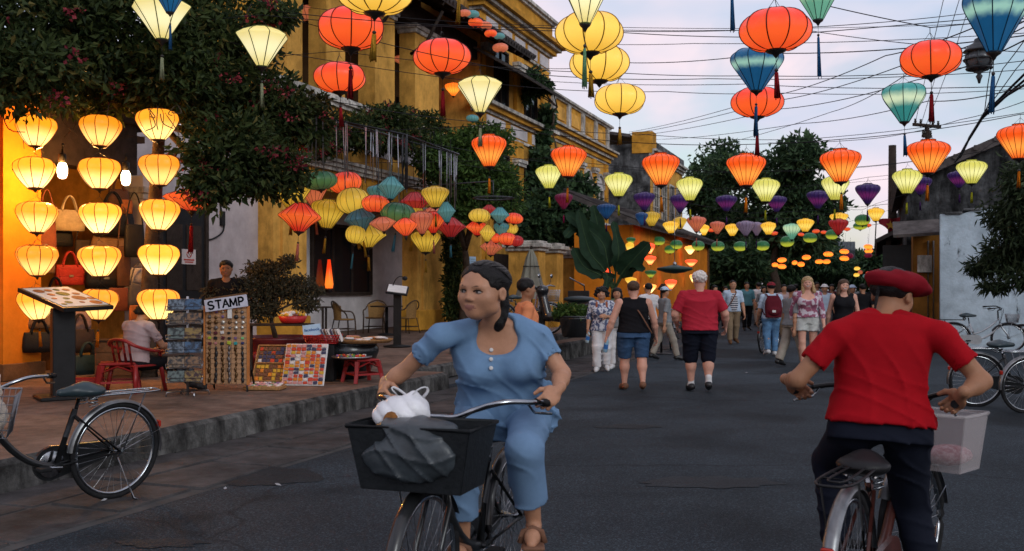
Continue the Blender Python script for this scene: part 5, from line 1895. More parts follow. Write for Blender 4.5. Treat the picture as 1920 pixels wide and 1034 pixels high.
for i, (px, py, w) in enumerate(((1334, 432, 13), (1452, 438, 13), (1502, 440, 12), (1530, 434, 14), (1545, 436, 12), (1588, 430, 13), (1628, 423, 12))):
    Y = 37.0
    lantern('oval', 'scarlet', f'tiny red lantern among the green ones, {ORD[i]} tiny red one from the left', at(px, py, Y), w / F * Y, None, None, 1, GR, .1, parts=False, cord_up=.5)
far = [(1396, 493, 17, 10, 'farorange'), (1426, 491, 17, 10, 'farorange'), (1427, 498, 12, 8, 'farorange'), (1453, 497, 12, 8, 'farorange'), (1466, 488, 17, 9, 'farorange'), (1466, 500, 16, 9, 'farorange'), (1490, 493, 10, 8, 'farorange'), (1502, 496, 13, 9, 'farorange'), (1512, 483, 16, 9, 'farorange'), (1536, 491, 15, 8, 'farorange'), (1550, 491, 14, 8, 'farorange'), (1553, 477, 18, 9, 'farorange'), (1583, 472, 17, 9, 'farorange'), (1583, 485, 17, 9, 'farorange'), (1628, 463, 17, 9, 'farorange'), (1629, 471, 15, 8, 'farorange'), (1628, 479, 15, 9, 'magenta'), (1594, 480, 12, 10, 'magenta'), (1607, 504, 11, 7, 'amber'), (1613, 511, 9, 7, 'salmon'), (1606, 516, 11, 7, 'amber'), (1622, 518, 9, 7, 'cyan'), (1628, 513, 9, 7, 'scarlet')]
cn = {}
FN = {'farorange': 'glowing orange', 'magenta': 'dull magenta', 'amber': 'amber', 'salmon': 'pinkish', 'cyan': 'turquoise', 'scarlet': 'red'}
for px, py, w, h, c in sorted(far):
    Y = 46.0 + (px % 5)
    cn[c] = cn.get(c, 0) + 1
    lantern('oval', c, f'tiny far {FN[c]} lantern over the crowd, {ORD[cn[c] - 1] if cn[c] <= 20 else "last"} of its colour from the left', at(px, py, Y), w / F * Y, h / F * Y, None, 1, 'tiny far lanterns over the crowd', .1, parts=False, cord_up=.7)
# strings of lit paper lanterns down the orange wall
tL = -6.6
vl = [(1219, 466, 18, 20, 'farred', 'red lantern, topmost of the lit ones by the banana tip'), (1219, 488, 22, 17, 'farred', 'red lantern glowing pink below, second down by the banana tip'), (1220, 514, 22, 15, 'leafgreen', 'green lantern glowing yellow, third down by the banana tip'), (1219, 541, 24, 17, 'peach', 'peach lantern glowing bright, lowest by the banana tip'),
      (1294, 469, 21, 16, 'peach', 'peach lantern under the green ones on the orange wall'), (1296, 493, 23, 13, 'farred', 'red lantern under the peach one on the orange wall'), (1258, 533, 22, 18, 'farred', 'red lantern glowing low on the wall under the wide dark lampshade'), (1181, 465, 16, 22, 'amber', 'amber lantern behind the banana leaves, upper one'), (1183, 528, 22, 16, 'amber', 'amber lantern behind the banana leaves, lower one'), (1140, 522, 14, 36, 'farred', 'tall red lantern glowing behind the banana stem'), (1300, 522, 14, 16, 'peach', 'peach lantern beside the white-haired man on the orange wall'), (1183, 452, 18, 14, 'leafgreen', 'green lantern over the banana leaves on the orange wall')]
for px, py, w, h, c, lb in vl:
    Y = Y_on_t(px, tL)
    lantern('squat' if h < w * 1.3 else 'garlic', c, lb, at(px, py, Y), w / F * Y, h / F * Y, None, 1, 'lit lanterns hung along the orange wall', .02, parts=False, cord_up=.35)

# ------------------------------------------------------------------ lanterns at the bag shop
GS = 'lit yellow lanterns hung in three columns at the bag shop'
cols_ = [(67, 12.55, [(245, 73), (325, 75), (407, 74), (487, 75), (570, 70)]), (187, 12.25, [(245, 76), (325, 78), (408, 76), (489, 77), (570, 70)]), (297, 12.0, [(234, 77), (318, 77), (402, 74), (486, 78), (570, 77)])]
CN = ['beside the orange pillar', 'in the middle', 'beside the black door']
DN = ['topmost lantern', 'second lantern down', 'middle lantern', 'fourth lantern down', 'lowest lantern']
for ci, (px, Y, rows_) in enumerate(cols_):
    prev = None
    for ri, (py, w) in enumerate(rows_):
        x = px + (LR.uniform(-2, 2) if ri else 0)
        pos = at(x, py, Y) + Vector((0, LR.uniform(-.04, .04), 0))
        lo = ri == 4
        o, top = lantern('shop', ('shop', 'shopdim', 'shop', 'shopbright')[(ri * 3 + ci * 5) % 4], f'lit yellow lantern, {DN[ri]} of the column {CN[ci]}', pos, w / F * Y, 56 / F * Y, 'orange' if lo else None, .62, GS, .07)
        mb = MB()
        zt = (CAMZ + (HZ - 187) / F * Y) if ri == 0 else prev
        inv = o.matrix_basis.inverted()
        mb.tube([inv @ top, inv @ Vector((pos.x, pos.y, zt))], .012, 5)
        mb.build('cord', WIRE, o)
        prev = pos.z - .40 * (56 / F * Y) / .74
# ------------------------------------------------------------------ lantern clusters on the rack over the pavement
GC = 'silk lanterns clustered on the rack over the pavement'
YC = 14.0
cl = [(548, 362, 60, 50, 'mustard', 'garlic', 'yellow ribbed lantern at the outer end, tangled with leaves', 'gold'), (588, 362, 48, 48, 'salmon', 'squat', 'salmon orange lantern behind the leafy yellow one', 'pink'), (600, 339, 56, 30, 'green', 'oval', 'dark green flattened lantern at the top beside the red one', None), (647, 343, 55, 35, 'scarlet', 'oval', 'bright red flattened lantern at the top of the cluster', None), (661, 377, 54, 42, 'mustard', 'oval', 'yellow ribbed lantern just under the topmost red one', 'gold'),
      (733, 353, 44, 38, 'cyan', 'saucer', 'pale turquoise tilted lantern at the top, behind another turquoise one', None), (716, 366, 48, 36, 'cyan', 'squat', 'pale turquoise lantern in front of the tilted one', 'teal'), (705, 383, 47, 28, 'scarlet', 'oval', 'red flattened lantern in the middle under the turquoise pair', None), (746, 400, 58, 34, 'green', 'oval', 'dark green flattened lantern in the middle of the cluster', 'teal'), (778, 380, 52, 34, 'crimson', 'saucer', 'deep red pointed lantern over the cream yellow one', None), (816, 369, 46, 36, 'mustard', 'garlic', 'yellow lantern, topmost on the far side of the cluster', 'gold'),
      (675, 411, 52, 42, 'slate', 'saucer', 'slate blue pointed lantern in front of the cluster', 'gold'), (615, 400, 56, 48, 'mustard', 'garlic', 'yellow ribbed lantern with a long tassel, beside the red saucer', 'gold'), (562, 408, 70, 48, 'scarlet', 'saucer', 'red saucer lantern, lowest at the outer end of the cluster', 'pink'), (690, 443, 60, 38, 'mustard', 'saucer', 'yellow saucer lantern hanging lowest under the slate blue one', 'gold'), (667, 440, 34, 30, 'mustard', 'oval', 'small yellow lantern half behind the lowest yellow saucer', 'teal'), (718, 419, 44, 24, 'salmon', 'flat', 'orange flat lantern low behind the slate blue one', None),
      (777, 407, 56, 38, 'mustard', 'saucer', 'cream yellow saucer lantern under the deep red pointed one', 'gold'), (791, 417, 42, 38, 'salmon', 'squat', 'orange lantern crowded behind the cream yellow saucer', None), (812, 417, 42, 36, 'scarlet', 'squat', 'red lantern crowded beside the orange one', 'pink'), (815, 402, 46, 26, 'salmon', 'saucer', 'salmon pointed lantern on top of the crowded reds', None), (837, 398, 30, 34, 'cyan', 'saucer', 'turquoise lantern peeping out behind the salmon one', None), (845, 427, 50, 33, 'crimson', 'saucer', 'dark crimson saucer lantern at the far end of the cluster', 'teal'), (798, 453, 49, 37, 'mustard', 'garlic', 'yellow lantern hanging lowest by the second pillar', 'gold'), (760, 425, 40, 30, 'scarlet', 'flat', 'red flat lantern low in the middle of the cluster', None)]
rack = thing('lantern_rack', 'steel rack of rails and rods over the pavement holding the silk lantern cluster', 'rack', S(13.6, -7.5, 3.6))
ro = rack.location.copy()
def rp_(px, py, Y): return at(px, py, Y) - ro
mb = MB()
A1, A2, A3_, A4 = rp_(535, 205, 13.3), rp_(755, 252, 13.6), rp_(860, 290, 15.6), rp_(640, 232, 15.6)
for a, b in ((A1, A2), (A2, A3_), (A3_, A4), (A4, A1), (A1.lerp(A2, .5), A4.lerp(A3_, .5))):
    mb.tube([a, b], .018, 6)
mb.build('rail', IRON, rack)
mb = MB()
for a in (A1, A4):
    q = a + ro
    t0_, s0_ = q.x * CA - q.y * SA, q.x * SA + q.y * CA
    mb.tube([a, S(s0_, -12.6 if s0_ < 18 else -12.0, q.z + 1.2) - ro], .014, 6)
mb.build('stay', IRON, rack)
mb = MB()
for x in (A2, A2 + Vector((.06, 0, 0)), A2 + Vector((.03, .1, 0))):
    mb.tube([x, x + Vector((0, 0, -.75))], .012, 6)
mb.build('rod', IRON, rack)
zr_ = CAMZ + (HZ - 255) / F * 14
mb = MB()
g = random.Random(4)
for i in range(44):
    f_ = g.uniform(0.03, 1)
    e = g.random()
    p = A1.lerp(A2, f_) if e < .55 else (A2.lerp(A3_, f_) if e < .8 else A4.lerp(A3_, f_))
    mb = MB()
    mb.tube([p, p + Vector((g.uniform(-.02, .02), 0, -g.uniform(.6, .95)))], .007, 5)
    mb.build('rod', STEEL, rack)
for i, (px, py, w, h, c, sh, lb, ta) in enumerate(cl):
    Y = YC + .45 * math.sin(i * 2.3)
    pos = at(px, py, Y)
    zt = ro.z + (A1.lerp(A2, min(1, max(0, (px - 535) / 220)))).z - .05
    w *= 1.15; h *= 1.12
    lantern(sh, c, lb, pos, w / F * Y, h / F * Y, ta, .7, GC, .13, cord_up=max(.1, zt - pos.z - .3 * w / F * Y))
GC2 = 'second cluster of silk lanterns farther along'
c2 = [(899, 405, 41, 25, 'mustard', 'oval', 'yellow flattened lantern, upper of the farther cluster'), (917, 395, 32, 21, 'crimson', 'saucer', 'dark red lantern, topmost of the farther cluster'), (937, 404, 37, 30, 'cyan', 'saucer', 'turquoise pointed lantern of the farther cluster'), (964, 410, 34, 20, 'scarlet', 'oval', 'red flattened lantern at the far side of the farther cluster'), (895, 427, 45, 29, 'scarlet', 'saucer', 'red pointed lantern over the cycling woman\'s head'), (914, 438, 30, 32, 'mustard', 'saucer', 'yellow tilted lantern in the middle of the farther cluster'), (940, 430, 30, 27, 'cyan', 'garlic', 'turquoise ribbed lantern low in the farther cluster'), (960, 429, 24, 20, 'mustard', 'oval', 'small yellow lantern under the red flattened one'), (952, 449, 36, 23, 'scarlet', 'oval', 'red lantern low at the far side of the farther cluster'), (930, 447, 18, 18, 'scarlet', 'oval', 'little red lantern wedged in the farther cluster'), (921, 465, 43, 28, 'salmon', 'saucer', 'orange red lantern hanging lowest in the farther cluster'), (968, 452, 28, 20, 'crimson', 'oval', 'dark crimson lantern behind the low red one of the farther cluster')]
r2_ = thing('lantern_rack', 'iron arm and ring from which the farther lantern cluster hangs', 'rack', at(925, 372, 20.5))
mb = MB()
mb.tube([(.42 * math.cos(k * math.pi / 8), .42 * math.sin(k * math.pi / 8), 0) for k in range(16)], .015, 5, closed=True)
mb.tube([(-.42, 0, 0), (.42, 0, 0)], .012, 5)
mb.build('ring', IRON, r2_)
mb = MB()
q = at(925, 372, 20.5)
mb.tube([(0, 0, 0), (0, 0, .35), S(24.5, -12, q.z + .9) - q], .016, 5)
mb.build('arm', IRON, r2_)
for i, (px, py, w, h, c, sh, lb) in enumerate(c2):
    Y = 20.5 + .3 * math.sin(i * 2.1)
    pos = at(px, py, Y)
    lantern(sh, c, lb, pos, w / F * Y, h / F * Y, 'gold' if i in (1, 5, 10) else None, .7, GC2, .12, cord_up=max(.05, q.z - pos.z - .3 * w / F * Y))
# lanterns under the eave and on the gallery
GE = 'little lanterns strung along the dark eave'
for i, (px, py, w, c, nm) in enumerate(((871, 25, 24, 'salmon', 'pinkish'), (886, 27, 26, 'cyan', 'turquoise'), (892, 43, 29, 'scarlet', 'red'), (911, 48, 24, 'salmon', 'orange'), (920, 63, 24, 'scarlet', 'red'), (936, 68, 22, 'cyan', 'turquoise'), (938, 90, 30, 'salmon', 'orange'))):
    Y = Y_on_t(px, -10.9)
    lantern('oval', c, f'small {nm} lantern on the eave of the gallery house, {ORD[i]} from the top', at(px, py, Y), w / F * Y, None, None, 1, GE, .1, parts=False, cord_up=.25)
for px, py, w, c, sh, lb in ((578, 25, 66, 'salmon', 'flat', 'orange red flat lantern in the gallery above the tree'), (757, 112, 44, 'salmon', 'flat', 'orange red flat lantern between the gallery columns'), (850, 168, 32, 'farorange', 'squat', 'lit orange lantern deep in the gallery behind the cream cone'), (886, 222, 24, 'cyan', 'oval', 'small turquoise lantern in the tree under the cream cone'), (690, 112, 26, 'scarlet', 'flat', 'dim red lantern in the dark of the gallery')):
    Y = Y_on_t(px, -13.2) if px != 886 else 26.0
    lantern(sh, c, lb, at(px, py, Y), w / F * Y, None, None, 1, None, .05, parts=True, cord_up=.5)

# ------------------------------------------------------------------ other wires
def pw(*P):
    q = [at(*p) for p in P]
    if P[-1][0] >= 1950:
        q.append(q[-1] + (q[-1] - q[-2]).normalized() * 9)
    if P[0][0] >= 1950 or (P[0][0] > 1760 and P[0][1] < 70):
        q.insert(0, q[0] + (q[0] - q[1]).normalized() * 9)
    return q
WN_ = 'thin black overhead wire stretched across the street'
for P in ([(520, 22, 9.5), (1000, 52, 10.5), (1440, 55, 11), (1960, 5, 12)], [(560, 12, 14), (1010, 48, 15), (1930, 40, 16)], [(560, 40, 10), (1000, 140, 11), (1330, 148, 11.5), (1960, 128, 11)], [(380, 70, 12), (1000, 165, 13), (1250, 172, 13), (1470, 175, 13), (1950, 165, 13)],
          [(985, 75, 30), (1300, 82, 26), (1960, 60, 20)], [(985, 50, 34), (1500, 55, 24), (1960, 100, 18)], [(1000, 127, 30), (1170, 118, 22), (1440, 100, 18), (1960, 62, 12)], [(990, 150, 32), (1400, 158, 24), (1960, 160, 18)], [(600, 185, 20), (940, 232, 26), (1200, 252, 28), (1500, 262, 28), (1960, 205, 22)],
          [(1180, 248, 40), (1440, 182, 24), (1660, 105, 16), (1960, -10, 10)], [(1175, 252, 40), (1450, 190, 24), (1700, 120, 16), (1960, 20, 10)], [(1190, 255, 40), (1460, 205, 24), (1720, 150, 16), (1960, 55, 10)], [(1230, 262, 44), (1500, 232, 26), (1740, 190, 18), (1960, 150, 12)], [(1330, 275, 44), (1560, 210, 26), (1700, 140, 18), (1960, 30, 11)],
          [(1440, 268, 30), (1640, 260, 28), (1800, 225, 24), (1960, 175, 20)], [(760, 260, 14.2), (1180, 318, 22), (1420, 322, 24), (1700, 305, 26), (1960, 262, 24)], [(820, 300, 18), (1200, 350, 26), (1440, 350, 28), (1700, 332, 28), (1960, 300, 26)], [(1060, 330, 30), (1400, 400, 36), (1690, 380, 36)], [(1220, 455, 34), (1400, 448, 38), (1680, 415, 38)]):
    cable(WN_, pw(*P), .0045 if P[0][2] < 20 else .0085, .08)
WB = 'thick black bundle of cables sagging to the roof'
for i, P in enumerate(([(1960, 100, 16), (1900, 160, 17), (1845, 215, 18), (1815, 265, 19), (1795, 300, 24)], [(1960, 118, 16.2), (1895, 172, 17.2), (1842, 222, 18.2), (1812, 270, 19.2), (1790, 305, 24)], [(1960, 135, 16.1), (1890, 178, 17.1), (1846, 212, 18.1), (1818, 258, 19.1), (1800, 296, 24)])):
    cable(WB + ' of the weathered house', pw(*P), .022, .02, 'thick cable bundle')
for P in ([(1960, 20, 14), (1880, 130, 18), (1846, 212, 18.4)], [(1960, 60, 15), (1905, 130, 18), (1848, 208, 18.5)], [(1868, 60, 17), (1852, 160, 18), (1846, 210, 18.6)], [(1770, -5, 24), (1745, 100, 28), (1715, 235, 33)], [(1800, -5, 24), (1770, 90, 28), (1725, 240, 33)], [(1822, -5, 24), (1785, 110, 28), (1735, 238, 33)]):
    cable('thin black wire running steeply up to the overhead lines', pw(*P), .009, .03, 'steep wires')
# ------------------------------------------------------------------ poles
def pole(label, px, ytop, Y, r, cross=None, lean=0):
    b = at(px, 540, Y); b.z = 0
    zt = CAMZ + (HZ - ytop) / F * Y
    root = thing('utility_pole', label, 'pole', b)
    mb = MB(); mb.tube([(0, 0, 0), (lean * .5, 0, zt * .5), (lean, 0, zt)], [r, r * .9, r * .75], 9); mb.build('mast', WOODK, root)
    if cross:
        for (dz, hw, ang) in cross:
            mb = MB()
            mb.box((lean, 0, zt - dz), (hw * 2, .1, .1), ang, .01)
            mb.build('crossarm', WOODK, root)
            for k in (-.85, -.45, .45, .85):
                mb = MB()
                mb.lathe([(.03, 0), (.05, .05), (.03, .09), (.045, .14)], 8, c=(lean + math.cos(ang) * hw * k, math.sin(ang) * hw * k, zt - dz + .05))
                mb.build('insulator', CAPM, root)
    return root
pole('grey round pole rising behind the flag against the sky', 1673, 273, 38, .19, None)
pole('leaning utility pole with a crossarm above the orange lantern', 1752, 236, 33, .10, [(.0, .62, .45), (.35, .2, .45)], -.25)
pole('thin dark post by the corner shop front', 1707, 375, 27.5, .06, None)
lp = thing('street_lamp', 'black iron globe street lamp hung on a bracket behind the blue lantern', 'lamp', at(1836, 112, 12.0))
k_ = 52 / F * 12.0
GLS = mat('lamp_glass', (.10, .11, .12), .1, .3, 6)
mb = MB(); mb.ball((0, 0, 0), (k_ * .46, k_ * .46, k_ * .40), 18, 10); mb.build('globe', GLS, lp)
mb = MB()
mb.lathe([(k_ * .56, k_ * .30), (k_ * .5, k_ * .36), (k_ * .36, k_ * .52), (k_ * .2, k_ * .6), (k_ * .16, k_ * .74), (.015, k_ * .8)], 16)
mb.build('hood', IRON, lp)
mb = MB()
for q in range(6):
    a = q * math.pi / 3
    mb.tube([(k_ * .5 * math.cos(a) * math.cos(e), k_ * .5 * math.sin(a) * math.cos(e), k_ * .44 * math.sin(e)) for e in [x * .3 for x in range(-5, 4)]], .012, 5)
mb.tube([(k_ * .52 * math.cos(x * .4), k_ * .52 * math.sin(x * .4), 0) for x in range(16)], .012, 5, closed=True)
mb.tube([(k_ * .42 * math.cos(x * .4), k_ * .42 * math.sin(x * .4), -k_ * .32) for x in range(16)], .016, 5, closed=True)
mb.build('cage', IRON, lp)
mb = MB(); mb.lathe([(.012, -k_ * .86), (k_ * .07, -k_ * .72), (k_ * .12, -k_ * .6), (k_ * .06, -k_ * .52), (k_ * .2, -k_ * .42)], 12); mb.build('finial', IRON, lp)
mb = MB(); mb.tube([(0, 0, k_ * .8), (0, 0, k_ * 1.1), (.5, .3, k_ * 1.9), (1.6, .8, k_ * 2.4), (4.2, 1.6, k_ * 2.6)], .02, 6); mb.build('bracket', IRON, lp)
# flag
fl = thing('flag', 'red flag with a yellow star hanging from a pole by the roofs', 'flag', at(1648, 405, 34))
o_ = at(1648, 405, 34)
mb = MB(); mb.tube([at(1640, 470, 34) - o_, at(1644, 395, 34) - o_], .02, 6); mb.build('staff', WOODK, fl)
V, Q = [], []
n = 14
c00, c10, c11, c01 = at(1646, 412, 34), at(1688, 408, 34), at(1687, 452, 34), at(1650, 420, 34)
for i in range(n + 1):
    for j in range(9):
        u, v = i / n, j / 8
        p = c00.lerp(c10, u).lerp(c01.lerp(c11, u), v) - o_
        p += Vector((0, .05 * math.sin(u * 9 + v * 2), .02 * math.sin(u * 7)))
        V.append(tuple(p))
for i in range(n):
    for j in range(8):
        a = i * 9 + j
        Q.append((a, a + 1, a + 10, a + 9))
cloth = link('cloth', arr_mesh('cloth', V, Q, True), mat('flag_red', (.33, .03, .045), .7, .15, 6), fl)
ctr = (c00 + c10 + c11 + c01) / 4 - o_ + Vector((0, -.085, 0))
mb = MB()
pts = [ctr + Vector((math.sin(k * math.pi / 5) * (.17 if k % 2 == 0 else .07), 0, math.cos(k * math.pi / 5) * (.17 if k % 2 == 0 else .07))) for k in range(10)]
mb.add([ctr] + pts, [(0, 1 + (k + 1) % 10, 1 + k) for k in range(10)])
mb.build('star', mat('flag_yellow', (.62, .36, .06), .7, .1), cloth)
# grey corrugated billboard at the far end
bbd = thing('billboard', 'grey corrugated sheet screen above the trees at the street end', 'screen', at(1560, 470, 70))
mb = MB()
for i in range(22):
    mb.tube([(-1.55 + i * .148, .03 * (i % 2), -.6), (-1.55 + i * .148, .03 * (i % 2), .62)], .085, 6)
mb.build('sheet', mat('zinc', (.10, .11, .125), .6, .3, 5), bbd)
mb = MB()
for x in (-1.2, 1.2): mb.tube([(x, .2, -4.2), (x, .2, .5)], .06, 6)
mb.build('leg', IRON, bbd)
# ------------------------------------------------------------------ shop lamps, bags and everything on the pavement
ZP = .25
BULB = mat_emit('bulb', (1.0, .78, .50), 9.0)
for i, (px, py, Y, lb) in enumerate(((117, 318, 13.3, 'bare bright bulb on a black socket beside the orange pillar'), (236, 332, 14.2, 'bare bright bulb on a black socket near the black door'))):
    q = at(px, py, Y)
    r_ = thing('light_bulb', lb, 'lamp', q)
    mb = MB(); mb.lathe([(.02, -.125), (.05, -.11), (.065, -.05), (.065, .03), (.045, .08), (.04, .09)], 14); mb.build('bulb', BULB, r_)
    mb = MB(); mb.lathe([(.045, .085), (.05, .10), (.05, .2), (.02, .22)], 12); mb.tube([(0, 0, .2), (0, 0, .34)], .012, 6); mb.build('socket', BLACK, r_)
    if i == 0:
        mb = MB(); mb.tube([(0, 0, .34), (-.25, .6, .42)], .012, 6); mb.build('arm', BLACK, r_)
    ld = bpy.data.lights.new('bulb_light', 'POINT')
    ld.energy = 185 if i == 0 else 70
    ld.color = (1.0, .44, .10)
    ld.shadow_soft_size = .07
    lo_ = bpy.data.objects.new('bulb_light', ld)
    COL.objects.link(lo_)
    lo_.parent = r_
    lo_.location = (0.0, -.14, -.06) if i == 0 else (0, -.12, -.1)
def bag(px, py, w, h, Y, m, label, handle='two', dep=.32, strap=None, flap=None, rz=None):
    c = at(px, py, Y)
    W, H = w / F * Y, h / F * Y
    r_ = thing('handbag', label, 'bag', (c.x, c.y, c.z - H / 2), R(40) if rz is None else rz, 'handbags for sale in the shop')
    mb = MB()
    prof = [(0, .86, .8), (.03, .95, 1), (.3, 1.0, 1.05), (.7, .95, .8), (.95, .88, .42), (1, .86, .34)]
    n = 20
    vs, fs = [], []
    for (z, kx, ky) in prof:
        for k in range(n):
            a = 2 * math.pi * k / n
            cx, sy = math.cos(a), math.sin(a)
            q = (abs(cx) ** 4 + abs(sy) ** 4) ** (-.25)
            vs.append((W / 2 * kx * cx * q, W * dep / 2 * ky * sy * q, z * H))
    m_ = len(prof)
    for i in range(m_ - 1):
        for k in range(n):
            a, b = i * n + k, i * n + (k + 1) % n
            fs.append((a, b, b + n, a + n))
    fs.append(tuple(reversed(range(n)))); fs.append(tuple((m_ - 1) * n + k for k in range(n)))
    mb.add(vs, fs, True)
    mb.build('body', m, r_)
    sm = strap or m
    if handle == 'two':
        for e in (-1, 1):
            mb = MB()
            y = e * W * dep * .2
            mb.tube(bez([(-W * .24, y, H * .9), (-W * .14, y, H * 1.9), (W * .14, y, H * 1.9), (W * .24, y, H * .9)], 10), .014, 6)
            mb.build('handle', sm, r_)
    elif handle == 'long':
        mb = MB()
        mb.tube(bez([(-W * .42, 0, H * .95), (-W * .2, 0, H * 2.3), (W * .2, 0, H * 2.3), (W * .42, 0, H * .95)], 10), .011, 6)
        mb.build('strap', sm, r_)
    if flap:
        mb = MB()
        mb.box((0, -W * dep * .44, H * .62), (W * .8, .015, H * .42), 0, .006)
        fo = mb.build('flap', flap, r_)
        mb = MB(); mb.box((0, -W * dep * .44 - .015, H * .45), (W * .14, .012, H * .1), 0, .003)
        mb.build('buckle', mat('brass', (.55, .40, .16), .3, .1, metal=.9), fo)
    return r_
LTH = {n: mat('leather_' + n, tuple(x * (.62 if n not in ('cream', 'red') else .9) for x in c), .55, .25, 9, .3, 50) for n, c in dict(cream=(.55, .44, .27), red=(.42, .035, .02), black=(.015, .014, .014), brown=(.15, .065, .03), tan=(.30, .16, .07), rust=(.28, .075, .03), orange=(.5, .15, .03), pink=(.42, .26, .22), grey=(.10, .09, .09), green=(.02, .05, .055), white=(.55, .48, .42), dark=(.05, .03, .02)).items()}
BAGS = [(130, 414, 56, 40, 15.0, 'cream', 'cream tote bag with two upright handles in the window niche', 'two', None), (131, 516, 54, 38, 14.9, 'red', 'red handbag with a gold buckle on the upper shelf', 'two', 'red'), (88, 452, 34, 66, 14.2, 'rust', 'long rust brown bag hanging by the orange pillar', 'long', None), (82, 492, 40, 42, 14.2, 'tan', 'tan bag hanging below the rust one by the pillar', 'long', None),
        (212, 418, 78, 50, 15.2, 'black', 'large black bag hanging behind the middle lantern column', 'two', None), (205, 455, 66, 26, 15.2, 'tan', 'flat tan bag under the large black one', 'long', None), (196, 520, 72, 44, 15.1, 'black', 'black satchel at the middle of the wall', 'two', 'dark'), (222, 372, 40, 34, 15.4, 'brown', 'brown bag with tall handles high on the yellow wall', 'two', None), (238, 388, 22, 26, 15.3, 'orange', 'small orange pouch beside the brown bag high on the wall', 'none', None),
        (252, 452, 38, 62, 15.0, 'black', 'black bag hanging on the pale pier', 'long', None), (263, 517, 38, 28, 14.9, 'white', 'white clutch with a red stripe on the pier', 'none', None), (262, 556, 44, 44, 14.8, 'grey', 'grey black bag hanging lowest on the pier', 'long', None), (232, 500, 26, 76, 15.1, 'brown', 'narrow brown bag hanging beside the black satchel', 'long', None), (76, 600, 56, 32, 13.8, 'tan', 'tan woven patterned bag on the cabinet behind the lowest lantern', 'two', None), (74, 642, 62, 38, 13.7, 'black', 'bulky black bag under the woven patterned one', 'two', None),
        (150, 602, 40, 34, 14.3, 'pink', 'dusty pink bag behind the menu stand', 'none', None), (150, 640, 56, 44, 14.2, 'dark', 'dark brown bag behind the post of the menu stand', 'two', None), (165, 684, 58, 36, 13.9, 'green', 'dark green travel bag standing on the floor', 'two', None), (104, 560, 50, 34, 14.6, 'black', 'black bag half hidden by the tilted menu board', 'two', None), (222, 562, 40, 44, 14.9, 'rust', 'round rust brown bag beside the lowest middle lantern', 'none', None), (160, 470, 40, 40, 15.1, 'dark', 'dark brown bag between two lantern columns', 'long', None), (118, 448, 36, 30, 15.0, 'black', 'small black bag with a pale tag under the cream tote', 'none', None), (255, 590, 26, 34, 14.4, 'orange', 'orange box bag behind the vendor woman', 'none', None), (190, 662, 40, 40, 14.2, 'black', 'black bag leaning on the wooden box', 'none', None)]
for b in BAGS:
    bag(b[0], b[1], b[2], b[3], b[4], LTH[b[5]], b[6], b[7], flap=LTH[b[8]] if b[8] else None)
wb = at(222, 700, 13.6)
wb_ = thing('wooden_box', 'plain brown wooden display box on the shop floor behind the vendor', 'box', (wb.x, wb.y, ZP), R(15))
mb = MB(); mb.box((0, 0, .27), (.55, .4, .5), 0, .01); mb.build('body', WOODB, wb_)
for z in (.13, .29, .45):
    mb = MB(); mb.box((0, -.208, z), (.53, .015, .13), 0, .004); mb.build('plank', WOODB, wb_)
mb = MB(); mb.box((0, 0, .535), (.6, .45, .03), 0, .005); mb.build('lid', WOODK, wb_)

def words(txt, size, m, parent, M, ext=.002, align='CENTER', bold=.0):
    cu = bpy.data.curves.new('lettering', 'FONT')
    cu.body = txt
    cu.size = size
    cu.extrude = ext
    cu.offset = bold
    cu.space_character = 1.06
    cu.align_x = align
    cu.align_y = 'CENTER'
    tmp = bpy.data.objects.new('lettering', cu)
    me = bpy.data.meshes.new_from_object(tmp)
    bpy.data.objects.remove(tmp)
    me.materials.clear()
    o = link('lettering', me, m, parent)
    o.matrix_local = M
    return o
INK = mat('ink', (.012, .013, .02), .6, .1)
PAPER = mat('paper', (.62, .60, .58), .6, .08, 6)
CARD = mat('cardboard', (.42, .24, .13), .75, .15, 5, .1, 40)

# menu lectern
q = at(118, 700, 11.25)
ml = thing('menu_stand', 'black lectern holding a tilted menu of food pictures in front of the bag shop', 'menu stand', (q.x, q.y, ZP))
FL, FR_ = at(119, 582, 10.95), at(213, 577, 11.4)
BL = at(33, 544, 11.45)
BR = FR_ + (BL - FL)
o_ = Vector(ml.location)
FL, FR_, BL, BR = FL - o_, FR_ - o_, BL - o_, BR - o_
mb = MB(); mb.slab(FL, FR_, BR, BL, .045); board = mb.build('board', BLACK, ml)
nrm = (FR_ - FL).cross(BL - FL).normalized()
ux, uy = (FR_ - FL), (BL - FL)
pg = [FL + ux * a + uy * b + nrm * .026 for a, b in ((.05, .06), (.95, .06), (.95, .95), (.05, .95))]
mb = MB(); mb.slab(*pg, .004); page = mb.build('page', PAPER, board)
FOOD = [mat('food_' + n, c, .6, .4, 30) for n, c in (('brown', (.30, .11, .04)), ('rust', (.42, .14, .04)), ('green', (.16, .14, .03)))]
g = random.Random(8)
for i, (a, b, r0) in enumerate(((.22, .78, .10), (.42, .80, .07), (.6, .82, .06), (.78, .80, .07), (.3, .6, .07), (.55, .62, .12), (.8, .6, .07), (.2, .42, .05), (.42, .40, .06), (.68, .40, .13), (.88, .36, .07), (.3, .22, .07), (.55, .2, .05), (.8, .17, .11), (.15, .15, .05))):
    mb = MB()
    c = FL + ux * a + uy * b + nrm * .0295
    k = [c + ux * (r0 * math.cos(t * .524)) + uy * (r0 * .8 * math.sin(t * .524)) for t in range(12)]
    mb.add(k + [p + nrm * .002 for p in k], [tuple(range(12, 24))] + [(j, (j + 1) % 12, (j + 1) % 12 + 12, j + 12) for j in range(12)])
    mb.build('picture', FOOD[i % 3], page)
mb = MB(); mb.box((0, 0, .52), (.24, .16, 1.0), R(35), .01); mb.build('post', BLACK, ml)
mb = MB(); mb.box((0, 0, .02), (.55, .5, .04), R(35), .01); mb.build('base', BLACK, ml)
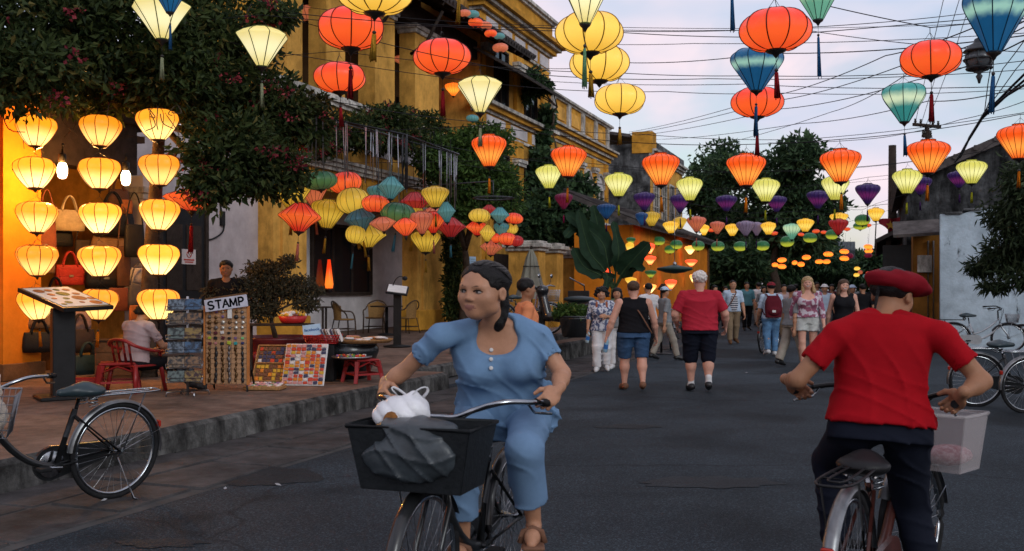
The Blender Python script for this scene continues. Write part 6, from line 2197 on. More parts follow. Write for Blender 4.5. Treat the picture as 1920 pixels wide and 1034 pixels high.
# lamp menu stand far back
q = at(745, 650, 21.2)
l2 = thing('menu_stand', 'slim black menu stand with a small reading lamp before the white wall', 'menu stand', (q.x, q.y, ZP))
mb = MB(); mb.box((0, 0, .58), (.16, .1, 1.14), 0, .01); mb.build('post', BLACK, l2)
mb = MB(); mb.lathe([(.30, 0), (.30, .02), (.1, .045)], 18); mb.build('base', BLACK, l2)
M_ = Matrix.Rotation(R(24), 4, 'X') @ Matrix.Rotation(R(8), 4, 'Y')
mb = MB(); mb.box((0, 0, 1.2), (.46, .42, .04), M=M_, bev=.006); bd = mb.build('board', BLACK, l2)
mb = MB(); mb.box((0, 0, 1.228), (.40, .36, .006), M=M_); mb.build('page', PAPER, bd)
mb = MB(); mb.tube(bez([(-.12, .1, 1.25), (-.05, .1, 1.5), (.05, .05, 1.52), (.14, 0, 1.47)], 8), .01, 5); mb.ball((.16, 0, 1.45), (.06, .05, .05), 10, 6); mb.build('reading_lamp', BLACK, l2)

# stamp board
q = at(425, 731, 12.0)
sb = thing('display_board', 'upright tan board full of small metal stamps and pendants under the STAMP sign', 'display', (q.x, q.y, ZP), R(-4))
z0, z1 = .09, 1.02
wB = 79 / F * 12.0
mb = MB(); mb.box((0, 0, (z0 + z1) / 2), (wB, .03, z1 - z0), 0, .006); bd = mb.build('board', CARD, sb)
for e in (-1, 1):
    mb = MB(); mb.box((e * (wB / 2 + .012), 0, (z0 + z1) / 2), (.022, .05, z1 - z0 + .02)); mb.build('edge', mat('orange_edge', (.45, .17, .05), .6, .2), sb)
mb = MB()
for x in (-wB / 2, wB / 2):
    mb.tube([(x, .02, .5), (x, .28, 0)], .012, 5); mb.tube([(x, 0, .1), (x, 0, 0)], .012, 5)
mb.build('leg', IRON, sb)
mb = MB()
for i in range(9): mb.tube([(-wB / 2 + wB * i / 8, -.02, z0), (-wB / 2 + wB * i / 8, -.02, z1)], .0018, 4)
for i in range(16): mb.tube([(-wB / 2, -.02, z0 + (z1 - z0) * i / 15), (wB / 2, -.02, z0 + (z1 - z0) * i / 15)], .0018, 4)
mb.build('wire_grid', STEEL, bd)
PC = {n: mat('pin_' + n, c, .35, .3, 20, metal=mt) for n, c, mt in (('pewter', (.16, .14, .14), .5), ('bronze', (.14, .075, .03), .6), ('silver', (.60, .58, .52), .8), ('white', (.65, .62, .6), 0), ('black', (.02, .02, .022), 0), ('lime', (.40, .45, .04), 0), ('teal', (.03, .30, .30), 0), ('pink', (.5, .2, .2), 0), ('purple', (.16, .09, .22), 0), ('mint', (.18, .5, .2), 0), ('wine', (.10, .02, .03), 0), ('blue', (.02, .03, .12), 0))}
rowsP = [['pewter', 'purple', 'silver', 'pewter', 'bronze', 'pewter'], ['pewter', 'bronze', 'purple', 'silver', 'black', 'pewter'], ['bronze', 'bronze', 'silver', 'bronze', 'silver', 'silver'], ['bronze', 'pewter', 'silver', 'pewter', 'silver', 'silver'], ['pewter', 'wine', 'white', 'black', 'bronze', 'black'], ['lime', 'black', 'wine', 'black', 'purple', 'mint'], ['wine', 'pink', 'black', 'lime', 'teal', 'blue']] + [['bronze', 'black', 'bronze', 'pewter', 'bronze', 'black']] * 7
disc = MB(); disc.lathe([(.018, 0), (.022, .006), (.018, .014), (.006, .018)], 8); disc = disc.mesh('pin')
oval = MB(); oval.lathe([(.016, 0), (.022, .008), (.008, .016)], 8, sx=.75, sy=1.5); oval = oval.mesh('pin')
sq = MB(); sq.box((0, 0, .008), (.036, .03, .016), 0, .003); sq = sq.mesh('pin')
g = random.Random(2)
for r_, rw in enumerate(rowsP):
    for c_, n_ in enumerate(rw):
        me = sq if r_ in (4, 5, 6) else (oval if r_ > 6 else disc)
        o = link('pin', with_mat(me, PC[n_], n_), None, bd, (-wB * .40 + wB * .80 * c_ / 5 + g.uniform(-.006, .006), -.017, z1 - .06 - (z1 - z0 - .1) * r_ / 13.2 + g.uniform(-.005, .005)), (R(90), g.uniform(-.2, .2), 0))
        k = g.uniform(.85, 1.35)
        o.scale = (k, k, k)
sg = thing('sign', 'white tilted sign reading STAMP over the stamp board', 'sign', at(424, 569, 11.93))
M_ = Matrix.Rotation(R(8), 4, 'Y').inverted()
wS = 80 / F * 11.93
mb = MB(); mb.box((0, 0, 0), (wS, .025, .145), M=M_, bev=.003); mb.build('board', mat('sign_white', (.52, .52, .60), .6, .15, 8, var2=.2), sg)
mb = MB(); mb.box((0, .02, .085), (wS * .98, .05, .02), M=M_); mb.build('lip', WOODB, sg)
mb = MB(); mb.box((.04, .015, -.11), (.05, .02, .14)); mb.build('bracket', PAPER, sg)
mb = MB()
mb.M = M_.to_4x4()
def stroke(P, w=.020):
    for a, b in zip(P[:-1], P[1:]):
        a, b = Vector((a[0], 0, a[1])), Vector((b[0], 0, b[1]))
        d = (b - a).normalized(); n_ = Vector((d.z, 0, -d.x)) * w / 2
        a, b = a - d * w * .25, b + d * w * .25
        f4 = [a - n_, b - n_, b + n_, a + n_]
        mb.add([Vector((p.x, -.0135, p.z)) for p in f4] + [Vector((p.x, -.0155, p.z)) for p in f4], [(4, 5, 6, 7), (7, 6, 5, 4), (0, 1, 5, 4), (1, 2, 6, 5), (2, 3, 7, 6), (3, 0, 4, 7)])
x0, g_, hL = -wS * .41, wS * .172, .046
stroke([(x0 + .062 * math.cos(R(a)) * .52 + .030, .023 + .023 * math.sin(R(a))) for a in (35, 75, 110, 150, 190, 230, 262)] + [(x0 + .062 * math.cos(R(a)) * .52 + .030, -.023 + .023 * math.sin(R(a))) for a in (85, 50, 10, -30, -70, -110, -150)])
x1 = x0 + g_; stroke([(x1, hL), (x1 + .068, hL)]); stroke([(x1 + .034, hL), (x1 + .034, -hL)])
x1 += g_; stroke([(x1 - .004, -hL), (x1 + .032, hL), (x1 + .068, -hL)]); stroke([(x1 + .012, -.014), (x1 + .052, -.014)], .015)
x1 += g_ * .98; stroke([(x1, -hL), (x1 + .004, hL)]); stroke([(x1 + .004, hL), (x1 + .038, -hL * .7), (x1 + .072, hL)], .018); stroke([(x1 + .072, hL), (x1 + .076, -hL)])
x1 += g_ * 1.18; stroke([(x1, -hL), (x1, hL)]); stroke([(x1, hL), (x1 + .036, hL), (x1 + .054, .032), (x1 + .054, .012), (x1 + .036, -.002), (x1, -.002)])
mb.build('lettering', INK, sg)

# postcard spinner
q = at(352, 738, 11.55)
pk = thing('postcard_rack', 'wire spinner rack full of postcards beside the stamp board', 'rack', (q.x, q.y, ZP), R(6))
mb = MB()
mb.tube([(0, 0, 0), (0, 0, 1.15)], .016, 8)
for a in range(4):
    an = a * math.pi / 2 + .5
    mb.tube([(0, 0, .05), (.24 * math.cos(an), .24 * math.sin(an), .05), (.25 * math.cos(an), .25 * math.sin(an), 0)], .011, 6)
mb.build('pole', STEEL, pk)
CRD = [mat('card_' + n, tuple(x * .42 for x in c), .35, .75, 22, col2=tuple(x * .3 for x in c2)) for n, c, c2 in (('sky', (.30, .38, .48), (.05, .07, .10)), ('sea', (.10, .22, .42), (.03, .05, .10)), ('boat', (.45, .30, .18), (.06, .05, .05)), ('dusk', (.42, .22, .10), (.05, .04, .05)), ('lake', (.25, .32, .30), (.04, .05, .05)), ('night', (.5, .32, .08), (.10, .02, .02)))]
for m_ in CRD:
    for nd in m_.node_tree.nodes:
        if nd.type == 'VALTORGB':
            nd.color_ramp.elements[0].position, nd.color_ramp.elements[1].position = .44, .56
rows_ = [1.06, .90, .73, .57, .40, .24]
for i, z in enumerate(rows_):
    for sd_ in range(3):
        Mr = Matrix.Rotation(sd_ * R(-80), 4, 'Z')
        for col in (-1, 1):
            if sd_ and col > 0: continue
            mb = MB()
            mb.M = Mr
            mb.box((col * .095 if not sd_ else 0, -.17, z), (.185, .012, .125), M=Matrix.Rotation(R(-14), 4, 'X'))
            mb.build('postcard', CRD[(i * 2 + sd_ + (col > 0)) % 6], pk)
    mb = MB()
    for sd_ in range(3):
        mb.M = Matrix.Rotation(sd_ * R(-80), 4, 'Z')
        mb.tube([(-.2, -.2, z - .06), (.2, -.2, z - .06)], .005, 4)
        mb.tube([(-.2, -.2, z - .02), (.2, -.2, z - .02)], .004, 4)
        for x in (-.2, 0, .2): mb.tube([(x, -.2, z - .02), (x, -.2, z - .07), (x * .5, 0, z - .07)], .004, 4)
    mb.build('pocket', STEEL, pk)

# stools, chair, crate
REDP = mat('red_plastic', (.27, .018, .018), .35, .15, 5)
def stool(label, px, py, Y, s=1.0, rz=0):
    q = at(px, py, Y)
    r_ = thing('stool', label, 'stool', (q.x, q.y, ZP), rz, 'low red plastic stools')
    h, w = .27 * s, .30 * s
    mb = MB(); mb.box((0, 0, h - .015), (w, w, .03), 0, .012); mb.build('seat', REDP, r_)
    for ex in (-1, 1):
        for ey in (-1, 1):
            mb = MB()
            a, b = Vector((ex * w * .44, ey * w * .44, h - .03)), Vector((ex * w * .58, ey * w * .58, 0))
            mb.tube([a, b], [.032 * s, .026 * s], 4, flat=.8, smooth=False)
            mb.build('leg', REDP, r_)
    for k in range(4):
        mb = MB()
        an = k * math.pi / 2
        mb.M = Matrix.Rotation(an, 4, 'Z')
        n = 8
        mb.tube([(w * .48, -w * .42 + w * .84 * i / n, h - .045 - .05 * abs(i / n - .5) * 2 * s) for i in range(n + 1)], .022 * s, 4, flat=.4, smooth=False)
        mb.box((w * .52, 0, .1 * s), (.016, w * .9, .025))
        mb.build('apron', REDP, r_)
    return r_
stool('low red plastic stool on the pavement by the saddle of the parked bicycle', 221, 737, 11.9, 1.35, R(20))
st2 = stool('low red plastic stool carrying a tray of trinkets in front of the black urn', 680, 716, 13.2, 1.15, R(35))
q = at(155, 737, 11.9)
cr = thing('crate', 'shallow red plastic crate beside the low red stool', 'crate', (q.x, q.y, ZP), R(15))
mb = MB()
for a, b in (((0, -.2), (.44, .02)), ((0, .2), (.44, .02)), ((-.21, 0), (.02, .38)), ((.21, 0), (.02, .38))): mb.box((a[0], a[1], .08), (b[0], b[1], .14))
mb.box((0, 0, .012), (.42, .4, .02)); mb.build('tub', REDP, cr)
mb = MB(); mb.tube([(.21, -.2, .15), (-.21, -.2, .15), (-.21, .2, .15), (.21, .2, .15)], .014, 5, closed=True); mb.build('rim', REDP, cr)
q = at(256, 738, 12.0)
ch = thing('plastic_chair', 'red plastic armchair with a curved back on which the vendor sits', 'chair', (q.x, q.y, ZP), R(-28))
mb = MB(); mb.box((0, 0, .40), (.44, .42, .035), 0, .012); mb.build('seat', REDP, ch)
mb = MB(); mb.tube(catmull([(.21, .2, .60), (.23, 0, .63), (.22, -.20, .70), (.12, -.27, .78), (0, -.29, .80), (-.12, -.27, .78), (-.22, -.20, .70), (-.23, 0, .63), (-.21, .2, .60)], 4), .024, 6); mb.build('back_rail', REDP, ch)
for x in (-.14, -.05, .05, .14):
    mb = MB(); mb.tube([(x, -.19, .41), (x * 1.05, -.25, .78)], .022, 5, flat=.4); mb.build('back_slat', REDP, ch)
for ex in (-1, 1):
    for ey in (-1, 1):
        mb = MB(); mb.tube([(ex * .19, ey * .18, .62 if ey > 0 else .42), (ex * .2, ey * .19, .4), (ex * .24, ey * .23, 0)], [.024, .03, .024], 5); mb.build('leg', REDP, ch)
ch.scale = (1, 1, .80)

# trays of magnets, coloured panel
MAG = [mat('magnet_' + n, c, .45, .3, 20) for n, c in (('red', (.50, .06, .03)), ('orange', (.58, .20, .03)), ('yellow', (.55, .34, .04)), ('pink', (.52, .25, .24)), ('white', (.60, .56, .55)), ('navy', (.05, .05, .10)), ('brown', (.16, .07, .04)), ('green', (.10, .20, .06)), ('purple', (.2, .1, .22)))]
TRAYW = mat('wicker', (.32, .17, .07), .8, .4, 30, .6, 60)
mg = MB(); mg.box((0, 0, .008), (.07, .045, .016), 0, .004); mg = mg.mesh('magnet')
def magnets(parent, M, w, h, nx, ny, pal, seed):
    g = random.Random(seed)
    for j in range(ny):
        for i in range(nx):
            o = link('magnet', with_mat(mg, MAG[pal[g.randrange(len(pal))]], str(0) + MAG[0].name) if False else with_mat(mg, MAG[(k_ := pal[g.randrange(len(pal))])], 'm%d' % k_), None, parent)
            sx = w / nx / .07 * g.uniform(.75, .98)
            sy = h / ny / .045 * g.uniform(.7, .95)
            o.matrix_local = M @ Matrix.Translation((-w / 2 + w * (i + .5) / nx, -h / 2 + h * (j + .5) / ny, 0)) @ Matrix.Rotation(g.uniform(-.12, .12), 4, 'Z') @ Matrix.Diagonal((sx, sy, 1, 1))
q = at(563, 716, 12.55)
cp = thing('magnet_panel', 'leaning white panel crowded with red and orange souvenir magnets', 'display', (q.x, q.y, ZP), R(-6))
wp, hp_ = 82 / F * 12.6, .56
Mp = Matrix.Translation((0, .08, .01)) @ Matrix.Rotation(R(68), 4, 'X') @ Matrix.Translation((0, hp_ / 2, 0))
mb = MB(); mb.M = Mp; mb.box((0, 0, -.012), (wp, hp_, .022), 0, .006); pn_ = mb.build('board', PAPER, cp)
magnets(pn_, Mp, wp * .96, hp_ * .96, 8, 12, [0, 0, 0, 1, 1, 2, 3, 3, 4, 5], 3)
mb = MB(); mb.tube([(0, .28, .42), (0, .45, 0)], .012, 5); mb.build('prop', WOODB, cp)
q = at(499, 705, 12.7)
ct = thing('tray', 'slanted wicker tray of dark and golden magnets beside the stamp board', 'tray', (q.x, q.y, ZP), R(-4))
wt = 62 / F * 12.7
Mt = Matrix.Translation((0, .1, .04)) @ Matrix.Rotation(R(58), 4, 'X') @ Matrix.Translation((0, .26, 0))
mb = MB(); mb.M = Mt; mb.box((0, 0, -.014), (wt, .52, .024), 0, .006)
for y in (-.26, 0, .26): mb.box((0, y, .012), (wt, .015, .04))
for x in (-wt / 2, wt / 2): mb.box((x, 0, .012), (.015, .52, .04))
tb_ = mb.build('frame', TRAYW, ct)
magnets(tb_, Mt @ Matrix.Translation((0, .13, 0)), wt * .92, .23, 7, 4, [5, 5, 6, 0, 4, 5], 5)
magnets(tb_, Mt @ Matrix.Translation((0, -.13, 0)), wt * .92, .23, 7, 4, [2, 6, 6, 2, 1], 6)
mb = MB(); mb.tube([(0, .3, .4), (0, .42, 0)], .012, 5); mb.build('prop', WOODB, ct)
q = at(497, 716, 12.2)
lt = thing('tray', 'low wicker tray of pink and white trinkets on the pavement', 'tray', (q.x, q.y, ZP), R(-4))
mb = MB(); mb.box((0, 0, .03), (.46, .28, .05), 0, .01); lb_ = mb.build('base', TRAYW, lt)
magnets(lb_, Matrix.Translation((0, 0, .057)) @ Matrix.Rotation(R(8), 4, 'X'), .42, .24, 8, 5, [3, 4, 4, 8, 3, 7], 9)

# pots, urn, baskets
URN = mat('black_glaze', (.012, .014, .016), .25, .4, 4, spec=.6)
q = at(655, 702, 13.8)
un = thing('urn', 'big black glazed urn used as a stand for a flat basket', 'urn', (q.x, q.y, ZP))
mb = MB(); mb.lathe([(.24, 0), (.26, .03), (.34, .2), (.405, .36), (.41, .42), (.37, .47), (.36, .49), (.34, .49), (.33, .44)], 30); mb.build('body', URN, un)
mb = MB(); mb.tube([(.365 * math.cos(k * .2618), .365 * math.sin(k * .2618), .48) for k in range(24)], .022, 6, closed=True); mb.build('rim', URN, un)
q2 = at(682, 640, 13.7)
fb = thing('flat_basket', 'round flat winnowing basket of pale goods lying on the black urn', 'basket', (q2.x, q2.y, ZP + .50), 0)
mb = MB(); mb.lathe([(.36, .0), (.40, .035), (.405, .05), (.38, .04), (.35, .012)], 28); mb.build('basket', TRAYW, fb)
g = random.Random(6)
for i in range(22):
    a, r_ = g.uniform(0, 6.28), .33 * math.sqrt(g.random())
    mb = MB(); mb.M = Matrix.Translation((r_ * math.cos(a), r_ * math.sin(a), .035 + .012 * (i % 3))) @ Matrix.Rotation(g.uniform(0, 3), 4, 'Z') @ Matrix.Rotation(g.uniform(-.15, .15), 4, 'X')
    mb.lathe([(.05, 0), (.06, .01), (.055, .02), (.02, .024)], 10, sx=1.4)
    mb.build('packet', [PAPER, MAG[4], MAG[3], PAPER, TRAYW][i % 5], fb)
q3 = at(660, 687, 13.15)
tt = thing('tray', 'round tray of small trinkets resting on the red stool by the urn', 'tray', (q3.x, q3.y, ZP + .325))
mb = MB(); mb.lathe([(.25, 0), (.27, .02), (.26, .024), (.24, .008)], 24, sx=1.0); mb.build('dish', STEEL, tt)
for i in range(26):
    a, r_ = g.uniform(0, 6.28), .22 * math.sqrt(g.random())
    mb = MB(); mb.box((r_ * math.cos(a), r_ * math.sin(a), .025), (.05, .03, .03), g.uniform(0, 3), .006); mb.build('trinket', MAG[g.randrange(9)], tt)
POT = mat('dark_red_glaze', (.10, .012, .014), .4, .4, 3, .1, 20)
q = at(520, 672, 14.6)
pt = thing('flower_pot', 'wide dark red glazed pot holding the bush behind the trays', 'pot', (q.x, q.y, ZP))
mb = MB(); mb.lathe([(.36, 0), (.40, .05), (.50, .3), (.53, .46), (.56, .50), (.56, .54), (.50, .54), (.48, .46)], 30); mb.build('body', POT, pt)
for k in range(7):
    mb = MB(); a = -math.pi / 2 + (k - 3) * .42
    mb.ball((.49 * math.cos(a), .49 * math.sin(a), .27), (.09, .09, .07), 10, 6); mb.build('relief', mat('red_relief', (.22, .02, .025), .4, .3), pt)
mb = MB(); mb.lathe([(.49, .47), (.2, .50)], 20); mb.build('soil', M_DARKG, pt)
W2 = lambda px, py, Y: tuple(at(px, py, Y))
bl = [(W2(505, 535, 14.7), (.42, .40, .26), 1.2), (W2(450, 545, 14.5), (.36, .35, .20), .8), (W2(555, 540, 14.7), (.34, .3, .22), .8), (W2(500, 505, 14.8), (.36, .3, .14), .6), (W2(405, 548, 14.3), (.20, .2, .10), .3), (W2(480, 580, 14.5), (.40, .3, .18), .6), (W2(575, 570, 14.5), (.20, .2, .13), .3), (W2(595, 545, 14.6), (.10, .1, .07), .08), (W2(540, 490, 14.8), (.16, .16, .10), .15)]
tree('potted_bush', 'dusty spreading bush with thin twigs growing in the dark red pot', 'bush', (pt.location.x, pt.location.y, ZP + .48), bl, 9000, .06, LFD, at(515, 585, 14.6), .035, 41, shell=.15)
REDB = mat('red_bowl', (.42, .02, .02), .4, .2, 6)
q = at(549, 606, 14.0)
rb = thing('basin', 'red plastic basin heaped with white shells at the edge of the pot', 'basin', (q.x, q.y, q.z), R(5))
mb = MB(); mb.lathe([(.15, 0), (.17, .02), (.205, .10), (.20, .10), (.16, .025)], 22); mb.build('basin', REDB, rb)
for i in range(24):
    a, r_ = g.uniform(0, 6.28), .16 * math.sqrt(g.random())
    mb = MB(); mb.ball((r_ * math.cos(a), r_ * math.sin(a), .10 + .06 * (1 - r_ / .17) + g.uniform(-.01, .01)), (.045, .03, .028), 8, 5, Matrix.Rotation(g.uniform(0, 3), 3, 'Z')); mb.build('shell', PAPER if i % 4 else MAG[2], rb)
pl = thing('plank', 'dark plank laid across the pot rim carrying the red basin', 'plank', (q.x - .2, q.y + .02, q.z - .035), R(4))
mb = MB(); mb.box((0, 0, .012), (.95, .34, .03), 0, .004); mb.build('board', WOODK, pl)
for x in (-.4, .4):
    mb = MB(); mb.box((x, .05, (ZP - q.z + .035) / 2), (.05, .05, q.z - ZP - .04)); mb.build('leg', WOODK, pl)
q = at(606, 644, 13.4)
rt = thing('basket', 'red plastic basket of books and a light blue card on a black stand', 'basket', (q.x, q.y, q.z))
wq = 66 / F * 13.4
mb = MB()
b_, t_ = (wq * .42, .13, 0), (wq * .5, .17, .11)
for z, k in ((0, .84), ):
    mb.box((0, 0, .008), (wq * .84, .27, .016))
for i in range(18):
    for e in (-1, 1):
        x = -1 + 2 * i / 17
        mb.tube([(x * b_[0], e * b_[1], 0), (x * t_[0], e * t_[1], .11)], .006, 4)
for i in range(7):
    for e in (-1, 1):
        y = -1 + 2 * i / 6
        mb.tube([(e * b_[0], y * b_[1], 0), (e * t_[0], y * t_[1], .11)], .006, 4)
for z, f_ in ((.02, .18), (.05, .45), (.08, .72), (.11, 1.0)):
    x, y = b_[0] + (t_[0] - b_[0]) * f_, b_[1] + (t_[1] - b_[1]) * f_
    mb.tube([(x, -y, z), (-x, -y, z), (-x, y, z), (x, y, z)], .010 if z > .1 else .007, 4, closed=True)
mb.build('basket', REDB, rt)
mb = MB(); mb.box((0, 0, (ZP - q.z) / 2 - .004), (wq * .7, .24, q.z - ZP - .01), 0, .01); mb.build('stand', BLACK, rt)
LBL = mat('light_blue_card', (.36, .52, .68), .5, .1)
fc = thing('card', 'light blue card reading facebook propped in the red basket', 'card', (q.x - .14, q.y - .06, q.z + .15), R(4))
M_ = Matrix.Rotation(R(-7), 4, 'Y') @ Matrix.Rotation(R(-12), 4, 'X')
mb = MB(); mb.box((0, 0, .03), (.24, .008, .15), M=M_); mb.build('card', LBL, fc)
words('facebook', .052, mat('blue_ink', (.03, .09, .28), .6, .1), fc, Matrix.Translation((0, -.0055, .035)) @ M_ @ Matrix.Rotation(R(90), 4, 'X'), .0008, bold=.001)
for i in range(6):
    bk = thing('book', f'thin dark book leaning in the red basket, {ORD[i]} from the blue card', 'book', (q.x + .02 + i * .042, q.y - .02, q.z + .02), 0, 'books in the red basket')
    mb = MB(); mb.box((0, 0, .09), (.016, .14, .18), M=Matrix.Rotation(R(-24), 4, 'Y')); mb.build('cover', [MAG[5], MAG[6], PAPER, MAG[5], MAG[6], PAPER][i], bk)
    mb = MB(); mb.box((.009, 0, .09), (.006, .13, .17), M=Matrix.Rotation(R(-24), 4, 'Y')); mb.build('pages', PAPER, bk)

# rattan chairs and small table by the white wall
RAT = mat('rattan', (.07, .045, .03), .6, .3, 20)
CANE = mat('cane', (.25, .14, .05), .7, .3, 40, .5, 80)
def rattan(label, px, py, Y, rz):
    q = at(px, py, Y)
    r_ = thing('rattan_chair', label, 'chair', (q.x, q.y, ZP), rz, 'rattan chairs by the white wall')
    mb = MB(); mb.lathe([(.24, .40), (.27, .42), (.27, .44), (.02, .445)], 20); mb.build('seat', CANE, r_)
    mb = MB(); mb.tube(catmull([(.28, .22, .0), (.27, .2, .42), (.30, .1, .62), (.30, -.15, .66), (.22, -.26, .82), (0, -.31, .90), (-.22, -.26, .82), (-.30, -.15, .66), (-.30, .1, .62), (-.27, .2, .42), (-.28, .22, 0)], 5), .020, 6); mb.build('arm_rail', RAT, r_)
    V, Q = [], []
    for i in range(9):
        a = -math.pi / 2 + (i - 4) * .24
        for j in range(6):
            z = .44 + (.44 - .10 * abs(i - 4) / 4) * j / 5
            rr = .26 + .04 * j / 5
            V.append((rr * math.cos(a), rr * math.sin(a), z))
    for i in range(8):
        for j in range(5):
            a = i * 6 + j
            Q.append((a, a + 6, a + 7, a + 1))
    link('back', arr_mesh('back', V, Q, True), CANE, r_)
    for x in (-.2, .2):
        mb = MB(); mb.tube([(x, -.2, .42), (x * 1.25, -.28, 0)], .018, 6); mb.build('leg', RAT, r_)
    mb = MB(); mb.tube([(.25, .2, .18), (-.25, .2, .18), (-.23, -.25, .18), (.23, -.25, .18)], .012, 5, closed=True); mb.build('stretcher', RAT, r_)
    return r_
rattan('rattan armchair turned to the little table, nearer the window', 645, 612, 26.0, R(-60))
rattan('rattan armchair facing out beside the slim menu stand', 703, 606, 27.5, R(175))
rattan('rattan armchair mostly hidden behind the slim menu stand', 762, 606, 27.5, R(60))
q = at(725, 606, 26.5)
tbq = thing('cafe_table', 'small dark round cafe table between the rattan chairs', 'table', (q.x, q.y, ZP))
mb = MB(); mb.lathe([(.42, .74), (.44, .75), (.44, .77), (.02, .775)], 24); mb.build('top', WOODK, tbq)
mb = MB(); mb.tube([(0, 0, 0), (0, 0, .75)], .04, 8); mb.build('leg', BLACK, tbq)
mb = MB(); mb.lathe([(.25, 0), (.24, .02), (.05, .05)], 18); mb.build('base', BLACK, tbq)
q = at(590, 608, 25.5)
tb3 = thing('cafe_table', 'small dark table against the white wall beside the yellow pillar', 'table', (q.x, q.y, ZP))
mb = MB(); mb.box((0, 0, .75), (.75, .6, .04), R(70), .01); mb.build('top', WOODK, tb3)
for ex in (-1, 1):
    for ey in (-1, 1):
        mb = MB(); mb.box((ex * .25, ey * .22, .365), (.05, .05, .73)); mb.build('leg', WOODK, tb3)
# notice on the door
t_ = tB0 + .08
q = S(s_at(354, t_), t_, z_at(354, 482, t_))
nt2 = thing('notice', 'white notice with a red round no-entry emblem stuck on the black door', 'sign', q, R(70))
wn_ = 32 / F * Y_on_t(354, t_) * 1.25
mb = MB(); mb.box((0, 0, 0), (wn_, .012, .30), 0, .002); mb.build('sheet', mat('notice_paper', (.55, .47, .45), .6, .1), nt2)
RI = mat('red_ink', (.40, .05, .03), .6, .1)
mb = MB(); mb.tube([(.07 * math.cos(k * .4), -.009, .05 + .06 * math.sin(k * .4)) for k in range(16)], .009, 5, closed=True); mb.tube([(-.045, -.009, .09), (.045, -.009, .01)], .008, 5); mb.build('emblem', RI, nt2)
mb = MB(); mb.box((0, -.008, -.06), (wn_ * .75, .004, .03)); mb.box((0, -.008, -.105), (wn_ * .6, .004, .025)); mb.build('text_bar', RI, nt2)
# paper lantern by the door, parasol, lampshade
lantern('flat', 'scarlet', 'wide flat red lantern with dark leaf shadows hanging in front of the black door', at(360, 374, 13.6), 104 / F * 13.6, 40 / F * 13.6, 'red', .9, None, .05, cord_up=.9)
q = at(996, 580, 27.0)
um = thing('parasol', 'folded pale green parasol standing before the yellow gate pillar', 'parasol', (q.x, q.y, .235))
zt = CAMZ + (HZ - 468) / F * 27.0 - .235
mb = MB(); mb.tube([(0, 0, 0), (0, 0, zt + .1)], .03, 8); mb.build('pole', WOODK, um)
mb = MB()
mb.lathe([(.50, zt * .42), (.46, zt * .44), (.30, zt * .66), (.16, zt * .9), (.05, zt)], 48, lobes=8, amp=.38, cap=False, sx=.95)
mb.build('canopy', mat('parasol_cloth', (.27, .27, .22), .85, .15, 6, .2, 20), um)
mb = MB(); mb.tube([(.22 * math.cos(k * .4), .22 * math.sin(k * .4), zt * .8) for k in range(16)], .012, 5, closed=True); mb.build('tie', BLACK, um)
q = at(1265, 506, 24.0)
ls = thing('lampshade', 'wide dark green lens-shaped lampshade hanging over the crowd', 'lamp', q)
w_ = 34 / F * 24.0
mb = MB(); mb.lathe([(.03, -w_ * .22), (w_ * .5, -w_ * .16), (w_ * .96, -.01), (w_, .02), (w_ * .9, .05), (w_ * .4, w_ * .2), (w_ * .1, w_ * .27)], 40, lobes=20, amp=.03); mb.build('shade', mat('green_shade', (.02, .045, .04), .5, .3, 6), ls)
mb = MB(); mb.lathe([(w_ * .12, w_ * .24), (w_ * .1, w_ * .38), (.02, w_ * .42)], 12); mb.tube([(0, 0, w_ * .4), (0, 0, 1.5)], .008, 5); mb.build('fitting', STEEL, ls)
# menu plank, music gear, planter
q = at(1240, 640, 22.5)
pb = thing('menu_stand', 'dark tilted menu board on a thin stand in front of the glowing orange wall', 'menu stand', (q.x, q.y, 0))
zc = CAMZ
mb = MB(); mb.box((0, 0, zc + .02), (.16, .50, .03), M=Matrix.Rotation(R(-52), 4, 'Y'), bev=.005); mb.build('board', WOODK, pb)
mb = MB(); mb.tube([(0, 0, 0), (0, 0, zc)], .025, 7); mb.build('post', BLACK, pb)
mb = MB(); mb.lathe([(.25, 0), (.24, .02), (.03, .04)], 14); mb.build('base', BLACK, pb)
q = at(1085, 600, 21.8)
mu = thing('sign_stand', 'black box sign with two pale lines of small print by the banana plant', 'sign', (q.x, q.y, .5))
zc = CAMZ + (HZ - 560) / F * 21.8 - .5
mb = MB(); mb.box((0, 0, zc), (.46, .12, .34), R(-10), .01); bd = mb.build('box', BLACK, mu)
mb = MB(); mb.box((-.05, -.075, zc + .03), (.16, .006, .025), R(-10)); mb.box((-.06, -.075, zc - .02), (.12, .006, .02), R(-10)); mb.build('print', PAPER, bd)
for x in (-.18, .18):
    mb = MB(); mb.box((x, 0, zc / 2 - .08), (.04, .06, zc - .16)); mb.build('leg', BLACK, mu)
mb = MB(); mb.tube([(-.2, 0, zc + .45), (.12, 0, zc + .28)], .025, 6); mb.build('lamp_bar', STEEL, mu)
mb = MB(); mb.tube([(.12, 0, zc + .28), (.14, 0, zc + .1)], .014, 6); mb.build('lamp_arm', BLACK, mu)
q = at(1082, 628, 20.2)
br = thing('planter', 'squat dark blue-black tub on the raised step beside the parked scooter', 'tub', (q.x, q.y, .5))
mb = MB(); mb.lathe([(.27, 0), (.30, .03), (.36, .36), (.38, .42), (.35, .42), (.33, .38)], 26); mb.build('tub', URN, br)
mb = MB(); mb.tube([(.375 * math.cos(k * .2618), .375 * math.sin(k * .2618), .42) for k in range(24)], .018, 5, closed=True); mb.build('rim', URN, br)
bl = [(tuple(br.location + Vector((0, 0, .5))), (.36, .3, .12), 1), (tuple(br.location + Vector((-.25, 0, .52))), (.25, .25, .12), .6)]
tree('tub_plant', 'low leafy plant growing in the squat dark tub', 'plant', (br.location.x, br.location.y, .86), bl, 900, .11, LF2, None, .015, 44, limb=False)
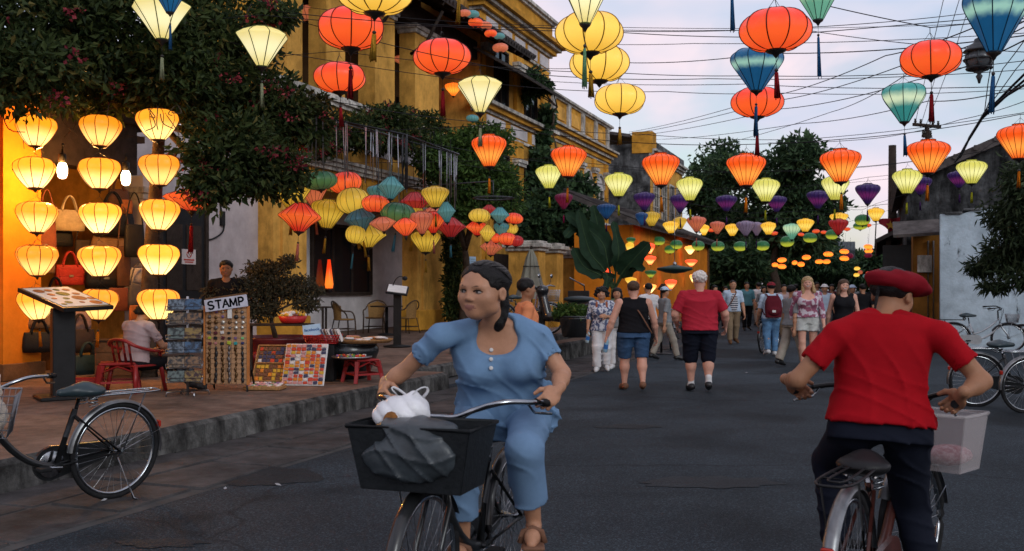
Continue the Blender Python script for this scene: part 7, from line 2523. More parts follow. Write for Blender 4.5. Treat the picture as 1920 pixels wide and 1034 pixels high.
# small white label on the ivy post
q = S(27.6, -11.3, z_at(876, 494, -11.3))
lbp = thing('notice', 'small pale blue notice fixed on the ivy-covered post above the cyclist', 'sign', q, R(40))
mb = MB(); mb.box((0, 0, 0), (.24, .015, .42), 0, .003); mb.build('sheet', LBL, lbp)
mb = MB()
for i in range(5): mb.box((0, -.009, .13 - i * .06), (.17, .003, .018))
mb.build('text_bar', mat('grey_ink', (.2, .24, .3), .6, .1), lbp)
# added glowing cone on the sill, imitating a lantern's reflection in the pane
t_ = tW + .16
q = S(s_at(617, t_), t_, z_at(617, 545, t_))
wl_ = thing('lantern_reflection', 'tall narrow orange glow imitating a lantern reflection in the dark window', 'lamp', q)
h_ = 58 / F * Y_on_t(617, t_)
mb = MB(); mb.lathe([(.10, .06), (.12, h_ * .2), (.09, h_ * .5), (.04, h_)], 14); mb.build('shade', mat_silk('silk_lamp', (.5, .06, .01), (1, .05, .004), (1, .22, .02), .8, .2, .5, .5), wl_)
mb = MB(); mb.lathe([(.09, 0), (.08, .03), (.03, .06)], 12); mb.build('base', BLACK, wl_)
# litter on the gutter
for i, (px, py, w) in enumerate(((195, 939, 11), (422, 917, 8), (521, 910, 16), (1400, 700, 7))):
    q = ground_at(px, py, .022 if px < 300 else .004)
    lt_ = thing('scrap', ['white scrap of paper on the gutter stones under the parked bicycle', 'tiny pale scrap on the dark road edge', 'crumpled white paper scrap on the stained asphalt', 'small pale scrap far along the road'][i], 'litter', q, i * 1.1)
    mb = MB(); s_ = w / F * q.y / 2
    mb.add([(-s_, -s_ * .5, 0), (s_ * .6, -s_ * .7, .004), (s_, s_ * .4, .012), (-s_ * .5, s_ * .6, .006), (0, 0, .016)], [(0, 1, 4), (1, 2, 4), (2, 3, 4), (3, 0, 4)])
    mb.build('paper', mat('dirty_paper', (.30, .30, .31), .8, .2), lt_)
# ------------------------------------------------------------------ bicycles
RUB = mat('tyre_rubber', (.016, .016, .017), .75, .3, 20)
CHR = mat('chrome', (.36, .38, .40), .18, .15, 10, metal=1.0)
SADV = mat('saddle_vinyl', (.02, .035, .042), .38, .3, 8)
BIKES = {}
def wheel_part(root, name, x, r=.33, n=32, lean=0):
    mb = MB()
    mb.tube([(r * .985 * math.cos(k * 2 * math.pi / 40), 0, r * .985 * math.sin(k * 2 * math.pi / 40)) for k in range(40)], .019, 8, closed=True)
    w = mb.build('wheel', RUB, root, loc=(x, 0, r + .004))
    mb = MB()
    mb.tube([((r - .03) * math.cos(k * 2 * math.pi / 40), 0, (r - .03) * math.sin(k * 2 * math.pi / 40)) for k in range(40)], .012, 6, closed=True)
    mb.build('rim', CHR, w)
    mb = MB()
    for k in range(n):
        a = 2 * math.pi * k / n
        b = a + (.45 if k % 4 < 2 else -.45)
        y = .028 if k % 2 else -.028
        mb.tube([(.025 * math.cos(b), y, .025 * math.sin(b)), ((r - .035) * math.cos(a), 0, (r - .035) * math.sin(a))], .0016, 3, cap=False)
    tag(mb.build('spokes', STEEL, w), kind='stuff')
    mb = MB(); mb.tube([(0, -.05, 0), (0, .05, 0)], .024, 10); mb.tube([(0, -.07, 0), (0, .07, 0)], .008, 6); mb.build('hub', CHR, w)
    return w
def bicycle(label, loc, heading, frame_m, fender_m=None, basket='wire', basket_m=None, rack=True, rack_m=None, saddle_m=None, bar_m=None, group=None, barw=1.0, steer=0.0, stand=False, double=False, chainguard=True, tilt=0.0, bask_off=0.0, bar_z=1.0, bask_size=(.36, .28, .25), saddle_z=.80, bask_z=.70):
    root = thing('bicycle', label, 'bicycle', loc, heading, group)
    if tilt: root.rotation_euler = (tilt, 0, heading)
    r = .33
    fm = frame_m
    fd = fender_m or fm
    rear, front = Vector((-.53, 0, r + .004)), Vector((.53, 0, r + .004))
    bb = Vector((-.09, 0, .29))
    ht, hb = Vector((.335, 0, .80)), Vector((.375, 0, .66))
    st = Vector((-.21, 0, .66))
    mb = MB()
    mb.tube([hb + Vector((0, 0, .02)), ht], .024, 9)
    mb.tube(bez([hb, (.22, 0, .38), (.05, 0, .30), bb], 9), .024, 9)
    if double: mb.tube(bez([ht + Vector((.01, 0, -.03)), (.16, 0, .55), (0, 0, .44), (-.14, 0, .42)], 9), .018, 8)
    mb.tube([bb, st], .020, 8)
    for e in (-1, 1):
        mb.tube([bb + Vector((0, e * .03, 0)), rear + Vector((0, e * .062, 0))], .011, 6)
        mb.tube([st + Vector((.01, e * .02, -.04)), rear + Vector((0, e * .062, 0))], .009, 6)
    mb.tube([bb + Vector((0, -.04, 0)), bb + Vector((0, .04, 0))], .028, 10)
    mb.build('frame', fm, root)
    stg = Matrix.Translation(hb) @ Matrix.Rotation(steer, 4, 'Z') @ Matrix.Translation(-hb)
    mb = MB(); mb.M = stg
    for e in (-1, 1): mb.tube([hb + Vector((.0, e * .035, 0)), hb + Vector((.03, e * .055, -.08)), front + Vector((-.02, e * .056, .08)), front + Vector((0, e * .056, 0))], .012, 6)
    mb.box(hb + Vector((.0, 0, -.012)), (.05, .09, .03), 0, .006)
    mb.build('fork', fm, root)
    rw = wheel_part(root, 'wheel', -.53)
    fw_ = wheel_part(root, 'wheel', .53)
    fw_.matrix_local = stg @ Matrix.Translation(front)
    for (c, a0, a1, mt) in ((rear, -8, 175, None), (front, 28, 172, stg)):
        mb = MB()
        if mt: mb.M = mt
        R2 = r + .032
        V = []
        n = 26
        for i in range(n + 1):
            a = R(a0 if c is rear else a0) + R(a1 - a0) * i / n
            for (y, dr) in ((-.030, -.018), (-.022, -.004), (0, .004), (.022, -.004), (.030, -.018)):
                V.append((c.x - (R2 + dr) * math.cos(a), y, c.z + (R2 + dr) * math.sin(a)))
        mb.add(V, [(i * 5 + k, i * 5 + k + 1, i * 5 + k + 6, i * 5 + k + 5) for i in range(n) for k in range(4)], True)
        f_ = mb.build('fender', fd, root)
        mb = MB()
        if mt: mb.M = mt
        for e in (-1, 1):
            mb.tube([c + Vector((0, e * .06, 0)), c + Vector((-(R2 - .01) * math.cos(R(20 if c is rear else 155)), e * .028, (R2 - .01) * math.sin(R(20 if c is rear else 155))))], .003, 4)
        mb.build('fender_stay', STEEL, f_)
    # bar
    mb = MB(); mb.M = stg
    hz = bar_z
    mb.tube([ht, Vector((.325, 0, hz - .07)), Vector((.35, 0, hz - .055))], .014, 8)
    b_ = barw
    rt_ = [(.35, 0, hz - .055), (.365, -.06 * b_, hz - .05), (.37, -.13 * b_, hz - .015), (.33, -.22 * b_, hz + .015), (.24, -.29 * b_, hz + .01), (.10, -.33 * b_, hz - .005)]
    lt_ = [(x, -y, z) for x, y, z in rt_]
    mb.tube(catmull(list(reversed(rt_)) + lt_[1:], 5), .0125, 8)
    hbar = mb.build('handlebar', bar_m or CHR, root)
    for e in (-1, 1):
        mb = MB(); mb.M = stg
        mb.tube([(.20, e * .305 * b_, hz + .007), (.15, e * .318 * b_, hz), (.085, e * .334 * b_, hz - .007)], [.017, .0185, .018], 9); mb.build('grip', RUB, hbar)
        mb = MB(); mb.M = stg
        mb.tube([(.235, e * .285 * b_, hz), (.20, e * .30 * b_, hz - .04), (.09, e * .335 * b_, hz - .055)], .006, 5); mb.build('brake_lever', CHR, hbar)
        mb = MB(); mb.M = stg
        mb.tube(bez([(.235, e * .285 * b_, hz), (.46, e * .22, hz + .04), (.44, e * .05, hz - .02), (.38, e * .02, .72)], 9), .004, 4); mb.build('brake_cable', RUB, hbar)
    # saddle
    f = Field((-.46, -.16, saddle_z - .12), (.0, .16, saddle_z + .08), .009)
    f.ell((-.31, 0, saddle_z - .01), (.105, .112, .045), .03)
    f.cone((-.27, 0, saddle_z - .005), (-.10, 0, saddle_z - .012), .055, .026, .05)
    f.cut((0, 0, saddle_z - .045), (0, 0, -1))
    sad = link('saddle', f.mesh('saddle'), saddle_m or SADV, root)
    mb = MB(); mb.tube([(-.21, 0, .62), (-.235, 0, saddle_z - .06)], .013, 8); mb.build('seat_post', CHR, root)
    for y in (-.06, .06):
        mb = MB()
        n = 14
        mb.tube([(-.31 + .035 * math.cos(a * 1.2), y + .02 * math.sin(a * 1.2), saddle_z - .11 + a * .0045) for a in range(n)], .005, 4)
        mb.build('spring', CHR, sad)
    # crank, pedals, chain guard
    mb = MB(); mb.tube([bb + Vector((0, -.075, 0)), bb + Vector((-.13, -.085, -.10))], .010, 6); mb.tube([bb + Vector((0, .075, 0)), bb + Vector((.13, .085, .10))], .010, 6)
    mb.lathe([(.085, -.003), (.09, 0), (.085, .003)], 20); cr_ = None
    ck = MB(); ck.tube([bb + Vector((0, -.05, 0)), bb + Vector((0, -.075, 0)), bb + Vector((-.155, -.085, -.02))], .010, 6); ck.tube([bb + Vector((0, .05, 0)), bb + Vector((0, .075, 0)), bb + Vector((.155, .085, .02))], .010, 6)
    ck.M = Matrix.Translation(bb + Vector((0, -.055, 0))) @ Matrix.Rotation(R(90), 4, 'X'); ck.lathe([(.088, -.003), (.092, 0), (.088, .003)], 22); ck.M = None
    cr_ = ck.build('crank', CHR, root)
    for (c, e) in ((bb + Vector((-.155, -.13, -.02)), -1), (bb + Vector((.155, .13, .02)), 1)):
        mb = MB(); mb.box(c, (.09, .075, .024), 0, .006); mb.build('pedal', RUB, cr_)
    if chainguard:
        mb = MB()
        V = []
        n = 8
        pts = [(bb.x + .115 * math.cos(a), bb.z + .115 * math.sin(a)) for a in [R(-70 + 140 * i / n) for i in range(n + 1)]] + [(bb.x, bb.z + .12), (rear.x, rear.z + .06), (rear.x - .05, rear.z), (rear.x, rear.z - .05), (bb.x, bb.z - .115)]
        m_ = len(pts)
        V = [(x, -.062, z) for x, z in pts] + [(x, -.088, z) for x, z in pts]
        mb.add(V, [tuple(range(m_)), tuple(range(2 * m_ - 1, m_ - 1, -1))] + [(i, i + m_, (i + 1) % m_ + m_, (i + 1) % m_) for i in range(m_)])
        mb.build('chain_guard', fm, root)
    if rack:
        rm = rack_m or CHR
        mb = MB()
        z = .745
        mb.tube(catmull([(-.30, .05, z - .02), (-.36, .065, z), (-.70, .075, z), (-.83, .05, z), (-.85, 0, z), (-.83, -.05, z), (-.70, -.075, z), (-.36, -.065, z), (-.30, -.05, z - .02)], 4), .006, 5)
        mb.tube(catmull([(-.40, .03, z + .004), (-.72, .035, z + .004), (-.77, 0, z + .004), (-.72, -.035, z + .004), (-.40, -.03, z + .004)], 4), .005, 5)
        for x in (-.42, -.55, -.68): mb.tube([(x, .068, z), (x, -.068, z)], .005, 5)
        for e in (-1, 1): mb.tube([(-.70, e * .075, z), rear + Vector((-.01, e * .068, .0))], .005, 5)
        mb.build('rear_rack', rm, root)
    if basket:
        L, W, H = bask_size[1], bask_size[0], bask_size[2]
        mb = MB(); mb.M = stg @ Matrix.Translation((.60, bask_off, bask_z))
        bm = basket_m or STEEL
        def ring(f_, z, rr):
            x, y = L / 2 * f_, W / 2 * f_
            mb.tube([(x, -y, z), (x, y, z), (-x, y, z), (-x, -y, z)], rr, 5, closed=True)
        if basket == 'wire':
            for i in range(6): ring(.78 + .22 * i / 5, H * i / 5, .005 if i == 5 else .0028)
            for i in range(13):
                q = -1 + 2 * i / 12
                for e in (-1, 1):
                    mb.tube([(e * L / 2 * .78, q * W / 2 * .78, 0), (e * L / 2, q * W / 2, H)], .0024, 4)
                    mb.tube([(q * L / 2 * .78, e * W / 2 * .78, 0), (q * L / 2, e * W / 2, H)], .0024, 4)
                mb.tube([(-L / 2 * .78, q * W / 2 * .78, 0), (L / 2 * .78, q * W / 2 * .78, 0)], .0024, 4)
        else:
            th = .008
            k = .82
            def wall(a, b):
                a0, b0 = (a[0] * k, a[1] * k, 0), (b[0] * k, b[1] * k, 0)
                mb.slab(a0, b0, (b[0], b[1], H), (a[0], a[1], H), th)
            c_ = [(L / 2, -W / 2), (L / 2, W / 2), (-L / 2, W / 2), (-L / 2, -W / 2)]
            for i in range(4): wall(c_[i], c_[(i + 1) % 4])
            mb.slab((c_[0][0] * k, c_[0][1] * k, 0), (c_[1][0] * k, c_[1][1] * k, 0), (c_[2][0] * k, c_[2][1] * k, 0), (c_[3][0] * k, c_[3][1] * k, 0), th)
            ring(1.02, H, .010)
        bo = mb.build('basket', bm, root)
        if basket == 'slatted':
            pass
        mb = MB(); mb.M = stg
        for e in (-1, 1): mb.tube([(.58, e * .1, .70), front + Vector((0, e * .062, 0))], .004, 4)
        mb.build('basket_stay', STEEL, bo)
    if stand:
        mb = MB(); mb.tube([(-.50, .07, .30), (-.58, .16, .02), (-.60, .17, .01)], .008, 6); mb.build('kickstand', CHR, root)
    mb = MB(); mb.box((-.868, 0, .49), (.018, .05, .05), 0, .006); mb.build('reflector', mat('reflector', (.35, .02, .01), .25, .1), root)
    return root
def hd_ang(x, y): return math.atan2(y, x)
B_BLK = mat('bike_black', (.012, .013, .014), .3, .4, 10, coat=.3)
B_SIL = mat('bike_silver', (.48, .50, .52), .35, .15, 10, metal=.6)
B_TEAL = mat('bike_teal', (.03, .10, .13), .35, .3, 10, coat=.3)
B_RED = mat('bike_rust', (.055, .014, .010), .4, .4, 10, coat=.2)
FD_STEEL = mat('fender_steel', (.20, .205, .21), .36, .3, 12, metal=.9)
WHP = mat('white_wire', (.28, .28, .30), .5, .15, 10)
# parked at the kerb, left
rh = ground_at(207, 931, .022)
hv = Vector((-.58, -.81, 0)).normalized()
o_ = rh + hv * .55 + Vector((.05, -.02, 0))
bikeA = bicycle('black bicycle parked by the kerb with a small white dog in its wire basket', (o_.x, o_.y, .022), hd_ang(hv.x, hv.y), B_BLK, FD_STEEL, 'wire', WHP, True, CHR, None, CHR, stand=True, tilt=R(-4), barw=1.05, bask_off=.0, bask_size=(.40, .32, .26), saddle_z=.79, steer=R(55), bar_z=.90, bask_z=.60)
# dog in the basket
BM = bikeA.matrix_basis
dq = BM @ (Vector((.375, 0, 0)) + Matrix.Rotation(R(55), 3, 'Z') @ Vector((.20, .02, .83)))
dg = thing('dog', 'small fluffy white dog peeping over the rim of the wire basket', 'dog', dq, R(10))
f = Field((-.2, -.24, -.26), (.2, .2, .2), .008)
f.ell((0, .02, -.12), (.11, .12, .12), .05)
f.ell((0, 0, .03), (.085, .085, .078), .03)
f.ell((0, -.075, .012), (.036, .04, .030), .03)
for e in (-1, 1):
    f.cone((e * .05, .0, .08), (e * .068, .01, .125), .026, .010, .015)
    f.cone((e * .05, -.08, -.10), (e * .055, -.11, -.02), .026, .022, .02)
f.warp(lambda X, Y, Z: .006 * np.sin(90 * X + 40 * Z) * np.sin(95 * Y + 30 * X) * np.sin(85 * Z))
link('body', f.mesh('body'), mat('white_fur', (.60, .52, .44), .9, .2, 20, .9, 160), dg)
for e in (-1, 1):
    mb = MB(); mb.ball((e * .034, -.073, .045), .011, 8, 6); mb.build('eye', EYEK, dg)
mb = MB(); mb.ball((0, -.114, .020), (.015, .011, .011), 8, 6); mb.build('nose', EYEK, dg)
# the woman's bicycle
hW = Vector((-.33, -.944, 0)).normalized()
oW = Vector((-.386, 4.02, 0)) - hW * .62
bikeW = bicycle('dark bicycle with a black basket ridden by the woman in blue', (oW.x, oW.y, 0), hd_ang(hW.x, hW.y), B_BLK, B_BLK, 'solid', mat('black_basket', (.010, .012, .014), .55, .3, 30, .15, 60), True, BLACK, None, CHR, barw=1.22, bar_z=1.0, bask_size=(.52, .30, .25), saddle_z=.80, bask_off=.02)
# the bicycle of the rider in the beret
hR = Vector((.54, .84, 0)).normalized()
oR = Vector((1.375, 4.05, 0)) + hR * .53
bikeR = bicycle('dark red-framed bicycle with a clear white basket ridden by the person in the beret', (oR.x, oR.y, 0), hd_ang(hR.x, hR.y), B_RED, FD_STEEL, 'solid', None, True, BLACK, BLACK, BLACK, barw=1.18, steer=R(-14), bask_off=-.10, bask_size=(.36, .27, .27), saddle_z=.755, bar_z=1.0, bask_z=.62)
for o in bikeR.children:
    if o.name.split('.')[0] == 'basket':
        o.data.materials.clear()
        pm, nt, bs = newmat('milky_plastic')
        bs.inputs['Base Color'].default_value = (.50, .46, .46, 1)
        bs.inputs['Roughness'].default_value = .35
        bs.inputs['Transmission Weight'].default_value = .0
        bs.inputs['Alpha'].default_value = .3
        o.data.materials.append(pm)
bn = bikeR.matrix_basis @ Vector((.59, -.19, .66))
bg = thing('cloth_bundle', 'small pink and white checked cloth lying in the clear white basket', 'cloth', bn, .4)
mb = MB(); mb.ball((0, 0, .02), (.13, .10, .05), 14, 8); mb.build('cloth', mat('pink_check', (.55, .40, .42), .8, .6, 40, col2=(.25, .03, .05)), bg)
# silver bicycle at the limewashed wall
q = ground_at(1838, 660)
bikeS = bicycle('silver ladies bicycle leaning by the limewashed wall with a white front basket', (q.x, q.y, 0), R(-17), B_SIL, B_BLK, 'wire', WHP, True, BLACK, None, BLACK, double=True, stand=True, tilt=R(3), barw=1.1, bar_z=1.04, bask_size=(.30, .24, .18), saddle_z=.86)
bikeS.scale = (1.12, 1, 1.0)
q = ground_at(1850, 768)
bikeT = bicycle('black bicycle with steel fenders parked at the roadside, nearer the beret rider', (q.x + .53, q.y + .25, 0), R(-5), B_BLK, FD_STEEL, 'wire', STEEL, True, CHR, None, CHR, stand=True, tilt=R(4))
q = ground_at(1912, 772)
bikeU = bicycle('teal bicycle with steel fenders parked beside the black one, half out of view', (q.x + .53, q.y - .05, 0), R(8), B_TEAL, FD_STEEL, 'wire', STEEL, True, CHR, None, CHR, stand=True, tilt=R(4))
q = ground_at(1437, 662)
bikeP = bicycle('black bicycle pushed by the man with the maroon backpack', (q.x + .15, q.y + .35, 0), R(60), B_BLK, B_BLK, None, None, True, BLACK, None, CHR)
q = at(1263, 650, 24.5); q.z = 0
bikeQ = bicycle('dark bicycle standing between the tank-top woman and the white-haired man', (q.x, q.y, 0), R(75), B_BLK, FD_STEEL, 'wire', STEEL, True, CHR, None, CHR)
q = at(985, 622, 21.5)
bikeX = bicycle('black bicycle leaning on the raised step behind the man in orange', (q.x, q.y, .5), R(15), B_BLK, FD_STEEL, 'wire', STEEL, True, CHR, None, CHR, stand=True)
# scooter
def scooter(label, loc, rz):
    root = thing('scooter', label, 'scooter', loc, rz)
    for x in (-.6, .62):
        mb = MB(); mb.tube([(.21 * math.cos(k * .2618), 0, .21 * math.sin(k * .2618)) for k in range(24)], .055, 8, closed=True)
        w = mb.build('wheel', RUB, root, loc=(x, 0, .265))
        mb = MB(); mb.M = Matrix.Rotation(R(90), 4, 'X'); mb.lathe([(.16, -.02), (.05, -.05), (.05, .05), (.16, .02)], 16); mb.build('rim', STEEL, w)
    f = Field((-1.0, -.3, .15), (1.0, .3, 1.2), .018)
    f.cone((-.75, 0, .62), (-.1, 0, .52), .15, .13, .05)
    f.ell((-.5, 0, .52), (.36, .15, .17), .06)
    f.cone((-.1, 0, .36), (.28, 0, .38), .10, .08, .06)
    f.cone((.30, 0, .40), (.44, 0, .92), .11, .10, .06)
    f.ell((.42, 0, .95), (.13, .17, .11), .05)
    f.ell((.60, 0, .48), (.22, .07, .08), .04)
    link('body', f.mesh('body'), mat('scooter_black', (.012, .013, .015), .2, .3, 6, coat=.6), root)
    f = Field((-.9, -.25, .6), (.1, .25, .95), .014)
    f.ell((-.45, 0, .76), (.36, .15, .07), .03)
    link('seat', f.mesh('seat'), SADV, root)
    mb = MB(); mb.tube(catmull([(.30, -.34, 1.03), (.36, -.2, 1.05), (.40, 0, 1.0), (.36, .2, 1.05), (.30, .34, 1.03)], 4), .016, 7); hb = mb.build('handlebar', CHR, root)
    for e in (-1, 1):
        mb = MB(); mb.tube([(.36, e * .2, 1.05), (.35, e * .27, 1.22)], .006, 5); mb.ball((.35, e * .28, 1.25), (.02, .06, .045), 10, 6); mb.build('mirror', CHR, hb)
        mb = MB(); mb.tube([(.52, e * .06, .85), (.62, e * .075, .27)], .022, 7); mb.build('fork', CHR, root)
    mb = MB(); mb.ball((.54, 0, .95), (.03, .08, .06), 12, 8); mb.build('headlight', GLS, root)
    mb = MB(); mb.tube([(-.35, -.14, .28), (-.85, -.16, .34)], [.03, .045], 9); mb.build('exhaust', CHR, root)
    return root
q = at(1050, 622, 21.0)
scooter('black scooter parked on the raised step beside the dark tub', (q.x, q.y, .5), R(150))

# ------------------------------------------------------------------ load of the woman's basket
BW = bikeW.matrix_basis
def onW(x, y, z): return BW @ Vector((x, y, z))
c = onW(.735, .02, .845)
gb = thing('plastic_bag', 'grey plastic bag bulging over the front of the black bicycle basket', 'bag', c, hd_ang(hW.x, hW.y))
f = Field((-.2, -.33, -.22), (.2, .33, .22), .008)
f.ell((0, 0, -.02), (.045, .20, .085), .04)
f.ell((.0, .05, .03), (.04, .13, .05), .05)
f.ell((-.08, 0, .10), (.11, .17, .035), .05)
f.warp(lambda X, Y, Z: -.010 * (1 - np.abs(np.sin(20 * Y + 12 * Z + 1.6 * np.sin(14 * Z + 9 * Y)))) ** 3 - .008 * (1 - np.abs(np.sin(34 * Z - 9 * Y + 1.8 * np.sin(11 * Y)))) ** 3)
link('bag', f.mesh('bag'), mat('grey_bag', (.034, .042, .048), .38, .4, 9, .12, 30), gb)
c = at(752, 778, 4.12)
wbg = thing('plastic_bag', 'white knotted plastic bag with brown food inside, on top of the black basket', 'bag', c)
f = Field((-.2, -.2, -.16), (.2, .2, .2), .008)
f.ell((0, 0, 0), (.118, .10, .074), .03)
f.ell((.035, .0, .03), (.075, .07, .05), .04)
f.cone((.03, 0, .05), (.05, .01, .085), .03, .014, .03)
f.warp(lambda X, Y, Z: .008 * (1 - np.abs(np.sin(24 * X + 14 * Z + 2 * np.sin(18 * Z + 10 * X)))) ** 2 + .003 * np.sin(120 * X * Z * 4 + 60 * Y))
link('bag', f.mesh('bag'), mat('white_bag', (.66, .66, .68), .3, .12, 6, .3, 30), wbg)
mb = MB(); mb.ball((-.03, -.088, -.02), (.035, .02, .045), 10, 7); mb.ball((-.055, -.085, -.06), (.045, .02, .025), 10, 7); mb.build('food', mat('brown_food', (.24, .10, .03), .7, .4, 20), wbg)
for e in (-1, 1):
    mb = MB(); mb.tube(bez([(.02 + e * .02, -.01, .07), (.0 + e * .07, -.03, .13), (.06 + e * .09, .0, .13), (.06 + e * .03, .01, .07)], 8), .008, 5, flat=.4); mb.build('handle', mat('white_bag', (.66, .66, .68)), wbg)
# ------------------------------------------------------------------ people
def cl(n, c, **kw):
    k = dict(rough=.85, var=.12, scale=7, bump=.06, bscale=160)
    k.update(kw)
    return mat('cloth_' + n, c, **k)
C_BLUE = cl('blue', (.14, .24, .38), var=.14)
C_BLUEP = cl('blue_trouser', (.14, .23, .36), var=.12)
C_RED = cl('red', (.30, .004, .009))
C_RED2 = cl('faded_red', (.38, .022, .04))
C_NAVY = cl('navy', (.008, .010, .018))
C_BLACK = cl('black', (.010, .010, .012))
C_DENIM = cl('denim', (.035, .075, .15), var=.35)
C_JEAN = cl('light_jean', (.09, .19, .33), var=.4)
C_WHITE = cl('white', (.56, .55, .56))
C_PALEB = cl('pale_blue', (.40, .50, .62))
C_KHAKI = cl('khaki', (.22, .16, .10))
C_STONE = cl('stone', (.28, .25, .21))
C_ORANGE = cl('orange', (.62, .22, .10))
C_GREY = cl('grey', (.20, .21, .22))
C_MAROON = cl('maroon', (.10, .012, .02))
C_BLOUSE = cl('pink_white', (.38, .28, .28))
C_WDENIM = cl('white_denim', (.46, .48, .46), var=.2)
LEATH = mat('shoe_black', (.012, .012, .013), .4, .2)
SHW = mat('shoe_white', (.5, .5, .5), .5, .15)
SHB = mat('shoe_brown', (.12, .06, .03), .6, .2)
SANDAL = mat('sandal', (.16, .08, .05), .6, .2)
SOCK = cl('sock', (.6, .6, .6))
def cloth_pattern(name, c1, c2, kind, scale):
    m, nt, b = newmat(name)
    N, L = nt.nodes.new, nt.links.new
    c = N('ShaderNodeTexCoord')
    if kind == 'stripe':
        w = N('ShaderNodeTexWave'); w.bands_direction = 'Z'; w.inputs['Scale'].default_value = scale; w.inputs['Distortion'].default_value = .3
        src = w.outputs['Fac'] if 'Fac' in w.outputs else w.outputs[1]
    else:
        w = N('ShaderNodeTexNoise'); w.inputs['Scale'].default_value = scale; w.inputs['Detail'].default_value = 2
        src = w.outputs[0]
    L(c.outputs['Object'], w.inputs['Vector'])
    r = N('ShaderNodeValToRGB')
    r.color_ramp.elements[0].position = .47; r.color_ramp.elements[1].position = .53
    r.color_ramp.elements[0].color = (*c1, 1); r.color_ramp.elements[1].color = (*c2, 1)
    L(src, r.inputs[0]); L(r.outputs[0], b.inputs['Base Color'])
    b.inputs['Roughness'].default_value = .85
    return m
C_STRIPE = cloth_pattern('cloth_striped', (.03, .04, .07), (.52, .52, .54), 'stripe', 5.5)
C_TIE = cloth_pattern('cloth_tie_dye', (.24, .07, .12), (.50, .45, .50), 'blot', 11)
C_LEAFP = cloth_pattern('cloth_leaf_print', (.06, .08, .16), (.48, .50, .56), 'blot', 20)
def fold(a, fx, fz, ph=0.0, yq=0.0):
    return lambda X, Y, Z: -2.2 * a * ridge(X, Y, Z, fx * .7, 5, fz * .35, 1.5, 9, ph) * patchy(X, Y, Z, 9, ph) - 1.6 * a * ridge(X, Y, Z, 5, 4, fz, 1.5, 8, ph + 1)
    return lambda X, Y, Z: a * np.sin(fx * X + ph + 2.2 * np.sin(.37 * fz * Z + .5) + yq * Y) * (.45 + .55 * np.sin(fz * Z + .6 * fx * X + ph * 2)) + a * .5 * np.sin(2.3 * fz * Z + 1.7 * fx * X + 3 * Y + ph)

def ridge(X, Y, Z, kx, ky, kz, wp=1.5, wf=9.0, ph=0.0, sharp=3):
    a = kx * X + ky * Y + kz * Z + ph + wp * np.sin(wf * X + .7 * wf * Z + ph) + .6 * wp * np.sin(1.9 * wf * Z - 1.3 * wf * Y + 2 * ph)
    return (1 - np.abs(np.sin(a))) ** sharp
def patchy(X, Y, Z, f, ph):
    return np.clip(.5 + .7 * np.sin(f * X + ph) * np.sin(.8 * f * Z + 1.7 * ph) + .4 * np.sin(.6 * f * Y + ph), 0, 1)
# --- the woman in blue on the bicycle
rW = Vector((-.05, 4.72, 0))
def w1(x, y, z): return Vector((x, y, z)) - rW
def onbike(B, x, y, z): return B.matrix_basis @ Vector((x, y, z))
bw = 1.22
gripR = onbike(bikeW, .13, -.325 * bw, 1.0)
gripL = onbike(bikeW, .13, .325 * bw, 1.0)
hF = Vector((hW.x, hW.y, 0)); hLf = Vector((-hW.y, hW.x, 0))
wrR = gripR - hF * .075 - hLf * .03 + Vector((0, 0, .045))
wrL = gripL - hF * .085 + hLf * .025 + Vector((0, 0, .045))
J = dict(pel=w1(-.035, 4.82, .90), neck=w1(-.075, 4.60, 1.345), head=w1(-.130, 4.46, 1.488),
         shR=w1(-.330, 4.56, 1.275), shL=w1(.130, 4.62, 1.265), wriR=wrR - rW, wriL=wrL - rW,
         hipR=w1(-.145, 4.82, .875), hipL=w1(.085, 4.80, .875), kneR=w1(-.235, 4.40, .79), kneL=w1(.055, 4.37, .79), ankR=w1(-.225, 4.56, .33), ankL=w1(.10, 4.52, .43), toeR=w1(-.24, 4.40, .30), toeL=w1(.085, 4.36, .375))
J['elbR'] = (J['shR'] + J['wriR']) / 2 + Vector((-.045, .05, -.055))
J['elbL'] = (J['shL'] + J['wriL']) / 2 + Vector((.065, .05, -.05))
hand = {'R': dict(d=hF * .8 + hLf * .25 + Vector((0, 0, -.42)), n=hLf * .75 + Vector((0, 0, -.65)), T=hLf * .7 + Vector((0, 0, .6)) + hF * .1, curl=(.85, 1.15, .8), thumb=(.9, .5)),
        'L': dict(d=hF * .8 - hLf * .25 + Vector((0, 0, -.42)), n=-hLf * .75 + Vector((0, 0, -.65)), T=-hLf * .7 + Vector((0, 0, .6)) + hF * .1, curl=(.85, 1.15, .8), thumb=(.9, .5))}
pW = person('woman in a blue blouse and matching trousers riding towards the camera', J, 1.56, 1.02, True, .05, .022, SKIN, HAIR_K, 'pony', look(R(143), R(-2), R(-3)), .250,
            C_BLUE, .27, -.14, .095, C_BLUEP, .84, 1.28, .017, None, None, True, hand, .0085, rW, 0, eyes=.3, headW=1.24,
            topwr=lambda X, Y, Z: -.017 * ridge(X, Y, Z, 4, 6, 30, 1.7, 8, .4) * patchy(X, Y, Z, 11, .6) * np.clip((1.17 - Z) * 6, 0, 1) - .015 * ridge(X, Y, Z, 17, 4, 9, 1.4, 7, 1.9) * patchy(X, Y, Z, 9, 2.1) * np.clip((1.26 - Z) * 5, 0, 1) - .012 * ridge(X, Y, Z, 24, 10, 24, 1.0, 11, .7) * np.clip((np.abs(X + .04 + .05) - .19) * 10, 0, 1),
            botwr=lambda X, Y, Z: -.017 * ridge(X, Y, Z, 5, 12, 26, 1.7, 9, .3) * patchy(X, Y, Z, 12, 1.2) - .013 * ridge(X, Y, Z, 22, 8, 10, 1.3, 10, 2.3) * patchy(X, Y, Z, 10, .1))
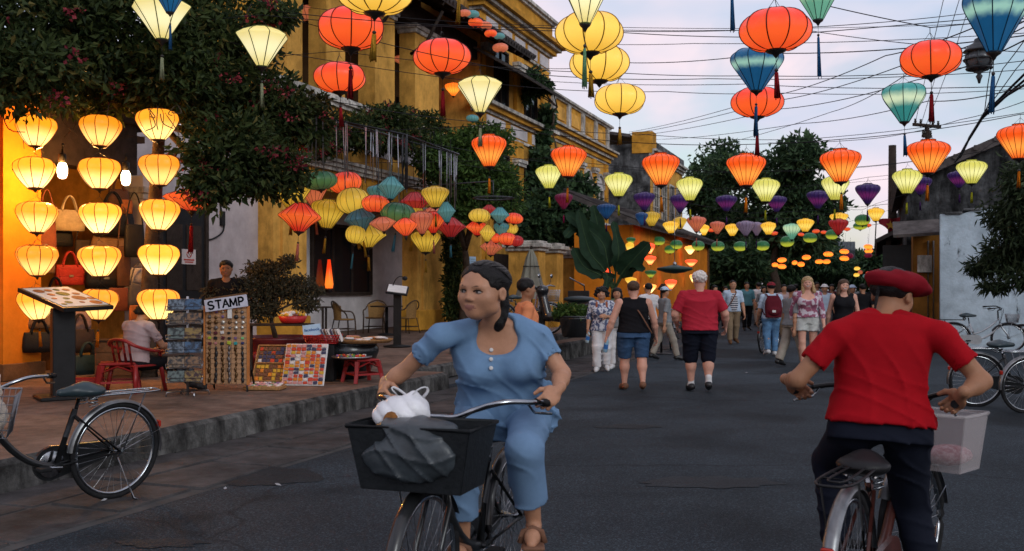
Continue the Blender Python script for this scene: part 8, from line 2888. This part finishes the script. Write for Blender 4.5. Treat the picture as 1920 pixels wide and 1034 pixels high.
for k, z in enumerate((1.215, 1.175, 1.135)):
    # buttons sit on the placket: find the cloth's front there
    topo = [o for o in pW.children if o.name.split('.')[0] == 'top'][0]
    co = np.empty(len(topo.data.vertices) * 3, np.float32); topo.data.vertices.foreach_get('co', co); co = co.reshape(-1, 3)
    bx_ = -.045
    m_ = (np.abs(co[:, 0] - bx_) < .02) & (np.abs(co[:, 2] - z) < .02)
    y_ = co[m_][:, 1].min() if m_.any() else -.2
    mb = MB(); mb.M = Matrix.Translation((bx_, y_ - .001, z)) @ Matrix.Rotation(R(90), 4, 'X'); mb.lathe([(.006, -.002), (.0095, .001), (.0095, .004), (.006, .006)], 12); mb.build('button', PAPER, topo)
for s, wr in (('R', J['wriR']), ('L', J['wriL'])):
    if s == 'R':
        mb = MB()
        dv = (J['wriR'] - J['elbR']).normalized()
        x_, y_, _ = frame_of(dv)
        mb.tube([J['wriR'] - dv * .03 + x_ * .03 * math.cos(k * .4) + y_ * .03 * math.sin(k * .4) for k in range(16)], .004, 5, closed=True)
        mb.build('bracelet', mat('brass', (.55, .40, .16), .3, .1, metal=.9), pW)
for s in 'RL':
    an, to = J['ank' + s], J['toe' + s]
    mb = MB()
    d = (to - an).normalized()
    mb.box(an.lerp(to, .45) + Vector((0, .01, -.045)), (.10, .26, .022), 0, .008, M=None)
    so = mb.build('sandal', SANDAL, pW)
    mb = MB(); c_ = an.lerp(to, .62)
    mb.tube([c_ + Vector((-.055, 0, -.03)), c_ + Vector((-.04, .0, .022)), c_ + Vector((.0, .0, .036)), c_ + Vector((.04, 0, .022)), c_ + Vector((.055, 0, -.03))], .014, 6, flat=.5)
    mb.build('strap', SANDAL, so)

hMW = np.array(look(R(143), R(-2), R(-3)))
hcW = A3(J['head'])
gS = random.Random(9)
mb = MB()
for k in range(110):
    th = R(gS.uniform(-100, 100))
    a0 = Vector((math.sin(th) * .36, .20 * math.cos(th) + .10 - .16 * abs(math.sin(th)), .30 * math.cos(th) + .06)).normalized()
    b0 = Vector((gS.uniform(-.2, .2), -1, gS.uniform(-.25, .1))).normalized()
    pts = []
    for i in range(9):
        d = a0.lerp(b0, i / 8)
        d.normalize()
        q_ = np.array([d.x * .380 * 1.24, -.08 + d.y * .462, .16 + d.z * .380]) * .250 * 1.004
        pts.append(Vector(hcW + hMW @ q_))
    mb.tube(pts, [.0011, .0017, .0019, .0019, .0019, .0019, .0019, .0017, .0012], 4)
tag(mb.build('hair_strands', mat('hair_sheen', (.022, .018, .016), .35, .3, 20, spec=.45), pW), kind='stuff')
# --- the rider in the red shirt and beret
rR = Vector((1.66, 4.55, 0))
def w2(x, y, z): return Vector((x, y, z)) - rR
bRw = 1.18
hF = Vector((hR.x, hR.y, 0)); hLf = Vector((-hR.y, hR.x, 0))
stR = R(-14)
def gripR_(y):
    hb_ = Vector((.375, 0, .66))
    p = Matrix.Translation(hb_) @ Matrix.Rotation(stR, 4, 'Z') @ Matrix.Translation(-hb_) @ Vector((.13, y, 1.0))
    return bikeR.matrix_basis @ p
gl, gr_ = gripR_(.325 * bRw), gripR_(-.325 * bRw)
J = dict(pel=w2(1.65, 4.47, .875), neck=w2(1.69, 4.52, 1.375), head=w2(1.752, 4.585, 1.468),
         shL=w2(1.47, 4.50, 1.285), shR=w2(1.905, 4.42, 1.285), hipL=w2(1.545, 4.50, .86), hipR=w2(1.765, 4.46, .86), kneL=w2(1.545, 4.84, .66), kneR=w2(1.875, 4.68, .48), ankL=w2(1.55, 4.74, .27), ankR=w2(1.915, 4.56, .085), toeL=w2(1.60, 4.90, .22), toeR=w2(1.98, 4.70, .03),
         wriL=gl - hF * .075 + hLf * .03 + Vector((0, 0, .04)) - rR, wriR=gr_ - hF * .07 - hLf * .03 + Vector((0, 0, .04)) - rR)
J['elbL'] = w2(1.29, 4.50, 1.085)
J['elbR'] = w2(2.06, 4.36, 1.09)
hand = {'L': dict(d=hF * .7 - hLf * .35 + Vector((0, 0, -.45)), n=-hLf * .75 + Vector((0, 0, -.65)), T=hF * .5 - hLf * .5 + Vector((0, 0, .4)), curl=(.85, 1.15, .8)),
        'R': dict(d=hF * .7 + hLf * .35 + Vector((0, 0, -.45)), n=hLf * .75 + Vector((0, 0, -.65)), T=hF * .5 + hLf * .5 + Vector((0, 0, .4)), curl=(.85, 1.15, .8))}
hMR = look(R(-52), R(-16), R(3))
pR = person('person in a bright red shirt and dark red beret, seen from behind on a bicycle', J, 1.62, 1.02, True, .06, 0, SKIN_D, HAIR_K, 'short', hMR, .226,
            C_RED, .30, .03, .015, C_NAVY, .97, 1.05, .022, LEATH, None, False, hand, .0085, rR, 0, eyes=0.0,
            topwr=lambda X, Y, Z: -.013 * ridge(X, Y, Z, 17, 4, 3, 1.2, 7, .5) * patchy(X, Y, Z, 8, 1.0) * np.clip((1.33 - Z) * 6, 0, 1) - .011 * ridge(X, Y, Z, 8, 5, 27, 1.7, 7, 1.3) * patchy(X, Y, Z, 10, 2.6) * np.clip((1.18 - Z) * 5, 0, 1) - .008 * ridge(X, Y, Z, 24, 8, -22, 1.0, 9, .9) * np.clip((np.abs(X - .03) - .2) * 10, 0, 1),
            botwr=lambda X, Y, Z: -.010 * ridge(X, Y, Z, 9, 8, 26, 1.6, 9, .3) * patchy(X, Y, Z, 11, .8))
hs = .226
Mb = np.array(hMR)
hc = A3(J['head'])
f = Field(hc - .28, hc + .28, .008)
def hp(x, y, z): return hc + Mb @ (np.array([x * WID, y, z]) * hs)
f.ell(hp(0, -.04, .28), (.50 * hs * WID, .60 * hs, .23 * hs), .03, Mb @ np.array(look(0, R(6), R(4))))
f.ell(hp(.06, .28, .24), (.46 * hs * WID, .50 * hs, .14 * hs), .06, Mb)
f.ell(hp(0, -.06, .17), (.385 * hs * WID, .465 * hs, .10 * hs), .03, Mb)
f.ell(hp(0, -.04, .0), (.36 * hs * WID, .43 * hs, .18 * hs), .01, Mb, True)
f.warp(lambda X, Y, Z: .003 * np.sin(40 * Z + 25 * X) + .0025 * np.sin(60 * X + 30 * Y))
bo = link('beret', f.mesh('beret'), cl('beret_red', (.17, .006, .012)), pR)
mb = MB(); mb.tube([hp(0, -.50, .0), hp(.01, -.53, -.22), hp(.0, -.50, -.40), hp(.02, -.48, -.55)], [.010, .009, .006, .003], 6); mb.build('hair_strand', HAIR_K, pR)

# --- walkers and bystanders
def walker(px, py, z=0.0):
    q = ground_at(px, py, z)
    return Vector((q.x, q.y, z))
q = walker(1188, 733)
u = 1.6 / 1.7
J = std_joints(1.6, 1.3, -.30, .0, 0, 1.2, 1.12)
J['elbL'] = J['shL'] + Vector((-.115, -.03, -.27)); J['wriL'] = J['elbL'] + Vector((-.065, .05, -.22))
J['elbR'] = J['shR'] + Vector((.095, .02, -.27)); J['wriR'] = J['elbR'] + Vector((.045, .07, -.22))
p1 = person('woman in a black tank top and denim shorts walking away with a blue bottle', J, 1.6, 1.38, True, .10, .02, SKIN_L, HAIR_BR, 'tied', look(R(-12)), .215, C_BLACK, 0.0, .02, .05, C_DENIM, .46, 1.10, .016, SANDAL, None, True, None, .012, q, R(4), topwr=fold(.004, 26, 30), botwr=fold(.005, 22, 26))
mb = MB(); nk = J['neck']
mb.tube(catmull([nk + Vector((-.05, .03, -.02)), nk + Vector((-.045, -.075, -.04)), nk + Vector((.06, -.165, -.20)), nk + Vector((.17, -.165, -.38)), nk + Vector((.26, -.06, -.50))], 5), .012, 6, flat=.4)
mb.build('bag_strap', SANDAL, p1)
wl = q + Matrix.Rotation(R(4), 3, 'Z') @ (J['wriL'] + Vector((-.01, .02, -.13)))
def bottle(label, at_, s=1.0, m=None):
    b_ = thing('bottle', label, 'bottle', at_, 0)
    b_.rotation_euler = (R(12), R(8), 0)
    mb = MB(); mb.lathe([(.03, -.10), (.034, -.09), (.034, .04), (.028, .07), (.013, .10), (.013, .115)], 14); mb.build('body', m or mat('bottle_plastic', (.25, .42, .55), .15, .2, 6), b_)
    mb = MB(); mb.lathe([(.016, .112), (.016, .135)], 12); mb.build('cap', mat('blue_cap', (.02, .10, .35), .4, .1), b_)
    mb = MB(); mb.lathe([(.0348, -.05), (.0348, .02)], 14, cap=False); mb.build('label', mat('blue_label', (.04, .16, .45), .5, .3, 30), b_)
    return b_
bottle('small blue bottle in the hand of the woman in the black tank top', wl)
q = walker(1312, 735)
J = std_joints(1.73, 1.4, -.20, 0, 0, 1.15, 1.16)
J['elbL'] = J['shL'] + Vector((-.12, .0, -.27)); J['wriL'] = J['elbL'] + Vector((.045, .17, -.16))
J['elbR'] = J['shR'] + Vector((.13, .02, -.26)); J['wriR'] = J['elbR'] + Vector((.03, .16, -.19))
person('white-haired man in a red shirt and black shorts walking away', J, 1.73, 1.42, False, .14, 0, SKIN_L, HAIR_W, 'fluffy', look(R(-10)), .235, C_RED2, .40, -.03, .0, C_NAVY, .60, 1.10, .022, LEATH, SOCK, False, None, .012, q, R(-3), topwr=fold(.005, 20, 26), botwr=fold(.006, 20, 22))
q = walker(1128, 697)
J = std_joints(1.5, .95, .08, 0)
J['elbR'] = J['shR'] + Vector((.05, -.02, -.23)); J['wriR'] = J['elbR'] + Vector((.02, .08, -.20))
J['elbL'] = J['shL'] + Vector((-.05, .02, -.24)); J['wriL'] = J['elbL'] + Vector((.14, .16, .03))
p3 = person('curly-haired woman in a leaf-print blouse and white trousers facing the camera', J, 1.5, 1.0, True, .04, .01, SKIN, HAIR_K, 'curly', look(R(-8), R(6)), .215, C_LEAFP, .62, -.12, .02, C_WHITE, .98, 1.15, .022, SHW, None, False, None, .013, q, R(176), topwr=fold(.004, 24, 28), botwr=fold(.005, 24, 24))
mb = MB()
for e in (-1, 1): mb.tube(catmull([J['shR'].lerp(J['shL'], .5 + e * .24) + Vector((0, -.06, .05)), J['shR'].lerp(J['shL'], .5 + e * .25) + Vector((0, .10, .03)), J['shR'].lerp(J['shL'], .5 + e * .28) + Vector((0, .13, -.16)), J['shR'].lerp(J['shL'], .5 + e * .36) + Vector((0, .02, -.27))], 4), .018, 6, flat=.4)
mb.build('pack_strap', cl('rust_strap', (.28, .09, .05)), p3)
bottle('clear water bottle in the hand of the curly-haired woman', q + Matrix.Rotation(R(176), 3, 'Z') @ (J['wriR'] + Vector((.0, .03, -.15))), m=mat('clear_bottle', (.38, .50, .55), .1, .2, 6))
def plain(label, px, py, H, b, face_rz, top, bot, hair='short', hmat=None, skin=None, fem=False, sleeve=.4, blen=.97, stride=.15, hx=.017, shoes=None, head=None, z=0.0, group=None, flare=1.05, hem=-.05, **kw):
    q = walker(px, py, z)
    J = std_joints(H, b, stride, .12, 0)
    if 'arms' in kw:
        for k_, v in kw.pop('arms').items():
            J[k_] = Vector(v)
    p_ = person(label, J, H, b, fem, kw.pop('belly', .02), kw.pop('bust', .0), skin or SKIN, hmat or HAIR_K, hair, head if head is not None else look(0), .132 * H, top, sleeve, hem, kw.pop('neckline', .02), bot, blen, flare, .016, shoes or LEATH, None, False, None, hx, q, face_rz, group, topwr=fold(.004, 22, 26, px * .1), botwr=fold(.004, 22, 22, px * .1), **kw)
    return p_, J, q
plain('dark-haired woman in grey half hidden behind the tank-top woman', 1157, 692, 1.5, .95, R(170), C_GREY, C_WHITE, 'bob', fem=True, shoes=SHW)
plain('person in a white shirt mostly hidden behind the tank-top woman', 1216, 668, 1.6, 1.0, R(20), C_WHITE, C_BLACK, 'short')
p5, J5, q5 = plain('man in a pale blue cap striding to the side in grey trousers', 1246, 676, 1.52, 1.0, R(-75), C_GREY, C_STONE, 'short', stride=.55)
def capf(P_, J_, H, m, brim=True, rzM=None, white=False):
    hs_ = .132 * H
    M_ = np.array(rzM if rzM is not None else look(0))
    c_ = A3(J_['head'])
    f = Field(c_ - .26, c_ + .26, .011)
    def pt(x, y, z): return c_ + M_ @ (np.array([x * WID, y, z]) * hs_)
    f.ell(pt(0, -.06, .17), (.40 * hs_ * WID, .48 * hs_, .40 * hs_), .01, M_)
    f.cut(pt(0, 0, .17), M_ @ np.array([0, 0, -1.0]))
    if brim: f.ell(pt(0, .46, .18), (.30 * hs_ * WID, .28 * hs_, .04 * hs_), .01, M_)
    if white: f.ell(pt(0, -.02, .17), (.58 * hs_ * WID, .66 * hs_, .04 * hs_), .02, M_)
    link('cap', f.mesh('cap'), m, P_)
capf(p5, J5, 1.52, C_PALEB)
p6, J6, q6 = plain('man in an open pale blue shirt over a striped tee, walking towards the camera', 1374, 645, 1.70, 1.12, R(182), C_PALEB, C_KHAKI, 'shaved', skin=SKIN, stride=.18, shoes=SHB, hx=.014, neckline=.05)
f = Field((-.3, -.3, .75), (.3, .35, 1.5), .012)
f.loft(J6['pel'], basis(Vector((1, 0, 0)), Vector((0, 1, 0)), Vector((0, 0, 1))), [(-.02, .11, .06, .105), (.2, .11, .06, .11), (.38, .10, .05, .105), (.44, .05, .04, .09)], .02)
link('undershirt', f.mesh('undershirt'), C_STRIPE, p6)
mb = MB(); mb.tube(catmull([J6['neck'] + Vector((-.07, 0, .0)), J6['neck'] + Vector((-.06, .11, -.05)), J6['neck'] + Vector((.06, .185, -.25)), J6['neck'] + Vector((.19, .10, -.48))], 5), .014, 6, flat=.4); mb.build('bag_strap', SANDAL, p6)
plain('man in teal behind the man in the striped tee', 1400, 620, 1.70, 1.0, R(180), cl('teal', (.08, .20, .24)), C_BLACK, 'short')
q = walker(1446, 667)
p8, J8, q8 = plain('man in a red cap and light jeans with a maroon backpack, seen from behind', 1446, 668, 1.62, 1.12, R(2), C_PALEB, C_JEAN, 'short', stride=.10, shoes=SHW, hx=.013)
capf(p8, J8, 1.62, cl('cap_red', (.20, .02, .03)), False)
bp = thing('backpack', 'maroon backpack with a white patch worn by the man in the red cap', 'backpack', q8 + Vector((-.005, -.20, 1.09)), R(2))
f = Field((-.25, -.2, -.32), (.25, .2, .32), .010)
f.loft((0, 0, 0), np.eye(3), [(-.24, .17, .075, 0), (-.05, .185, .10, 0), (.12, .175, .09, 0), (.24, .11, .06, 0)], .03, 3.2)
f.ell((0, -.10, -.10), (.13, .05, .09), .02)
link('pack', f.mesh('pack'), C_MAROON, bp)
mb = MB(); mb.box((-.03, -.152, -.10), (.075, .012, .05), 0, .003); mb.build('patch', PAPER, bp)
for e in (-1, 1):
    mb = MB(); mb.tube(catmull([(e * .10, .05, .20), (e * .12, .12, .27), (e * .13, .24, .22), (e * .15, .28, .0), (e * .17, .10, -.18)], 4), .020, 6, flat=.35); mb.build('strap', C_MAROON, bp)
J = None
p9, J9, q9 = plain('blonde woman in an off-shoulder tie-dye top and white denim shorts', 1514, 690, 1.71, 1.05, R(172), C_TIE, C_WDENIM, 'long', HAIR_BL, SKIN_L, True, .78, .24, .06, .012, SANDAL, look(R(-8), 0, R(6)), flare=1.25, hem=.10, neckline=.13, bust=.02)
p10, J10, q10 = plain('smiling woman in a sleeveless black top with long dark hair', 1582, 688, 1.66, 1.15, R(176), C_BLACK, C_BLACK, 'long', HAIR_BR, SKIN_L, True, 0.0, .9, .05, .012, LEATH, look(R(6), 0, R(-5)), neckline=.05, bust=.025)
for (P_, J_, M_, hs_) in ((p9, J9, look(R(-8), 0, R(6)), .132 * 1.71), (p10, J10, look(R(6), 0, R(-5)), .132 * 1.66)):
    c_ = A3(J_['head']); Mn = np.array(M_)
    pt = lambda x, y, z: tuple(c_ + Mn @ (np.array([x * WID, y, z]) * hs_))
    mb = MB(); mb.tube([pt(-.11, .375, -.255), pt(-.05, .40, -.285), pt(.05, .40, -.285), pt(.11, .375, -.255)], .012 * .9, 6, flat=.6); mb.build('smile', PAPER, P_)
plain('walker in loose stone-coloured trousers half hidden behind the blonde woman', 1484, 688, 1.55, 1.0, R(-70), C_GREY, C_STONE, 'short', stride=.5, flare=1.35)
GCW = 'people in the distant crowd'
crowd = [(1422, 612, 1.70, 5, C_WHITE, C_STONE, 'short', False, 'person in white walking away among the dark trees'), (1360, 617, 1.55, 182, C_STONE, C_NAVY, 'bob', True, 'woman in beige beside the man in the striped tee'), (1532, 610, 1.72, 178, C_GREY, C_BLACK, 'short', False, 'tall man in grey far behind the blonde woman'), (1340, 628, 1.58, 200, C_WHITE, C_BLACK, 'bob', True, 'woman in white just right of the white-haired man'), (1432, 622, 1.55, 185, C_GREY, C_NAVY, 'bob', True, 'woman in grey left of the red cap'), (1470, 634, 1.60, 178, C_BLOUSE, C_KHAKI, 'short', False, 'pale-faced person just right of the red cap'), (1492, 626, 1.62, 10, C_NAVY, C_NAVY, 'short', False, 'dark figure behind the blonde woman'), (1546, 640, 1.60, 175, C_PALEB, C_GREY, 'short', False, 'person in a white sun hat between the two smiling women'), (1598, 642, 1.58, 190, C_NAVY, C_BLACK, 'short', False, 'person in a pale blue hat behind the woman in black'), (1618, 646, 1.60, 0, C_BLACK, C_NAVY, 'short', False, 'dark-clothed person beside the woman in black'), (1636, 632, 1.62, 180, C_NAVY, C_GREY, 'short', False, 'dark-clothed person left of the beret'), (1560, 620, 1.62, 160, C_MAROON, C_NAVY, 'bob', True, 'woman in maroon far down the street'), ]
for i, (px, py, H, rz, t_, b_, hr, fem, lb) in enumerate(crowd):
    P_, J_, q_ = plain(lb, px, py, H, 1.0, R(rz), t_, b_, hr, fem=fem, hx=.02, group=GCW, face=False)
    if 'white sun hat' in lb: capf(P_, J_, H, C_WHITE, False, None, True)
    if 'pale blue hat' in lb: capf(P_, J_, H, C_PALEB, False, None, True)
# man in orange behind the cyclist
plain('man in an orange shirt in profile behind the woman on the bicycle', 986, 806, 1.60, 1.05, R(-80), C_ORANGE, C_BLACK, 'short', skin=SKIN_D, hx=.012, head=look(R(4)), sleeve=.42, stride=.0)
# young man behind the stall
q = at(424, 700, 14.3)
J = std_joints(1.64, 1.0, 0, 0)
person('young man in a dark shirt standing behind the STAMP sign', J, 1.64, 1.0, False, 0, 0, SKIN_D, HAIR_K, 'short', look(R(-4), R(-4)), .222, C_BLACK, .4, -.05, .02, C_BLACK, .97, 1.0, .016, LEATH, None, False, None, .013, (q.x, q.y, ZP), R(195))
# vendor on the red chair
rv = Vector((ch.location.x, ch.location.y, ZP))
fv = Vector((math.sin(R(28)), math.cos(R(28)), 0)); sv = Vector((fv.y, -fv.x, 0))
def vv(r, f_, z): return sv * r + fv * f_ + Vector((0, 0, z - (.13 if z > .3 else 0)))
J = dict(pel=vv(0, -.04, .50), neck=vv(.0, .03, .965), head=vv(.0, .10, 1.065), shR=vv(.20, .02, .91), shL=vv(-.19, .02, .91), elbR=vv(.27, .16, .68), elbL=vv(-.24, .14, .67), wriR=vv(.20, .36, .66), wriL=vv(-.10, .34, .60), hipR=vv(.10, 0, .48), hipL=vv(-.10, 0, .48), kneR=vv(.22, .38, .47), kneL=vv(-.04, .40, .47), ankR=vv(.52, .42, .09), ankL=vv(.40, .50, .09), toeR=vv(.66, .44, .035), toeL=vv(.54, .52, .035))
person('vendor woman in a pale pink blouse seated with her back turned on the red chair', J, 1.5, 1.05, True, .05, 0, SKIN, HAIR_K, 'bun', look(R(-28), R(-14)), .20, C_BLOUSE, .34, -.02, .02, C_BLACK, .95, 1.0, .018, LEATH, None, False, None, .011, rv, 0, topwr=fold(.004, 26, 30), face=False)
